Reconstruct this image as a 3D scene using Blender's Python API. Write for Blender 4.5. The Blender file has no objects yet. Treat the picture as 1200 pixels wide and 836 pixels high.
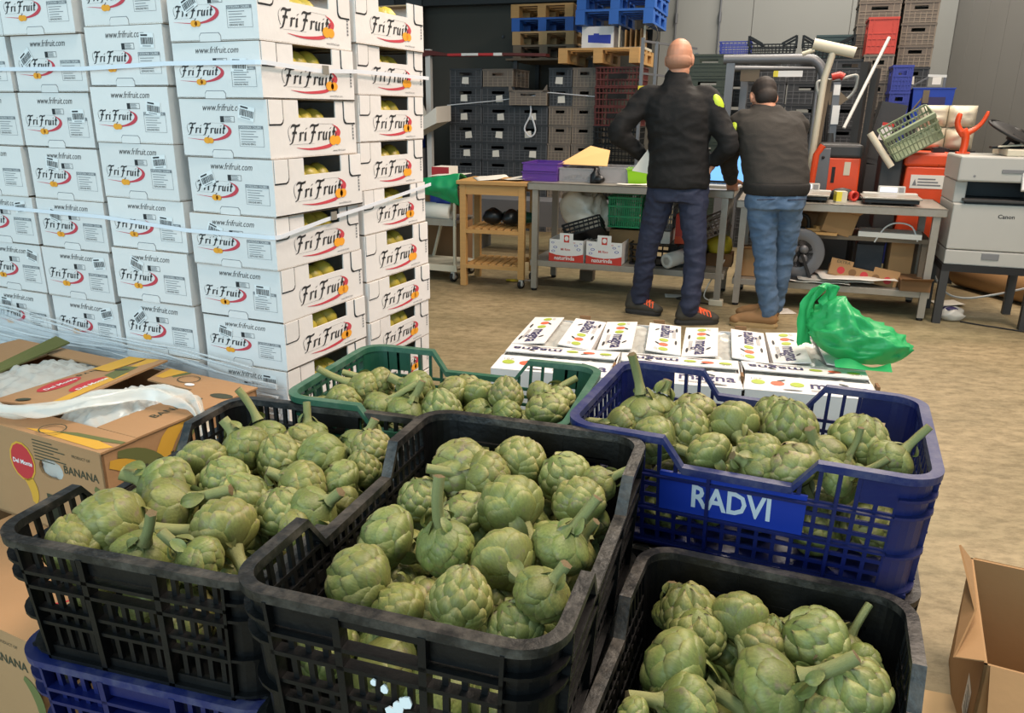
import bpy, bmesh, math, random
from mathutils import Vector, Matrix, Euler, Quaternion, noise
random.seed(7)
SC = bpy.context.scene
COL = SC.collection
PI = math.pi
R = math.radians

# ------------------------------------------------------------------ camera
cam_d = bpy.data.cameras.new('camera')
cam = bpy.data.objects.new('camera', cam_d)
COL.objects.link(cam)
SC.camera = cam
cam_d.sensor_fit = 'HORIZONTAL'
cam_d.sensor_width = 36.0
cam_d.lens = 920.0 / 1200.0 * 36.0
cam_d.clip_start = 0.02
cam_d.clip_end = 200
PITCH, ROLL = R(17.4), R(0.65)
fwd = Vector((0, math.cos(PITCH), -math.sin(PITCH)))
up0 = Vector((0, math.sin(PITCH), math.cos(PITCH)))
rt0 = Vector((1, 0, 0))
rt = rt0 * math.cos(ROLL) + up0 * math.sin(ROLL)
up = up0 * math.cos(ROLL) - rt0 * math.sin(ROLL)
cm = Matrix((rt, up, -fwd)).transposed().to_4x4()
cm.translation = Vector((0, 0, 1.35))
cam.matrix_world = cm

# ------------------------------------------------------------------ daylight, lamps, exposure
SC.view_settings.view_transform = 'Standard'
SC.view_settings.look = 'None'
SC.view_settings.gamma = 1.0
SC.view_settings.use_curve_mapping = False
SC.view_settings.exposure = 0.20
w = bpy.data.worlds.new('daylight')
SC.world = w
w.use_nodes = True
bg = w.node_tree.nodes['Background']
bg.inputs['Color'].default_value = (0.52, 0.80, 0.94, 1)
bg.inputs['Strength'].default_value = 0.70


def area(name, loc, size, energy, col, aim=None, size_y=None, spread=None):
    d = bpy.data.lights.new(name, 'AREA')
    d.energy = energy
    d.color = col
    d.size = size
    if size_y:
        d.shape = 'RECTANGLE'
        d.size_y = size_y
    if spread:
        d.spread = spread
    o = bpy.data.objects.new(name, d)
    COL.objects.link(o)
    o.location = loc
    if aim is not None:
        o.rotation_euler = (Vector(aim) - Vector(loc)).to_track_quat('-Z', 'Y').to_euler()
    return o


YAW = R(-19.0)


def RW(r, d, z=0.0):
    """hall axes (r along the benches, d away from them) to world"""
    return Vector((r * math.cos(YAW) - d * math.sin(YAW), r * math.sin(YAW) + d * math.cos(YAW), z))


# daylight through the loading door behind and left of the camera
area('door_daylight', (-2.6, -2.6, 2.3), 3.0, 150, (0.66, 0.88, 1.0), (-1.1, 2.2, 1.2), 3.0)
# rows of ceiling lamps of the hall
area('ceiling_lamp', (3.2, 2.6, 5.2), 2.4, 265, (1.0, 0.79, 0.66), (0.6, 2.4, 0.8), 0.7)
area('ceiling_lamp', (3.6, 8.6, 5.2), 3.0, 200, (1.0, 0.92, 0.82), (3.2, 9.6, 1.5), 0.7)
area('ceiling_lamp', (2.6, 6.2, 5.2), 3.0, 170, (1.0, 0.85, 0.68), (2.0, 5.6, 0), 0.7)
area('ceiling_lamp', (0.3, 0.9, 5.2), 1.0, 105, (1.0, 0.92, 0.80), (0.2, 1.3, 0), 0.7)

# ------------------------------------------------------------------ materials


def lin(c):
    out = []
    for v in c[:3]:
        v = v / 255.0
        out.append(v / 12.92 if v <= 0.04045 else ((v + 0.055) / 1.055) ** 2.4)
    return tuple(out) + (1.0,)


MATS = {}


def mat(name, col, rough=0.55, metal=0.0, var=0.12, scale=6.0, bump=0.0, bscale=60.0, rand=0.0, spec=0.5,
        trans=0.0, alpha=1.0, dust=None, dust_amt=0.5, dscale=5.0, emit=None, estr=1.0, stretch=None, transl=0.0):
    m = bpy.data.materials.new(name)
    m.use_nodes = True
    nt = m.node_tree
    b = nt.nodes['Principled BSDF']
    L = nt.links.new
    c = lin(col)
    b.inputs['Roughness'].default_value = rough
    b.inputs['Metallic'].default_value = metal
    b.inputs['Specular IOR Level'].default_value = spec
    b.inputs['Alpha'].default_value = alpha
    if trans:
        b.inputs['Transmission Weight'].default_value = trans
        b.inputs['IOR'].default_value = 1.15
    src = None
    tc = nt.nodes.new('ShaderNodeTexCoord')
    vec = tc.outputs['Object']
    if stretch:
        mp = nt.nodes.new('ShaderNodeMapping')
        mp.inputs['Scale'].default_value = stretch
        L(vec, mp.inputs['Vector'])
        vec = mp.outputs['Vector']
    if var > 0:
        n = nt.nodes.new('ShaderNodeTexNoise')
        n.inputs['Scale'].default_value = scale
        n.inputs['Detail'].default_value = 5
        L(vec, n.inputs['Vector'])
        mx = nt.nodes.new('ShaderNodeMix')
        mx.data_type = 'RGBA'
        mx.inputs[6].default_value = tuple(max(0, v * (1 - var)) for v in c[:3]) + (1,)
        mx.inputs[7].default_value = tuple(min(1, v * (1 + var)) for v in c[:3]) + (1,)
        L(n.outputs['Fac'], mx.inputs[0])
        src = mx.outputs[2]
    if dust:
        n2 = nt.nodes.new('ShaderNodeTexNoise')
        n2.inputs['Scale'].default_value = dscale
        n2.inputs['Detail'].default_value = 8
        n2.inputs['Roughness'].default_value = 0.7
        L(vec, n2.inputs['Vector'])
        rp = nt.nodes.new('ShaderNodeValToRGB')
        rp.color_ramp.elements[0].position = 0.45
        rp.color_ramp.elements[1].position = 0.75
        L(n2.outputs['Fac'], rp.inputs['Fac'])
        mu = nt.nodes.new('ShaderNodeMath')
        mu.operation = 'MULTIPLY'
        mu.inputs[1].default_value = dust_amt
        L(rp.outputs['Color'], mu.inputs[0])
        mx2 = nt.nodes.new('ShaderNodeMix')
        mx2.data_type = 'RGBA'
        if src is not None:
            L(src, mx2.inputs[6])
        else:
            mx2.inputs[6].default_value = c
        mx2.inputs[7].default_value = lin(dust)
        L(mu.outputs[0], mx2.inputs[0])
        src = mx2.outputs[2]
    if rand > 0:
        oi = nt.nodes.new('ShaderNodeObjectInfo')
        hs = nt.nodes.new('ShaderNodeHueSaturation')
        mr = nt.nodes.new('ShaderNodeMapRange')
        mr.inputs['To Min'].default_value = 1 - rand
        mr.inputs['To Max'].default_value = 1 + rand
        L(oi.outputs['Random'], mr.inputs['Value'])
        L(mr.outputs[0], hs.inputs['Value'])
        if src is not None:
            L(src, hs.inputs['Color'])
        else:
            hs.inputs['Color'].default_value = c
        src = hs.outputs['Color']
    if src is not None:
        L(src, b.inputs['Base Color'])
    else:
        b.inputs['Base Color'].default_value = c
    if bump > 0:
        nb = nt.nodes.new('ShaderNodeTexNoise')
        nb.inputs['Scale'].default_value = bscale
        nb.inputs['Detail'].default_value = 4
        L(vec, nb.inputs['Vector'])
        bp = nt.nodes.new('ShaderNodeBump')
        bp.inputs['Strength'].default_value = bump
        bp.inputs['Distance'].default_value = 0.01
        L(nb.outputs['Fac'], bp.inputs['Height'])
        L(bp.outputs['Normal'], b.inputs['Normal'])
    if emit:
        b.inputs['Emission Color'].default_value = lin(emit)
        b.inputs['Emission Strength'].default_value = estr
    if transl > 0:
        ms = nt.nodes.new('ShaderNodeMixShader')
        tl = nt.nodes.new('ShaderNodeBsdfTranslucent')
        if src is not None:
            L(src, tl.inputs['Color'])
        else:
            tl.inputs['Color'].default_value = c
        ms.inputs['Fac'].default_value = transl
        L(b.outputs[0], ms.inputs[1])
        L(tl.outputs[0], ms.inputs[2])
        L(ms.outputs[0], nt.nodes['Material Output'].inputs['Surface'])
    MATS[name] = m
    return m


M = MATS
mat('carton_white', (222, 218, 214), 0.7, var=0.04, scale=9, bump=0.15, bscale=25, rand=0.03)
mat('carton_inside', (150, 128, 100), 0.8)
mat('carton_edge', (176, 150, 118), 0.8)
mat('ink_black', (38, 38, 40), 0.6, var=0)
mat('ink_grey', (120, 122, 124), 0.6, var=0)
mat('ink_red', (196, 62, 74), 0.6, var=0.1)
mat('ink_orange', (236, 160, 40), 0.6, var=0.1)
mat('ink_green', (160, 176, 60), 0.6, var=0)
mat('ink_vermilion', (222, 98, 66), 0.6, var=0)
mat('ink_navy', (48, 42, 88), 0.6, var=0)
mat('ink_blue', (40, 62, 170), 0.6, var=0)
mat('sticker_white', (228, 228, 226), 0.55, var=0.03)
mat('fruit_yellow', (190, 172, 66), 0.4, var=0.2, scale=14, rand=0.22)
mat('strap_white', (222, 226, 232), 0.35, var=0.03)
mat('film_clear', (225, 232, 238), 0.15, var=0.0, alpha=0.40, spec=0.8)
mat('film_fold', (226, 230, 232), 0.2, var=0.0, alpha=0.42, spec=0.8)
mat('film_bag', (222, 222, 214), 0.25, var=0.06, alpha=0.62, spec=0.7)
mat('cardboard', (160, 124, 82), 0.8, var=0.1, scale=5, bump=0.1, bscale=30)
mat('cardboard_dark', (120, 88, 56), 0.85, var=0.14, scale=4)
mat('banana_card', (166, 126, 86), 0.75, var=0.08, scale=5, bump=0.1)
mat('banana_yellow', (206, 156, 50), 0.7, var=0.1)
mat('banana_green', (98, 102, 54), 0.7, var=0.1)
mat('banana_red', (186, 48, 52), 0.65, var=0.05)
mat('card_ink', (60, 62, 44), 0.7, var=0)
mat('crate_black', (9, 9, 10), 0.42, var=0.25, scale=8, bump=0.12, bscale=70, dust=(70, 67, 62), dust_amt=0.10, dscale=9, spec=0.3)
mat('crate_rim', (18, 18, 18), 0.42, var=0.3, scale=12, bump=0.2, bscale=60, dust=(112, 104, 94), dust_amt=0.6, dscale=16)
mat('crate_blue', (9, 19, 76), 0.38, var=0.2, scale=8, bump=0.08, dust=(60, 66, 100), dust_amt=0.2)
mat('crate_blue_rim', (20, 31, 86), 0.42, var=0.2, scale=10, dust=(112, 110, 122), dust_amt=0.55, dscale=18)
mat('plate_blue', (14, 46, 142), 0.4, var=0.06)
mat('crate_green', (20, 74, 54), 0.42, var=0.18, scale=8, dust=(90, 120, 100), dust_amt=0.25)
mat('crate_green_rim', (40, 88, 66), 0.45, var=0.2, dust=(120, 140, 124), dust_amt=0.5, dscale=14)
mat('letter_white', (196, 200, 206), 0.5, var=0.05)
mat('stem_green', (138, 138, 84), 0.55, var=0.25, scale=18, bump=0.4, bscale=60, rand=0.12, stretch=(6, 6, 1))
mat('stem_cut', (104, 86, 56), 0.8, var=0.3, scale=30)
mat('leaf_green', (104, 122, 66), 0.5, var=0.2, scale=20, rand=0.12)
mat('metal_steel', (158, 153, 143), 0.38, 0.35, var=0.12, scale=5, dust=(120, 110, 92), dust_amt=0.5)
mat('metal_grey', (108, 110, 114), 0.45, 0.3, var=0.1)
mat('metal_dark', (58, 58, 58), 0.5, 0.4, var=0.15)
mat('paint_cream', (206, 198, 176), 0.45, var=0.08)
mat('paint_white', (212, 212, 208), 0.4, var=0.05)
mat('wood_light', (188, 146, 88), 0.55, var=0.18, scale=6, stretch=(1, 1, 8))
mat('wood_pallet', (182, 150, 106), 0.75, var=0.2, scale=6)
mat('wood_grey', (112, 100, 84), 0.8, var=0.2, scale=6)
mat('paint_blue', (34, 92, 176), 0.5, var=0.15)
mat('rubber_black', (24, 24, 25), 0.6, var=0.1)
mat('plastic_grey', (176, 176, 170), 0.45, var=0.04)
mat('plastic_black', (22, 23, 25), 0.35, var=0.1)
mat('plastic_orange', (224, 78, 34), 0.4, var=0.1, dust=(120, 70, 40), dust_amt=0.25)
mat('plastic_red', (196, 56, 44), 0.45, var=0.1)
mat('plastic_green', (22, 150, 92), 0.45, var=0.1)
mat('plastic_blue', (34, 66, 168), 0.45, var=0.12)
mat('plastic_lime', (150, 214, 26), 0.4, var=0.06)
mat('plastic_purple', (112, 70, 170), 0.25, var=0.1, alpha=0.62)
mat('plastic_clear', (178, 178, 180), 0.2, var=0.0, alpha=0.45, spec=0.7)
mat('paper_white', (228, 224, 214), 0.7, var=0.04)
mat('paper_buff', (226, 184, 122), 0.7, var=0.05)
mat('bag_green', (58, 186, 112), 0.36, var=0.08, scale=3, spec=0.5, transl=0.35)
mat('back_crate', (44, 46, 50), 0.55, var=0.2, scale=5, dust=(96, 94, 92), dust_amt=0.3)
mat('back_crate_rib', (84, 86, 90), 0.6, var=0.25, scale=9)  # same plastic as back_crate, paler: light caught on rib edges painted in
mat('back_crate_brown_rib', (142, 130, 116), 0.65, var=0.2, scale=9)  # paler copy of back_crate_brown, edge light on the ribs put into the colour
mat('back_crate_brown', (112, 102, 92), 0.6, var=0.15, scale=5)
mat('back_crate_green', (50, 60, 50), 0.55, var=0.2)
mat('back_crate_teal', (54, 76, 78), 0.55, var=0.15)
mat('back_crate_red', (192, 66, 54), 0.55, var=0.15)
mat('back_crate_maroon', (92, 34, 30), 0.6, var=0.2)
mat('back_crate_blue', (50, 62, 150), 0.5, var=0.15)
mat('crate_inside', (18, 18, 19), 0.8, var=0.1)
mat('screen_blue', (90, 150, 220), 0.2, var=0, emit=(120, 180, 240), estr=0.9)
mat('screen_white', (200, 205, 225), 0.2, var=0, emit=(210, 214, 235), estr=0.55)
mat('label_yellow', (222, 206, 60), 0.5, var=0.1)


def plank_floor():
    m = bpy.data.materials.new('concrete_floor')
    m.use_nodes = True
    nt = m.node_tree
    L = nt.links.new
    b = nt.nodes['Principled BSDF']
    tc = nt.nodes.new('ShaderNodeTexCoord')
    mp = nt.nodes.new('ShaderNodeMapping')
    mp.inputs['Rotation'].default_value = (0, 0, R(14))
    mp.inputs['Scale'].default_value = (1.0, 1.9, 1.0)
    L(tc.outputs['Object'], mp.inputs['Vector'])
    n1 = nt.nodes.new('ShaderNodeTexNoise')
    n1.inputs['Scale'].default_value = 1.3
    n1.inputs['Detail'].default_value = 8
    n1.inputs['Roughness'].default_value = 0.65
    L(mp.outputs[0], n1.inputs['Vector'])
    r1 = nt.nodes.new('ShaderNodeValToRGB')
    e = r1.color_ramp.elements
    e[0].position, e[0].color = 0.3, lin((130, 119, 91))
    e[1].position, e[1].color = 0.7, lin((168, 152, 120))
    k = e.new(0.5)
    k.color = lin((150, 136, 105))
    L(n1.outputs['Fac'], r1.inputs['Fac'])
    n2 = nt.nodes.new('ShaderNodeTexNoise')
    n2.inputs['Scale'].default_value = 11
    n2.inputs['Detail'].default_value = 10
    n2.inputs['Roughness'].default_value = 0.75
    L(mp.outputs[0], n2.inputs['Vector'])
    r2 = nt.nodes.new('ShaderNodeValToRGB')
    r2.color_ramp.elements[0].position = 0.32
    r2.color_ramp.elements[0].color = lin((150, 145, 128))
    r2.color_ramp.elements[1].position = 0.58
    r2.color_ramp.elements[1].color = (1, 1, 1, 1)
    L(n2.outputs['Fac'], r2.inputs['Fac'])
    mx = nt.nodes.new('ShaderNodeMix')
    mx.data_type = 'RGBA'
    mx.blend_type = 'MULTIPLY'
    mx.inputs[0].default_value = 0.75
    L(r1.outputs['Color'], mx.inputs[6])
    L(r2.outputs['Color'], mx.inputs[7])
    n3 = nt.nodes.new('ShaderNodeTexNoise')
    n3.inputs['Scale'].default_value = 0.45
    n3.inputs['Detail'].default_value = 3
    L(tc.outputs['Object'], n3.inputs['Vector'])
    r3 = nt.nodes.new('ShaderNodeValToRGB')
    r3.color_ramp.elements[0].position = 0.52
    r3.color_ramp.elements[0].color = (0, 0, 0, 1)
    r3.color_ramp.elements[1].position = 0.66
    r3.color_ramp.elements[1].color = (0.35, 0.35, 0.35, 1)
    L(n3.outputs['Fac'], r3.inputs['Fac'])
    mx3 = nt.nodes.new('ShaderNodeMix')
    mx3.data_type = 'RGBA'
    L(r3.outputs['Color'], mx3.inputs[0])
    L(mx.outputs[2], mx3.inputs[6])
    mx3.inputs[7].default_value = lin((128, 136, 104))
    L(mx3.outputs[2], b.inputs['Base Color'])
    b.inputs['Roughness'].default_value = 0.55
    b.inputs['Specular IOR Level'].default_value = 0.35
    bp = nt.nodes.new('ShaderNodeBump')
    bp.inputs['Strength'].default_value = 0.15
    bp.inputs['Distance'].default_value = 0.01
    L(n2.outputs['Fac'], bp.inputs['Height'])
    L(bp.outputs['Normal'], b.inputs['Normal'])
    MATS['concrete_floor'] = m


plank_floor()


def artichoke_mat():
    m = bpy.data.materials.new('artichoke_bract')
    m.use_nodes = True
    nt = m.node_tree
    L = nt.links.new
    b = nt.nodes['Principled BSDF']
    at = nt.nodes.new('ShaderNodeAttribute')
    at.attribute_name = 'tip'
    oi = nt.nodes.new('ShaderNodeObjectInfo')
    tc = nt.nodes.new('ShaderNodeTexCoord')
    ad = nt.nodes.new('ShaderNodeVectorMath')
    ad.operation = 'ADD'
    L(tc.outputs['Object'], ad.inputs[0])
    L(oi.outputs['Location'], ad.inputs[1])
    n1 = nt.nodes.new('ShaderNodeTexNoise')
    n1.inputs['Scale'].default_value = 5
    n1.inputs['Detail'].default_value = 6
    L(ad.outputs[0], n1.inputs['Vector'])
    # greens from base to tip of the bract
    rp = nt.nodes.new('ShaderNodeValToRGB')
    e = rp.color_ramp.elements
    e[0].position, e[0].color = 0.0, lin((112, 116, 64))
    e[1].position, e[1].color = 1.0, lin((104, 92, 62))
    k = e.new(0.55)
    k.color = lin((110, 120, 62))
    k = e.new(0.93)
    k.color = lin((146, 146, 88))
    L(at.outputs['Fac'], rp.inputs['Fac'])
    r2 = nt.nodes.new('ShaderNodeValToRGB')
    r2.color_ramp.elements[0].position = 0.58
    r2.color_ramp.elements[0].color = (0, 0, 0, 1)
    r2.color_ramp.elements[1].position = 0.75
    r2.color_ramp.elements[1].color = (0.60, 0.60, 0.60, 1)
    L(n1.outputs['Fac'], r2.inputs['Fac'])
    mx = nt.nodes.new('ShaderNodeMix')
    mx.data_type = 'RGBA'
    L(r2.outputs['Color'], mx.inputs[0])
    L(rp.outputs['Color'], mx.inputs[6])
    mx.inputs[7].default_value = lin((128, 106, 96))
    hs = nt.nodes.new('ShaderNodeHueSaturation')
    mr = nt.nodes.new('ShaderNodeMapRange')
    mr.inputs['To Min'].default_value = 0.82
    mr.inputs['To Max'].default_value = 1.15
    L(oi.outputs['Random'], mr.inputs['Value'])
    L(mr.outputs[0], hs.inputs['Value'])
    m2 = nt.nodes.new('ShaderNodeMapRange')
    m2.inputs['To Min'].default_value = 0.468
    m2.inputs['To Max'].default_value = 0.505
    L(oi.outputs['Color'], m2.inputs['Value'])
    L(m2.outputs[0], hs.inputs['Hue'])
    ms = nt.nodes.new('ShaderNodeMapRange')
    ms.inputs['From Min'].default_value = 0.3
    ms.inputs['From Max'].default_value = 0.7
    ms.inputs['To Min'].default_value = 0.80
    ms.inputs['To Max'].default_value = 1.15
    n4 = nt.nodes.new('ShaderNodeTexNoise')
    n4.inputs['Scale'].default_value = 7
    n4.inputs['Detail'].default_value = 6
    mp4 = nt.nodes.new('ShaderNodeMapping')
    mp4.inputs['Scale'].default_value = (4.0, 4.0, 0.7)
    L(tc.outputs['Object'], mp4.inputs['Vector'])
    L(mp4.outputs[0], n4.inputs['Vector'])
    L(n4.outputs['Fac'], ms.inputs['Value'])
    mv = nt.nodes.new('ShaderNodeMix')
    mv.data_type = 'RGBA'
    mv.blend_type = 'MULTIPLY'
    mv.inputs[0].default_value = 1.0
    L(mx.outputs[2], mv.inputs[6])
    L(ms.outputs[0], mv.inputs[7])
    L(mv.outputs[2], hs.inputs['Color'])
    L(hs.outputs['Color'], b.inputs['Base Color'])
    b.inputs['Roughness'].default_value = 0.48
    b.inputs['Specular IOR Level'].default_value = 0.4
    mp = nt.nodes.new('ShaderNodeMapping')
    mp.inputs['Scale'].default_value = (3.0, 3.0, 0.5)
    L(tc.outputs['Object'], mp.inputs['Vector'])
    n2 = nt.nodes.new('ShaderNodeTexNoise')
    n2.inputs['Scale'].default_value = 9
    n2.inputs['Detail'].default_value = 4
    L(mp.outputs[0], n2.inputs['Vector'])
    bp = nt.nodes.new('ShaderNodeBump')
    bp.inputs['Strength'].default_value = 0.12
    bp.inputs['Distance'].default_value = 0.01
    L(n2.outputs['Fac'], bp.inputs['Height'])
    L(bp.outputs['Normal'], b.inputs['Normal'])
    MATS['artichoke_bract'] = m


artichoke_mat()

# ------------------------------------------------------------------ mesh helpers


class MB:
    """collects simple shapes into one mesh"""

    def __init__(s):
        s.v, s.f, s.m, s.s = [], [], [], []

    def add(s, vs, fs, mi=0, sm=False, M4=None):
        k = len(s.v)
        if M4 is not None:
            vs = [M4 @ Vector(v) for v in vs]
        s.v += [tuple(v) for v in vs]
        for f in fs:
            s.f.append(tuple(i + k for i in f))
            s.m.append(mi)
            s.s.append(sm)
        return s

    def hexa(s, p, mi=0, M4=None):
        return s.add(p, [(0, 3, 2, 1), (4, 5, 6, 7), (0, 1, 5, 4), (1, 2, 6, 5), (2, 3, 7, 6), (3, 0, 4, 7)], mi, False, M4)

    def bx(s, x0, x1, y0, y1, z0, z1, mi=0, M4=None):
        return s.hexa([(x0, y0, z0), (x1, y0, z0), (x1, y1, z0), (x0, y1, z0), (x0, y0, z1), (x1, y0, z1), (x1, y1, z1), (x0, y1, z1)], mi, M4)

    def bar(s, a, b, w, h, mi=0, up=(0, 0, 1)):
        a, b = Vector(a), Vector(b)
        d = (b - a)
        ln = d.length
        d.normalize()
        u = Vector(up)
        x = d.cross(u)
        if x.length < 1e-4:
            x = d.cross(Vector((1, 0, 0)))
        x.normalize()
        z = x.cross(d)
        M4 = Matrix((x, d, z)).transposed().to_4x4()
        M4.translation = a
        return s.bx(-w / 2, w / 2, 0, ln, -h / 2, h / 2, mi, M4)

    def tube(s, pts, r, n=8, mi=0, caps=True, flat=1.0, sm=True):
        pts = [Vector(p) for p in pts]
        rs = r if isinstance(r, (list, tuple)) else [r] * len(pts)
        vs, fs = [], []
        prev = None
        for i, p in enumerate(pts):
            d = (pts[min(i + 1, len(pts) - 1)] - pts[max(i - 1, 0)])
            if d.length < 1e-9:
                d = Vector((0, 0, 1))
            d.normalize()
            if prev is None:
                x = d.cross(Vector((0, 0, 1)))
                if x.length < 1e-3:
                    x = d.cross(Vector((0, 1, 0)))
            else:
                x = prev - d * prev.dot(d)
            x.normalize()
            prev = x
            y = d.cross(x)
            for k in range(n):
                a = 2 * PI * k / n
                vs.append(p + (x * math.cos(a) + y * math.sin(a) * flat) * rs[i])
        for i in range(len(pts) - 1):
            for k in range(n):
                k2 = (k + 1) % n
                fs.append((i * n + k, i * n + k2, (i + 1) * n + k2, (i + 1) * n + k))
        s.add(vs, fs, mi, sm)
        if caps:
            s.add(vs[:n], [tuple(range(n))[::-1]], mi)
            s.add(vs[-n:], [tuple(range(n))], mi)
        return s

    def lathe(s, prof, n=16, mi=0, M4=None, sm=True):
        vs, fs = [], []
        for (r, z) in prof:
            for k in range(n):
                a = 2 * PI * k / n
                vs.append((r * math.cos(a), r * math.sin(a), z))
        for i in range(len(prof) - 1):
            for k in range(n):
                k2 = (k + 1) % n
                fs.append((i * n + k, i * n + k2, (i + 1) * n + k2, (i + 1) * n + k))
        s.add(vs, fs, mi, sm, M4)
        if prof[0][0] > 1e-5:
            s.add(vs[:n], [tuple(range(n))[::-1]], mi, False, M4)
        if prof[-1][0] > 1e-5:
            s.add(vs[-n:], [tuple(range(n))], mi, False, M4)
        return s

    def ell(s, c, rad, n=10, mi=0, rot=None):
        M4 = Matrix.Translation(Vector(c))
        if rot is not None:
            M4 = M4 @ rot.to_4x4()
        M4 = M4 @ Matrix.Diagonal((rad[0], rad[1], rad[2], 1))
        h = max(4, n // 2)
        prof = [(max(1e-6, math.sin(PI * i / h)), -math.cos(PI * i / h)) for i in range(h + 1)]
        return s.lathe(prof, n, mi, M4)

    def prism(s, poly, z0, z1, mi=0, M4=None):
        n = len(poly)
        vs = [(x, y, z0) for x, y in poly] + [(x, y, z1) for x, y in poly]
        fs = [tuple(range(n))[::-1], tuple(range(n, 2 * n))] + [(i, (i + 1) % n, n + (i + 1) % n, n + i) for i in range(n)]
        return s.add(vs, fs, mi, False, M4)

    def grid(s, fn, nu, nv, mi=0, sm=True, M4=None):
        vs = [fn(i / nu, j / nv) for j in range(nv + 1) for i in range(nu + 1)]
        fs = [(j * (nu + 1) + i, j * (nu + 1) + i + 1, (j + 1) * (nu + 1) + i + 1, (j + 1) * (nu + 1) + i) for j in range(nv) for i in range(nu)]
        return s.add(vs, fs, mi, sm, M4)

    def mesh(s, name, mats):
        me = bpy.data.meshes.new(name)
        me.from_pydata(s.v, [], s.f)
        for m in mats:
            me.materials.append(M[m] if isinstance(m, str) else m)
        me.polygons.foreach_set('material_index', s.m)
        me.polygons.foreach_set('use_smooth', s.s)
        me.update()
        return me

    def build(s, name, mats, parent=None, loc=None, rot=None, bevel=0, solid=0, subsurf=0, kind=None):
        if isinstance(mats, str):
            mats = [mats]
        o = link(name, s.mesh(name, mats), parent, loc, rot)
        if solid:
            md = o.modifiers.new('solid', 'SOLIDIFY')
            md.thickness = solid
            md.offset = 0
        if bevel:
            md = o.modifiers.new('bevel', 'BEVEL')
            md.width = bevel
            md.segments = 2
            md.limit_method = 'ANGLE'
        if subsurf:
            md = o.modifiers.new('sub', 'SUBSURF')
            md.levels = md.render_levels = subsurf
        if kind:
            o['kind'] = kind
        return o


def link(name, me, parent=None, loc=None, rot=None):
    o = bpy.data.objects.new(name, me)
    COL.objects.link(o)
    if parent is not None:
        o.parent = parent
    if loc is not None:
        o.location = loc
    if rot is not None:
        o.rotation_euler = rot
    return o


def tag(o, label, cat, group=None):
    o['label'] = label
    o['category'] = cat
    if group:
        o['group'] = group
    return o


def thing(name, label, cat, loc=(0, 0, 0), rz=0.0, group=None):
    o = link(name, None, None, loc, (0, 0, rz))
    o.empty_display_size = 0.05
    return tag(o, label, cat, group)


def dup(root, loc=None, rz=None, label=None, group=None):
    r = root.copy()
    COL.objects.link(r)
    if loc is not None:
        r.location = loc
    if rz is not None:
        r.rotation_euler = (0, 0, rz)
    if label:
        r['label'] = label
    if group:
        r['group'] = group
    for ch in root.children:
        c = ch.copy()
        COL.objects.link(c)
        c.parent = r
        for g in ch.children:
            d = g.copy()
            COL.objects.link(d)
            d.parent = c
    return r


_txt = {}


def text_poly(s, shear=0.0, bold=0.0):
    """flat outlines of a word: verts 2D (height of capitals = 1), faces, width"""
    key = (s, shear, bold)
    if key not in _txt:
        c = bpy.data.curves.new('t', 'FONT')
        c.body = s
        c.size = 1.0
        c.shear = shear
        c.offset = bold
        c.resolution_u = 2
        o = bpy.data.objects.new('t', c)
        COL.objects.link(o)
        dg = bpy.context.evaluated_depsgraph_get()
        me = bpy.data.meshes.new_from_object(o.evaluated_get(dg))
        vs = [(v.co.x, v.co.y) for v in me.vertices]
        fs = [tuple(p.vertices) for p in me.polygons]
        bpy.data.objects.remove(o)
        bpy.data.curves.remove(c)
        bpy.data.meshes.remove(me)
        x0 = min(v[0] for v in vs)
        x1 = max(v[0] for v in vs)
        _txt[key] = ([(x - x0, y) for x, y in vs], fs, x1 - x0)
    return _txt[key]


def put_text(mb, s, org, ux, uy, width, mi=0, shear=0.0, bold=0.0, hscale=None):
    """lay a word of the given width at org along ux, up uy"""
    vs, fs, w0 = text_poly(s, shear, bold)
    k = width / w0
    k2 = k if hscale is None else k * hscale
    org, ux, uy = Vector(org), Vector(ux), Vector(uy)
    mb.add([org + ux * (x * k) + uy * (y * k2) for x, y in vs], fs, mi)


def flat_poly(mb, pts, org, ux, uy, mi=0):
    org, ux, uy = Vector(org), Vector(ux), Vector(uy)
    mb.add([org + ux * x + uy * y for x, y in pts], [tuple(range(len(pts)))], mi)


def rect(mb, org, ux, uy, x0, x1, y0, y1, mi=0):
    flat_poly(mb, [(x0, y0), (x1, y0), (x1, y1), (x0, y1)], org, ux, uy, mi)


def oval(cx, cy, rx, ry, n=14, a0=0.0):
    ca, sa = math.cos(a0), math.sin(a0)
    return [(cx + rx * math.cos(2 * PI * k / n) * ca - ry * math.sin(2 * PI * k / n) * sa,
             cy + rx * math.cos(2 * PI * k / n) * sa + ry * math.sin(2 * PI * k / n) * ca) for k in range(n)]


def noise3(p, s=1.0):
    return noise.noise(Vector(p) * s)


# ------------------------------------------------------------------ setting
def struct(mb, name, mats, kind='structure', **k):
    o = mb.build(name, mats, **k)
    o['kind'] = kind
    return o


f = MB()
f.add([(-9, -3, 0), (8, -3, 0), (8, 15, 0), (-9, 15, 0)], [(0, 1, 2, 3)])
struct(f, 'floor', 'concrete_floor')
mat('wall_panel', (136, 137, 133), 0.6, var=0.06, scale=1.2)
mat('wall_panel_right', (124, 122, 118), 0.5, var=0.08, scale=1.0)
mat('wall_dark', (84, 82, 75), 0.8, var=0.15, scale=1.5)
mat('panel_joint', (96, 92, 86), 0.6, var=0)
mat('panel_joint_pale', (176, 172, 162), 0.6, var=0)
DB = 11.6


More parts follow.
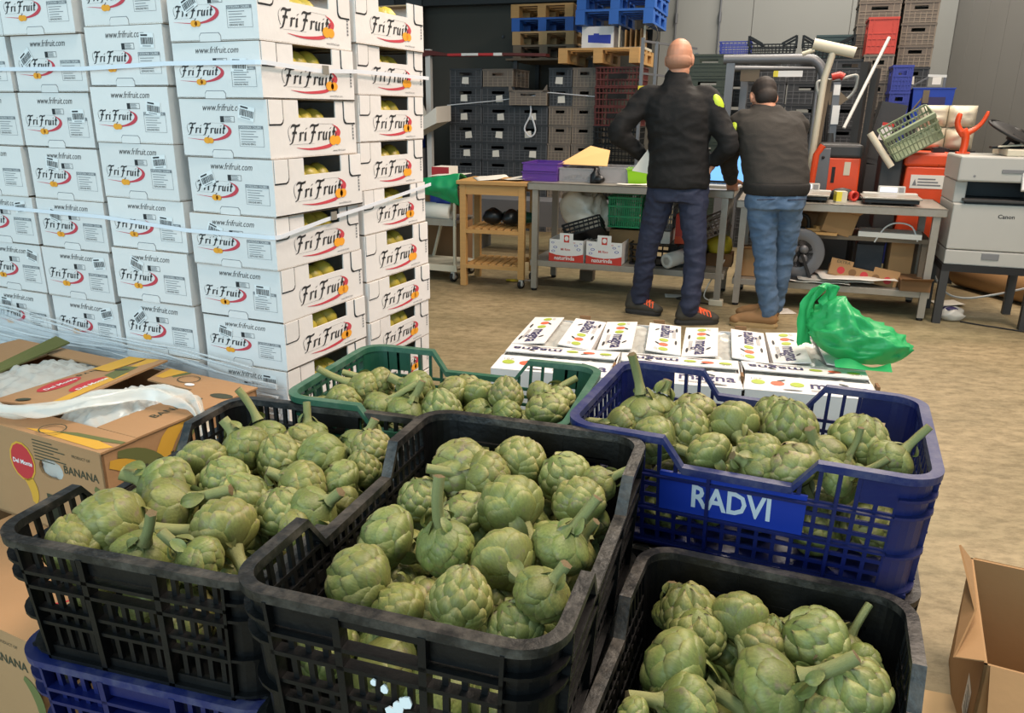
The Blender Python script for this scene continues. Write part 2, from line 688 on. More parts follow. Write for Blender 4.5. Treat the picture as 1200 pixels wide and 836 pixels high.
def wall_line(name, a, b, h, m, joints, jm, face):
    """sandwich-panel wall from a to b: one part per panel between recessed joints"""
    a, b = Vector((a[0], a[1], 0)), Vector((b[0], b[1], 0))
    u = (b - a)
    ln = u.length
    u.normalize()
    nrm = Vector((-u.y, u.x, 0)) * face
    mb = MB()
    mb.hexa([a, b, b - nrm * 0.12, a - nrm * 0.12] + [p + Vector((0, 0, h)) for p in (a, b, b - nrm * 0.12, a - nrm * 0.12)])
    base = struct(mb, name, jm)
    x = 0.0
    while x < ln - 0.01:
        x1 = min(ln, x + joints)
        pm = MB()
        p = [a + u * (x + 0.004), a + u * (x1 - 0.004)]
        q = [p[0], p[1], p[1] + nrm * 0.02, p[0] + nrm * 0.02]
        pm.hexa(q + [v + Vector((0, 0, h)) for v in q])
        pm.build('panel', m, base)
        x = x1
    return base


cr_ = RW(1.72, DB)
wall_line('wall_back', RW(-1.9, DB), cr_, 5.4, 'wall_panel', 1.2, 'panel_joint', -1)
wall_line('wall_right', cr_, RW(2.75, 3.2), 5.4, 'wall_panel_right', 0.58, 'panel_joint_pale', -1)
b = MB()
p0, p1 = RW(-7.5, 10.4), RW(-1.9, 10.4)
dep = RW(0, 0.1) - RW(0, 0)
b.hexa([p0, p1, p1 + dep, p0 + dep] + [p + Vector((0, 0, 5.4)) for p in (p0, p1, p1 + dep, p0 + dep)])
p2 = RW(-1.9, DB)
b.hexa([p1 - (RW(.1, 0) - RW(0, 0)), p1, p2, p2 - (RW(.1, 0) - RW(0, 0))] + [p + Vector((0, 0, 5.4)) for p in (p1 - (RW(.1, 0) - RW(0, 0)), p1, p2, p2 - (RW(.1, 0) - RW(0, 0)))])
struct(b, 'wall_far', 'wall_dark')
wall_line('wall_left', RW(-7.5, 3.6), RW(-7.5, 10.4), 5.4, 'wall_panel_right', 1.15, 'panel_joint', -1)
b = MB()
b.bar(RW(-7.4, 10.2, 2.72), RW(-2.4, 10.2, 2.72), 0.14, 0.16)
b.bar(RW(-7.4, 10.25, 3.1), RW(-2.4, 10.25, 3.1), 0.06, 0.1)
struct(b, 'trim_1', 'metal_dark')
for k, rr in enumerate((-5.3, -4.9)):
    b = MB()
    b.bar(RW(rr, 10.15, 0), RW(rr, 10.15, 5.3), 0.16, 0.2)
    struct(b, 'trim_%d' % (k + 2), 'metal_dark')
# low slab over the dark bay, high ceiling over the hall
b = MB()
q = [RW(-7.5, 7.6), RW(-1.2, 7.6), RW(-1.2, 10.5), RW(-7.5, 10.5)]
b.hexa([p + Vector((0, 0, 3.4)) for p in q] + [p + Vector((0, 0, 3.6)) for p in q])
struct(b, 'trim_4', 'wall_dark')
b = MB()
q = [RW(-9, -1), RW(5, -1), RW(5, 13), RW(-9, 13)]
b.hexa([p + Vector((0, 0, 5.4)) for p in q] + [p + Vector((0, 0, 5.6)) for p in q])
struct(b, 'ceiling', 'wall_panel_right')
# pipes on the back wall
for rr in (-1.69, -1.115):
    b = MB()
    b.tube([RW(rr, DB - 0.06, 5.3), RW(rr, DB - 0.06, 2.1)], 0.013, 8)
    b.tube([RW(rr, DB - 0.06, 2.62), RW(rr, DB - 0.06, 2.5)], 0.022, 8)
    tag(b.build('wall_pipe', 'metal_grey'), 'thin grey pipe %s' % ('running down the back wall left of the bald man' if rr < -1.4 else 'running down the back wall above the blue crate'), 'pipe')
# ------------------------------------------------------------------ pallet of white fruit cartons
SYAW = R(-23.4)
SO = Vector((-0.633, 2.08, 0))
SX = Vector((math.cos(SYAW), math.sin(SYAW), 0))
SY = Vector((-math.sin(SYAW), math.cos(SYAW), 0))


def SW(x, y, z):
    return SO + SX * x + SY * y + Vector((0, 0, z))


CW, CL, CH = 0.289, 0.395, 0.145          # end width, side length, height

GL = {
    'F': (0.60, [[(-.04, .84), (.06, .96), (.2, .97), (.36, .93), (.60, 1.0)], [(.30, .93), (.24, .55), (.16, .12), (.08, -.16), (-.02, -.14)], [(.08, .5), (.24, .54), (.40, .5)]]),
    'r': (0.36, [[(0, .48), (.07, .53), (.06, .25), (.04, 0)], [(.05, .38), (.14, .52), (.22, .53), (.25, .46)]]),
    'i': (0.26, [[(.01, .48), (.07, .53), (.05, .2), (.06, .04), (.12, .03)], [(.07, .72), (.12, .80)]]),
    'u': (0.46, [[(0, .48), (.06, .53), (.04, .2), (.08, .03), (.16, .02), (.26, .14)], [(.28, .53), (.25, .2), (.27, .03), (.33, .03)]]),
    't': (0.30, [[(.13, .86), (.09, .4), (.07, .1), (.13, .01), (.23, .08)], [(.0, .52), (.12, .55), (.24, .52)]]),
    ' ': (0.14, []),
}


def nib(mb, line, org, ux, uy, k, w=0.078, ang=R(28), mi=0):
    nx, ny = w * math.cos(ang), w * math.sin(ang)
    org, ux, uy = Vector(org), Vector(ux), Vector(uy)
    vs = []
    for x, y in line:
        x = x + 0.12 * y
        vs.append(org + ux * ((x - nx) * k) + uy * ((y - ny) * k))
        vs.append(org + ux * ((x + nx) * k) + uy * ((y + ny) * k))
    for i in range(len(line) - 1):
        mb.add([vs[2 * i], vs[2 * i + 1], vs[2 * i + 3], vs[2 * i + 2]], [(0, 1, 2, 3)], mi)


def smooth(pl, n=3):
    out = []
    for i in range(len(pl) - 1):
        p0, p1, p2, p3 = pl[max(0, i - 1)], pl[i], pl[i + 1], pl[min(len(pl) - 1, i + 2)]
        for j in range(n):
            t = j / n
            out.append(tuple(0.5 * (2 * p1[a] + (p2[a] - p0[a]) * t + (2 * p0[a] - 5 * p1[a] + 4 * p2[a] - p3[a]) * t * t + (3 * p1[a] - p0[a] - 3 * p2[a] + p3[a]) * t ** 3) for a in range(len(p1))))
    out.append(pl[-1])
    return out


def logo(mb, org, ux, uy, width, long_side):
    """calligraphic fruit-packer's mark: black words, red sweep, orange fruit (materials 0,1,2)"""
    k = width / 3.34
    uy = Vector(uy) * 0.66
    x = 0.0
    for ch in 'Fri Fruit':
        adv, strokes = GL[ch]
        for si, st in enumerate(strokes):
            flatbar = (ch == 'F' and si != 1) or (ch == 't' and si == 1)
            nib(mb, [(px + x, py) for px, py in smooth(st)], org, ux, uy, k, 0.075, R(80) if flatbar else R(28))
        x += adv
    org, ux, uy = Vector(org), Vector(ux), Vector(uy)
    # thin lasso line round the capital
    nib(mb, smooth([(.25, 1.06), (-.05, 1.0), (-.2, .7), (-.14, .3), (-.02, .02)]), org, ux, uy, k, 0.014)
    nib(mb, smooth([(.15, -.22), (.9, -.2), (1.7, -.2)]), org, ux, uy, k, 0.012)
    nib(mb, smooth([(1.9, 1.06), (2.6, 1.04), (3.1, 1.03)]), org, ux, uy, k, 0.012)

    def sweep(pl, ws, mi):
        up_ = []
        dn = []
        pl2 = smooth([(p[0], p[1], ws[i]) for i, p in enumerate(pl)], 5)
        for i, p in enumerate(pl2):
            a, b_ = pl2[max(0, i - 1)], pl2[min(len(pl2) - 1, i + 1)]
            d = Vector((b_[0] - a[0], b_[1] - a[1])).normalized()
            up_.append((p[0] - d.y * p[2], p[1] + d.x * p[2]))
            dn.append((p[0] + d.y * p[2], p[1] - d.x * p[2]))
        for i in range(len(pl2) - 1):
            mb.add([org + ux * (c[0] * k) + uy * (c[1] * k) for c in (up_[i], dn[i], dn[i + 1], up_[i + 1])], [(0, 1, 2, 3)], mi)
    n = (ux.cross(uy)).normalized() * 0.0004
    if long_side:
        sweep([(.4, -.42), (1.3, -.54), (2.2, -.50), (2.9, -.36), (3.3, -.06)], [.01, .06, .1, .11, .05], 1)
        sweep([(3.1, 1.0), (3.45, .80), (3.62, .50), (3.6, .22)], [.01, .06, .12, .06], 1)
        flat_poly(mb, [(a * k, b_ * k) for a, b_ in oval(3.48, .38, .19, .22)], org + n, ux, uy, 1)
        oc = (3.26, -.04)
    else:
        sweep([(-.2, -.52), (.6, -.60), (1.5, -.68), (2.5, -.60), (3.3, -.28), (3.7, .18), (3.62, .62), (3.1, 1.0)], [.005, .03, .05, .10, .16, .16, .10, .01], 1)
        oc = (1.75, -.70)
    org2 = org + n * 2
    flat_poly(mb, [(a * k, b_ * k) for a, b_ in oval(oc[0] - .13, oc[1], .30, .33)], org2, ux, uy, 2)
    flat_poly(mb, [(a * k, b_ * k) for a, b_ in oval(oc[0] + .20, oc[1] - .01, .26, .30)], org2, ux, uy, 2)
    nib(mb, [(oc[0] + .0, oc[1] + .26), (oc[0] + .1, oc[1] + .5)], org2 + n, ux, uy, k, 0.05)


def carton_prints():
    end = MB()
    o = Vector((-CW, -0.0008, 0))
    ux, uz = Vector((1, 0, 0)), Vector((0, 0, 1))
    put_text(end, 'www.frifruit.com', o + ux * 0.080 + uz * 0.116, ux, uz, 0.142, 0, 0.35, -0.004, 1.15)
    logo(end, o + ux * 0.024 + uz * 0.060, ux, uz, 0.125, False)
    # small class label: dark square and ruled box
    rect(end, o, ux, uz, 0.135, 0.147, 0.088, 0.103, 0)
    for y in (0.0885, 0.102):
        rect(end, o, ux, uz, 0.147, 0.182, y, y + 0.001, 0)
    rect(end, o, ux, uz, 0.181, 0.182, 0.0885, 0.103, 0)
    for k in range(4):
        rect(end, o, ux, uz, 0.149, 0.172 - 0.003 * (k % 2), 0.0908 + k * 0.0029, 0.0922 + k * 0.0029, 3)
    # ruled panel with lines of fine print
    for x0, x1, y0, y1 in ((0.193, 0.1938, 0.03, 0.078), (0.2715, 0.2723, 0.03, 0.078), (0.193, 0.272, 0.03, 0.0308)):
        rect(end, o, ux, uz, x0, x1, y0, y1, 3)
    rect(end, o, ux, uz, 0.193, 0.272, 0.073, 0.081, 3)
    put_text(end, 'CATEGORIA  CALIBRE', o + ux * 0.196 + uz * 0.0745 - Vector((0, 0.0004, 0)), ux, uz, 0.07, 4, 0, 0)
    for k, wd in enumerate((0.05, 0.042, 0.055, 0.038, 0.046)):
        rect(end, o, ux, uz, 0.199, 0.199 + wd, 0.066 - k * 0.0062, 0.0676 - k * 0.0062, 3)
    put_text(end, 'ESPAGNE 09015', o + ux * 0.199 + uz * 0.034, ux, uz, 0.045, 0)
    sd = MB()
    o = Vector((0.0008, 0, 0))
    uy = Vector((0, 1, 0))
    logo(sd, o + uy * 0.085 + uz * 0.042, uy, uz, 0.205, True)
    put_text(sd, 'www.frifruit.com', o + uy * 0.275 + uz * 0.010, uy, uz, 0.06, 3, 0.2)
    for yy in (0.017, 0.352):
        put_text(sd, 'V', o + uy * (yy + 0.006) + uz * 0.112, uy, uz, 0.012, 3)
    for k in range(5):
        rect(sd, o, uy, uz, 0.376, 0.383, 0.04 + k * 0.009, 0.046 + k * 0.009, 3)
    return end, sd


def carton_proto():
    t = thing('fruit_carton', 'white fruit carton', 'carton')
    b = MB()
    T = 0.004
    zt = CH - 0.0012
    b.bx(-CW, 0, 0, CL, 0, T, 1)
    # end panels
    for y0 in (0, CL - T):
        b.bx(-CW, 0, y0, y0 + T, 0.0005, zt, 0)
    # side panels with the window cut out of the upper edge
    w0, w1, wz = 0.126, 0.296, 0.100
    for x0 in (-T, -CW):
        b.bx(x0, x0 + T, T, w0, 0.0005, zt, 0)
        b.bx(x0, x0 + T, w1, CL - T, 0.0005, zt, 0)
        b.bx(x0, x0 + T, w0, w1, 0.0005, wz, 0)
    b.bx(-CW + T, -T, T, w0 - 0.03, zt - T, zt, 1)
    b.bx(-CW + T, -T, w1 + 0.03, CL - T, zt - T, zt, 1)
    b.build('body', ['carton_white', 'carton_inside'], t)
    # fold-over tabs at the corners of the long side, each a flap in a slot
    for y0, sg in ((0.004, 1), (CL - 0.058, -1)):
        tb = MB()
        rr = 0.012
        pl = [(y0, zt), (y0, zt - 0.055)] + [(y0 + 0.054, zt - 0.055), (y0 + 0.054, zt)]
        if sg > 0:
            pl = [(y0, zt), (y0, zt - 0.058), (y0 + 0.042, zt - 0.058), (y0 + 0.050, zt - 0.054), (y0 + 0.054, zt - 0.046), (y0 + 0.054, zt)]
        else:
            pl = [(y0, zt), (y0, zt - 0.046), (y0 + 0.004, zt - 0.054), (y0 + 0.012, zt - 0.058), (y0 + 0.054, zt - 0.058), (y0 + 0.054, zt)]
        m4 = Matrix(((0, 0, 1, 0), (1, 0, 0, 0), (0, 1, 0, 0), (0, 0, 0, 1)))
        # dark slot behind, flap in front of it
        cx = y0 + 0.027
        big = [(x + ((0.0042 if x > cx else -0.0004) if sg > 0 else (0.0004 if x > cx else -0.0042)), z - (0.004 if z < zt - 0.02 else 0)) for x, z in pl]
        tb.prism(big, 0.0002, 0.0008, 1, m4)
        tb.prism(pl, 0.0003, 0.0024, 0, m4)
        tb.build('corner_flap', ['carton_white', 'ink_black'], t)
    # locking tab of the end panel
    tb = MB()
    pl = [(-0.19, 0.0), (-0.19, 0.012), (-0.184, 0.019), (-0.128, 0.019), (-0.122, 0.012), (-0.122, 0.0)]
    m4 = Matrix(((1, 0, 0, 0), (0, 0, -1, 0), (0, 1, 0, 0), (0, 0, 0, 1)))
    tb.prism([(x * 1.0 + (-0.0018 if x < -.15 else 0.0012), z + (0.0018 if z > .01 else 0)) for x, z in pl], 0.0002, 0.0006, 1, m4)
    tb.prism(pl, 0.0003, 0.0016, 0, m4)
    tb.build('end_tab', ['carton_white', 'ink_grey'], t)
    e, s = carton_prints()
    inks = ['ink_black', 'ink_red', 'ink_orange', 'ink_grey', 'sticker_white']
    pe = e.build('end_print', inks, t)
    ps = s.build('side_print', inks, t)
    st = MB()
    rect(st, (0, 0, 0), (1, 0, 0), (0, 0, 1), 0, 0.052, 0, 0.034, 1)
    x = 0.005
    rnd = random.Random(3)
    while x < 0.046:
        wd = rnd.choice((0.0012, 0.002, 0.0028))
        rect(st, (0, -0.0004, 0), (1, 0, 0), (0, 0, 1), x, x + wd, 0.008, 0.024, 0)
        x += wd + rnd.choice((0.0012, 0.002))
    rect(st, (0, -0.0004, 0), (1, 0, 0), (0, 0, 1), 0.006, 0.03, 0.027, 0.031, 0)
    rect(st, (0, -0.0004, 0), (1, 0, 0), (0, 0, 1), 0.01, 0.04, 0.003, 0.005, 2)
    bs = st.build('barcode_sticker', ['ink_black', 'sticker_white', 'ink_grey'], t)
    return t, pe, ps, bs


carton, cpe, cps, cbs = carton_proto()
ORD = ['bottom', 'second', 'third', 'fourth', 'fifth', 'sixth', 'seventh', 'eighth', 'ninth', 'tenth', 'eleventh']


def ordn(k):
    return ORD[k]


rows_c = [1.656, 1.509, 1.371, 1.221, 1.071, 0.929, 0.780, 0.641]
rows_b = [1.708, 1.556, 1.401, 1.251, 1.098, 0.952, 0.798]
rows_a = [1.69, 1.54, 1.385, 1.23, 1.079, 0.929, 0.774]
rows_e = [1.675, 1.533, 1.39, 1.251, 1.106, 0.967, 0.816, 0.683]
PT = 0.15
cols = [('column at the picture edge', -3 * 0.306 - 0.012, 0, rows_a, 1), ('second column from the left', -2 * 0.306 - 0.012, 0, rows_a, 1),
        ('column next to the corner column', -0.306 - 0.006, 0, rows_b, 1), ('corner column', 0, 0.006, rows_c, 2), ('column furthest from the camera', 0.0, 0.42, rows_e, 0)]
rnd = random.Random(11)
first = True
corner_face = {}
NF = 0
fr_mb = MB()
fr_mb.ell((0, 0, 0), (0.035, 0.035, 0.046), 14)
fr_me = fr_mb.mesh('fruit', ['fruit_yellow'])
STK = {0: (0.058, 0.092, 12), 1: (0.21, 0.092, -8), 2: (0.20, 0.075, 5), 3: (0.05, 0.062, -25), 4: (0.205, 0.098, 10)}
for ci, (cname, ox, oy, rows, faces) in enumerate(cols):
    zs = list(rows)
    n_more = int(round((zs[-1] - PT) / 0.148))
    step = (zs[-1] - PT) / n_more
    base = zs[-1]
    zs += [base - step * (k + 1) for k in range(n_more)]
    for k in range(len(zs) - 1):
        zt, zb = zs[k], zs[k + 1]
        jx, jy, jr = rnd.uniform(-.005, .005), rnd.uniform(-.006, .005), rnd.uniform(-.9, .9)
        if ci == 3 and k == 2:
            jx, jr = 0.0, 0.8
        o = carton if first else dup(carton)
        first = False
        o.location = SW(ox + jx, oy + jy, zb + 0.0006)
        o.rotation_euler = (0, 0, SYAW + R(jr))
        o.scale = (1, 1, (zt - zb) / CH)
        nth = len(zs) - 2 - k
        o['label'] = 'white fruit carton, %s, %s from the bottom' % (cname, 'lowest' if nth == 0 else ordn(nth))
        if nth == 0:
            o['label'] = 'white fruit carton, %s, lowest on the pallet' % cname
        o['category'] = 'carton'
        o['group'] = 'white fruit cartons stacked on the pallet'
        for ch in list(o.children):
            nm = ch.name.split('.')[0]
            if nm == 'barcode_sticker':
                sx, sz, sr = STK[rnd.choice((0, 1, 2, 3, 4, 0, 3))]
                ch.location = (-CW + sx + rnd.uniform(-.012, .012), -0.0016, sz + rnd.uniform(-.008, .006))
                ch.rotation_euler = (0, R(sr + rnd.uniform(-10, 10)), 0)
            if ci == 4 and nm in ('end_print', 'barcode_sticker', 'end_tab') and o is not carton:
                bpy.data.objects.remove(ch)
            elif ci < 3 and nm in ('side_print', 'corner_flap') and o is not carton:
                bpy.data.objects.remove(ch)
        if ci in (3, 4) and zt > 0.6:
            for q in range(3):
                fo = link('fruit', fr_me)
                tag(fo, '%s yellow fruit in carton window, %s from bottom, %s' % (('left', 'middle', 'right')[q], ordn(nth), cname), 'fruit', 'fruits inside the white cartons')
                loc = SW(ox + jx - 0.052 - 0.004 * q, oy + jy + 0.155 + 0.056 * q + rnd.uniform(-.006, .006), zb + 0.086 + rnd.uniform(-.004, .006))
                fo.location = loc
                fo.rotation_euler = (rnd.uniform(-.5, .5), rnd.uniform(-.9, -.3), rnd.uniform(-.6, .6))

# pallet under the cartons


def pallet(name, label, lx, ly, h, m_, loc, rz, group=None, boards=5, wrap=False):
    t = thing(name, label, 'pallet', loc, rz, group)
    bt = 0.022 * h / 0.144
    zb = h - 2 * bt
    for k in range(boards):
        mb = MB()
        y0 = -ly / 2 + (ly - 0.1) * k / (boards - 1)
        mb.bx(-lx / 2, lx / 2, y0, y0 + 0.1, h - bt, h)
        mb.build('deck_board', m_, t)
    for x in (-lx / 2 + 0.05, 0, lx / 2 - 0.05):
        mb = MB()
        mb.bx(x - 0.05, x + 0.05, -ly / 2, ly / 2, zb, h - bt)
        mb.build('stringer_board', m_, t)
        for y in (-ly / 2 + 0.07, 0, ly / 2 - 0.07):
            mb = MB()
            mb.bx(x - 0.05, x + 0.05, y - 0.07, y + 0.07, bt, zb)
            mb.build('block', m_, t)
        mb = MB()
        mb.bx(x - 0.05, x + 0.05, -ly / 2, ly / 2, 0, bt)
        mb.build('bottom_board', m_, t)
    return t


pallet('pallet', 'wooden pallet under the tall stack of white cartons', 1.24, 0.84, 0.149, 'wood_pallet', SW(-0.61, 0.41, 0), SYAW)

# white straps round the carton stack
for nm, z0, z1, zr, lab in (('upper', 1.452, 1.458, 1.452, 'upper white strap round the tall stack of cartons'), ('lower', 1.043, 1.022, 1.098, 'lower white strap round the tall stack of cartons')):
    mb = MB()
    pts = [(-1.25, -0.010, z0), (-0.62, -0.010, z0 - 0.004), (-0.3, -0.010, z1), (-0.01, -0.009, z1), (0.006, -0.006, z1), (0.0095, 0.01, z1), (0.0095, 0.22, (z1 * .7 + zr * .3) if nm == 'lower' else zr - .004), (0.0095, 0.42, (z1 + zr) / 2), (0.0095, 0.83, zr)]
    hw = 0.0055
    vs = []
    for x, y, z in pts:
        vs += [SW(x, y, z - hw), SW(x, y, z + hw)]
    mb.add(vs, [(2 * i, 2 * i + 2, 2 * i + 3, 2 * i + 1) for i in range(len(pts) - 1)], 0)
    o = mb.build('strap', 'strap_white', None, solid=0.0012)
    tag(o, lab, 'strap', 'straps round the cartons')
    bk = MB()
    bk.bx(0.0105, 0.013, 0.235, 0.262, -0.012, 0.012)
    cb_ = bk.build('buckle', 'metal_steel', o)
    cb_.location = SO + Vector((0, 0, 1.451 if nm == 'upper' else 1.052))
    cb_.rotation_euler = (0, 0, SYAW)

# wrinkled stretch film round the foot of the stack
mb = MB()


def filmp(u, v):
    x = -1.25 + 1.262 * u
    top = 0.70 - 0.10 * u + 0.012 * math.sin(u * 19)
    z = 0.22 + (top - 0.22) * v
    return SW(x, -0.014 - 0.012 * abs(noise3((x * 3, z * 22, 1.5))) - 0.004 * noise3((x * 9, z * 60, 3)), z)


mb.grid(filmp, 90, 40, 0)
o = mb.build('stretch_film', 'film_clear')
tag(o, 'clear wrinkled stretch film wrapped round the foot of the white cartons', 'film')
for k in range(17):
    fold = MB()
    z0 = 0.695 - 0.0145 * k - 0.012 * rnd.random()
    pts = []
    ph = rnd.uniform(0, 6)
    for i in range(30):
        u = i / 29
        x = -1.25 + 1.24 * u * (1 if k > 2 else 0.93)
        pts.append(SW(x, -0.027 - 0.003 * math.sin(u * 30 + ph), z0 + 0.05 * (0.5 - u) * (1.5 if k < 4 else .6) + 0.008 * math.sin(u * 9 + ph)))
    fold.tube(pts, [0.0012 + 0.0035 * abs(math.sin(i * .4 + ph)) for i in range(30)], 5, 0)
    fold.build('film_fold', 'film_fold', o)

# ------------------------------------------------------------------ harvest crates


class CrateShape:
    def __init__(s, lx, ly, h, rad=0.05, tp=0.012):
        s.lx, s.ly, s.h, s.rad, s.tp = lx, ly, h, rad, tp

    def side_len(s, side):
        return (s.lx if side % 2 == 0 else s.ly) - 2 * s.rad

    def pt(s, side, a, z, t):
        k = s.tp * (1 - z / s.h)
        hx, hy = s.lx / 2 - k, s.ly / 2 - k
        full = s.side_len(side)
        half = ((hx if side % 2 == 0 else hy) - s.rad)
        a = a * (2 * half / full)
        if side == 0:
            return (a, -hy - t, z)
        if side == 1:
            return (hx + t, a, z)
        if side == 2:
            return (-a, hy + t, z)
        return (-hx - t, -a, z)

    def bar(s, mb, side, a0, a1, zb, zt, t0, t1, mi=0):
        zb0, zb1 = zb if isinstance(zb, tuple) else (zb, zb)
        zt0, zt1 = zt if isinstance(zt, tuple) else (zt, zt)
        p = s.pt
        mb.hexa([p(side, a0, zb0, t1), p(side, a1, zb1, t1), p(side, a1, zb1, t0), p(side, a0, zb0, t0),
                 p(side, a0, zt0, t1), p(side, a1, zt1, t1), p(side, a1, zt1, t0), p(side, a0, zt0, t0)], mi)

    def corner(s, mb, c, z0, z1, t0, t1, mi=0, n=6):
        """corner c lies after side c"""
        a0 = (-PI / 2, 0, PI / 2, PI)[c]
        sx, sy = ((1, -1), (1, 1), (-1, 1), (-1, -1))[c]

        def P(ang, z, t):
            k = s.tp * (1 - z / s.h)
            cx, cy = sx * (s.lx / 2 - k - s.rad), sy * (s.ly / 2 - k - s.rad)
            r = s.rad + t
            return (cx + r * math.cos(ang), cy + r * math.sin(ang), z)
        for i in range(n):
            b0, b1 = a0 + PI / 2 * i / n, a0 + PI / 2 * (i + 1) / n
            mb.hexa([P(b0, z0, t1), P(b1, z0, t1), P(b1, z0, t0), P(b0, z0, t0), P(b0, z1, t1), P(b1, z1, t1), P(b1, z1, t0), P(b0, z1, t0)], mi)


def harvest_crate(label, lx, ly, h, style, mw, mrim, group, low_sides, plate=None, low=0.05):
    """ventilated crate: floor_panel, four walls, four corner posts, a rim that dips on the sides in low_sides"""
    t = thing('harvest_crate', label, 'crate', group=group)
    S = CrateShape(lx, ly, h)
    rim = MB()
    th, rt_ = 0.013, 0.010
    for side in range(4):
        Ls = S.side_len(side) / 2
        wall = MB()
        is_low = side in low_sides
        m1 = Ls * (0.50 if style == 'grid' else 0.56)
        m2 = m1 - 0.035

        def top(a):
            if not is_low:
                return h
            a = abs(a)
            if a >= m1:
                return h
            if a <= m2:
                return h - low
            return h - low * (m1 - a) / (m1 - m2)
        cuts = [-Ls, Ls] if not is_low else [-Ls, -m1, -m2, m2, m1, Ls]
        for i in range(len(cuts) - 1):
            a0, a1 = cuts[i], cuts[i + 1]
            S.bar(rim, side, a0, a1, (top(a0) - th, top(a1) - th), (top(a0), top(a1)), -0.008, rt_)
        if style == 'grid':
            pitch = 0.0285
            n = max(2, int(2 * Ls / pitch))
            for i in range(n + 1):
                a = -Ls + 2 * Ls * i / n
                wdt = 0.0035
                S.bar(wall, side, max(-Ls, a - wdt), min(Ls, a + wdt), 0.012, top(a) - th + .002, -0.005, 0.0)
                if i % 7 == 0:
                    S.bar(wall, side, max(-Ls, a - .003), min(Ls, a + .003), 0.0, top(a) - th, 0.0, 0.009)
            zz = 0.012
            hl = h - low if is_low else h
            rows = [0.012 + (hl - 0.04) * j / 6 for j in range(7)]
            for j, z in enumerate(rows):
                S.bar(wall, side, -Ls, Ls, z, z + 0.007, -0.0045, 0.0005)
                if j in (0, 3, 6):
                    S.bar(wall, side, -Ls, Ls, z, z + 0.004, 0.0, 0.010)
            if plate and side == plate[0]:
                a0, a1, z0, z1 = plate[1:5]
                S.bar(wall, side, a0, a1, z0, z1, -0.005, 0.002, 1)
            if not is_low:
                S.bar(wall, side, -Ls, Ls, 0.004, 0.016, -0.004, 0.001)
            else:
                for sg in (-1, 1):
                    aa, ab = sorted((sg * m1, sg * (Ls - 0.065)))
                    S.bar(wall, side, min(sg * (Ls - .055), sg * Ls), max(sg * (Ls - .055), sg * Ls), h - low - .01, h - th, -0.005, 0)
        else:
            nb = 3
            fr = (-1, -0.36, 0.36, 1)
            for i in range(4):
                a = fr[i] * Ls
                S.bar(wall, side, max(-Ls, a - .005), min(Ls, a + .005), 0.0, top(a) - th + .002, -0.006, 0.011)
            for j, zf in enumerate((0.0, 0.30, 0.42, 0.62, 0.74)):
                z = zf * h
                d = 0.011 if j in (0, 3, 4) else 0.007
                S.bar(wall, side, -Ls, Ls, z, z + 0.006, -0.006, d)
            for i in range(3):
                a0, a1 = fr[i] * Ls, fr[i + 1] * Ls
                nv = max(4, int((a1 - a0) / 0.021))
                for k in range(1, nv):
                    a = a0 + (a1 - a0) * k / nv
                    tz = 0.64 * h if (i == 1 and not is_low) else 0.74 * h
                    S.bar(wall, side, a - 0.004, a + 0.004, 0.006, tz, -0.005, 0.001)
                    if is_low or (i != 1 and style == 'open'):
                        S.bar(wall, side, a - 0.004, a + 0.004, tz, top(a) - th + .002, -0.005, 0.001)
                if not is_low:
                    if i == 1 and style == 'ribs' and side == 0:
                        S.bar(wall, side, a0, a1, 0.885 * h, h - th + .002, -0.006, 0.006)   # hand hole below this band
                    elif i == 1 and style == 'open':
                        S.bar(wall, side, a0 + .004, a1 - .004, 0.80 * h, h - th + .002, -0.005, 0.002)
                    elif style == 'ribs':
                        S.bar(wall, side, a0, a1, (0.78 if i != 1 else 0.62) * h, h - th + .002, -0.005, 0.0)
            S.bar(wall, side, -Ls, Ls, 0.0, 0.02, -0.006, 0.003)
            if style == 'ribs' and is_low:
                S.bar(wall, side, -Ls, Ls, 0.50 * h, 0.58 * h, -0.005, 0.0)
        wall.build('wall_panel', [mw, 'plate_blue'], t)
        post = MB()
        S.corner(post, side, 0.0, h - th + .002, -0.006, 0.0)
        for zf in (0.02, 0.33, 0.66, 0.80):
            S.corner(post, side, zf * h, zf * h + 0.005, 0.0, 0.010)
        S.corner(rim, side, h - th, h, -0.008, rt_, 0, 10)
        post.build('corner_post', mw, t)
    ro = rim.build('rim', mrim, t)
    fl = MB()
    hx, hy = lx / 2 - S.tp - .004, ly / 2 - S.tp - .004
    fl.bx(-hx, hx, -hy, hy, 0.0, 0.006)
    fl.build('floor_panel', mw, t)
    return t


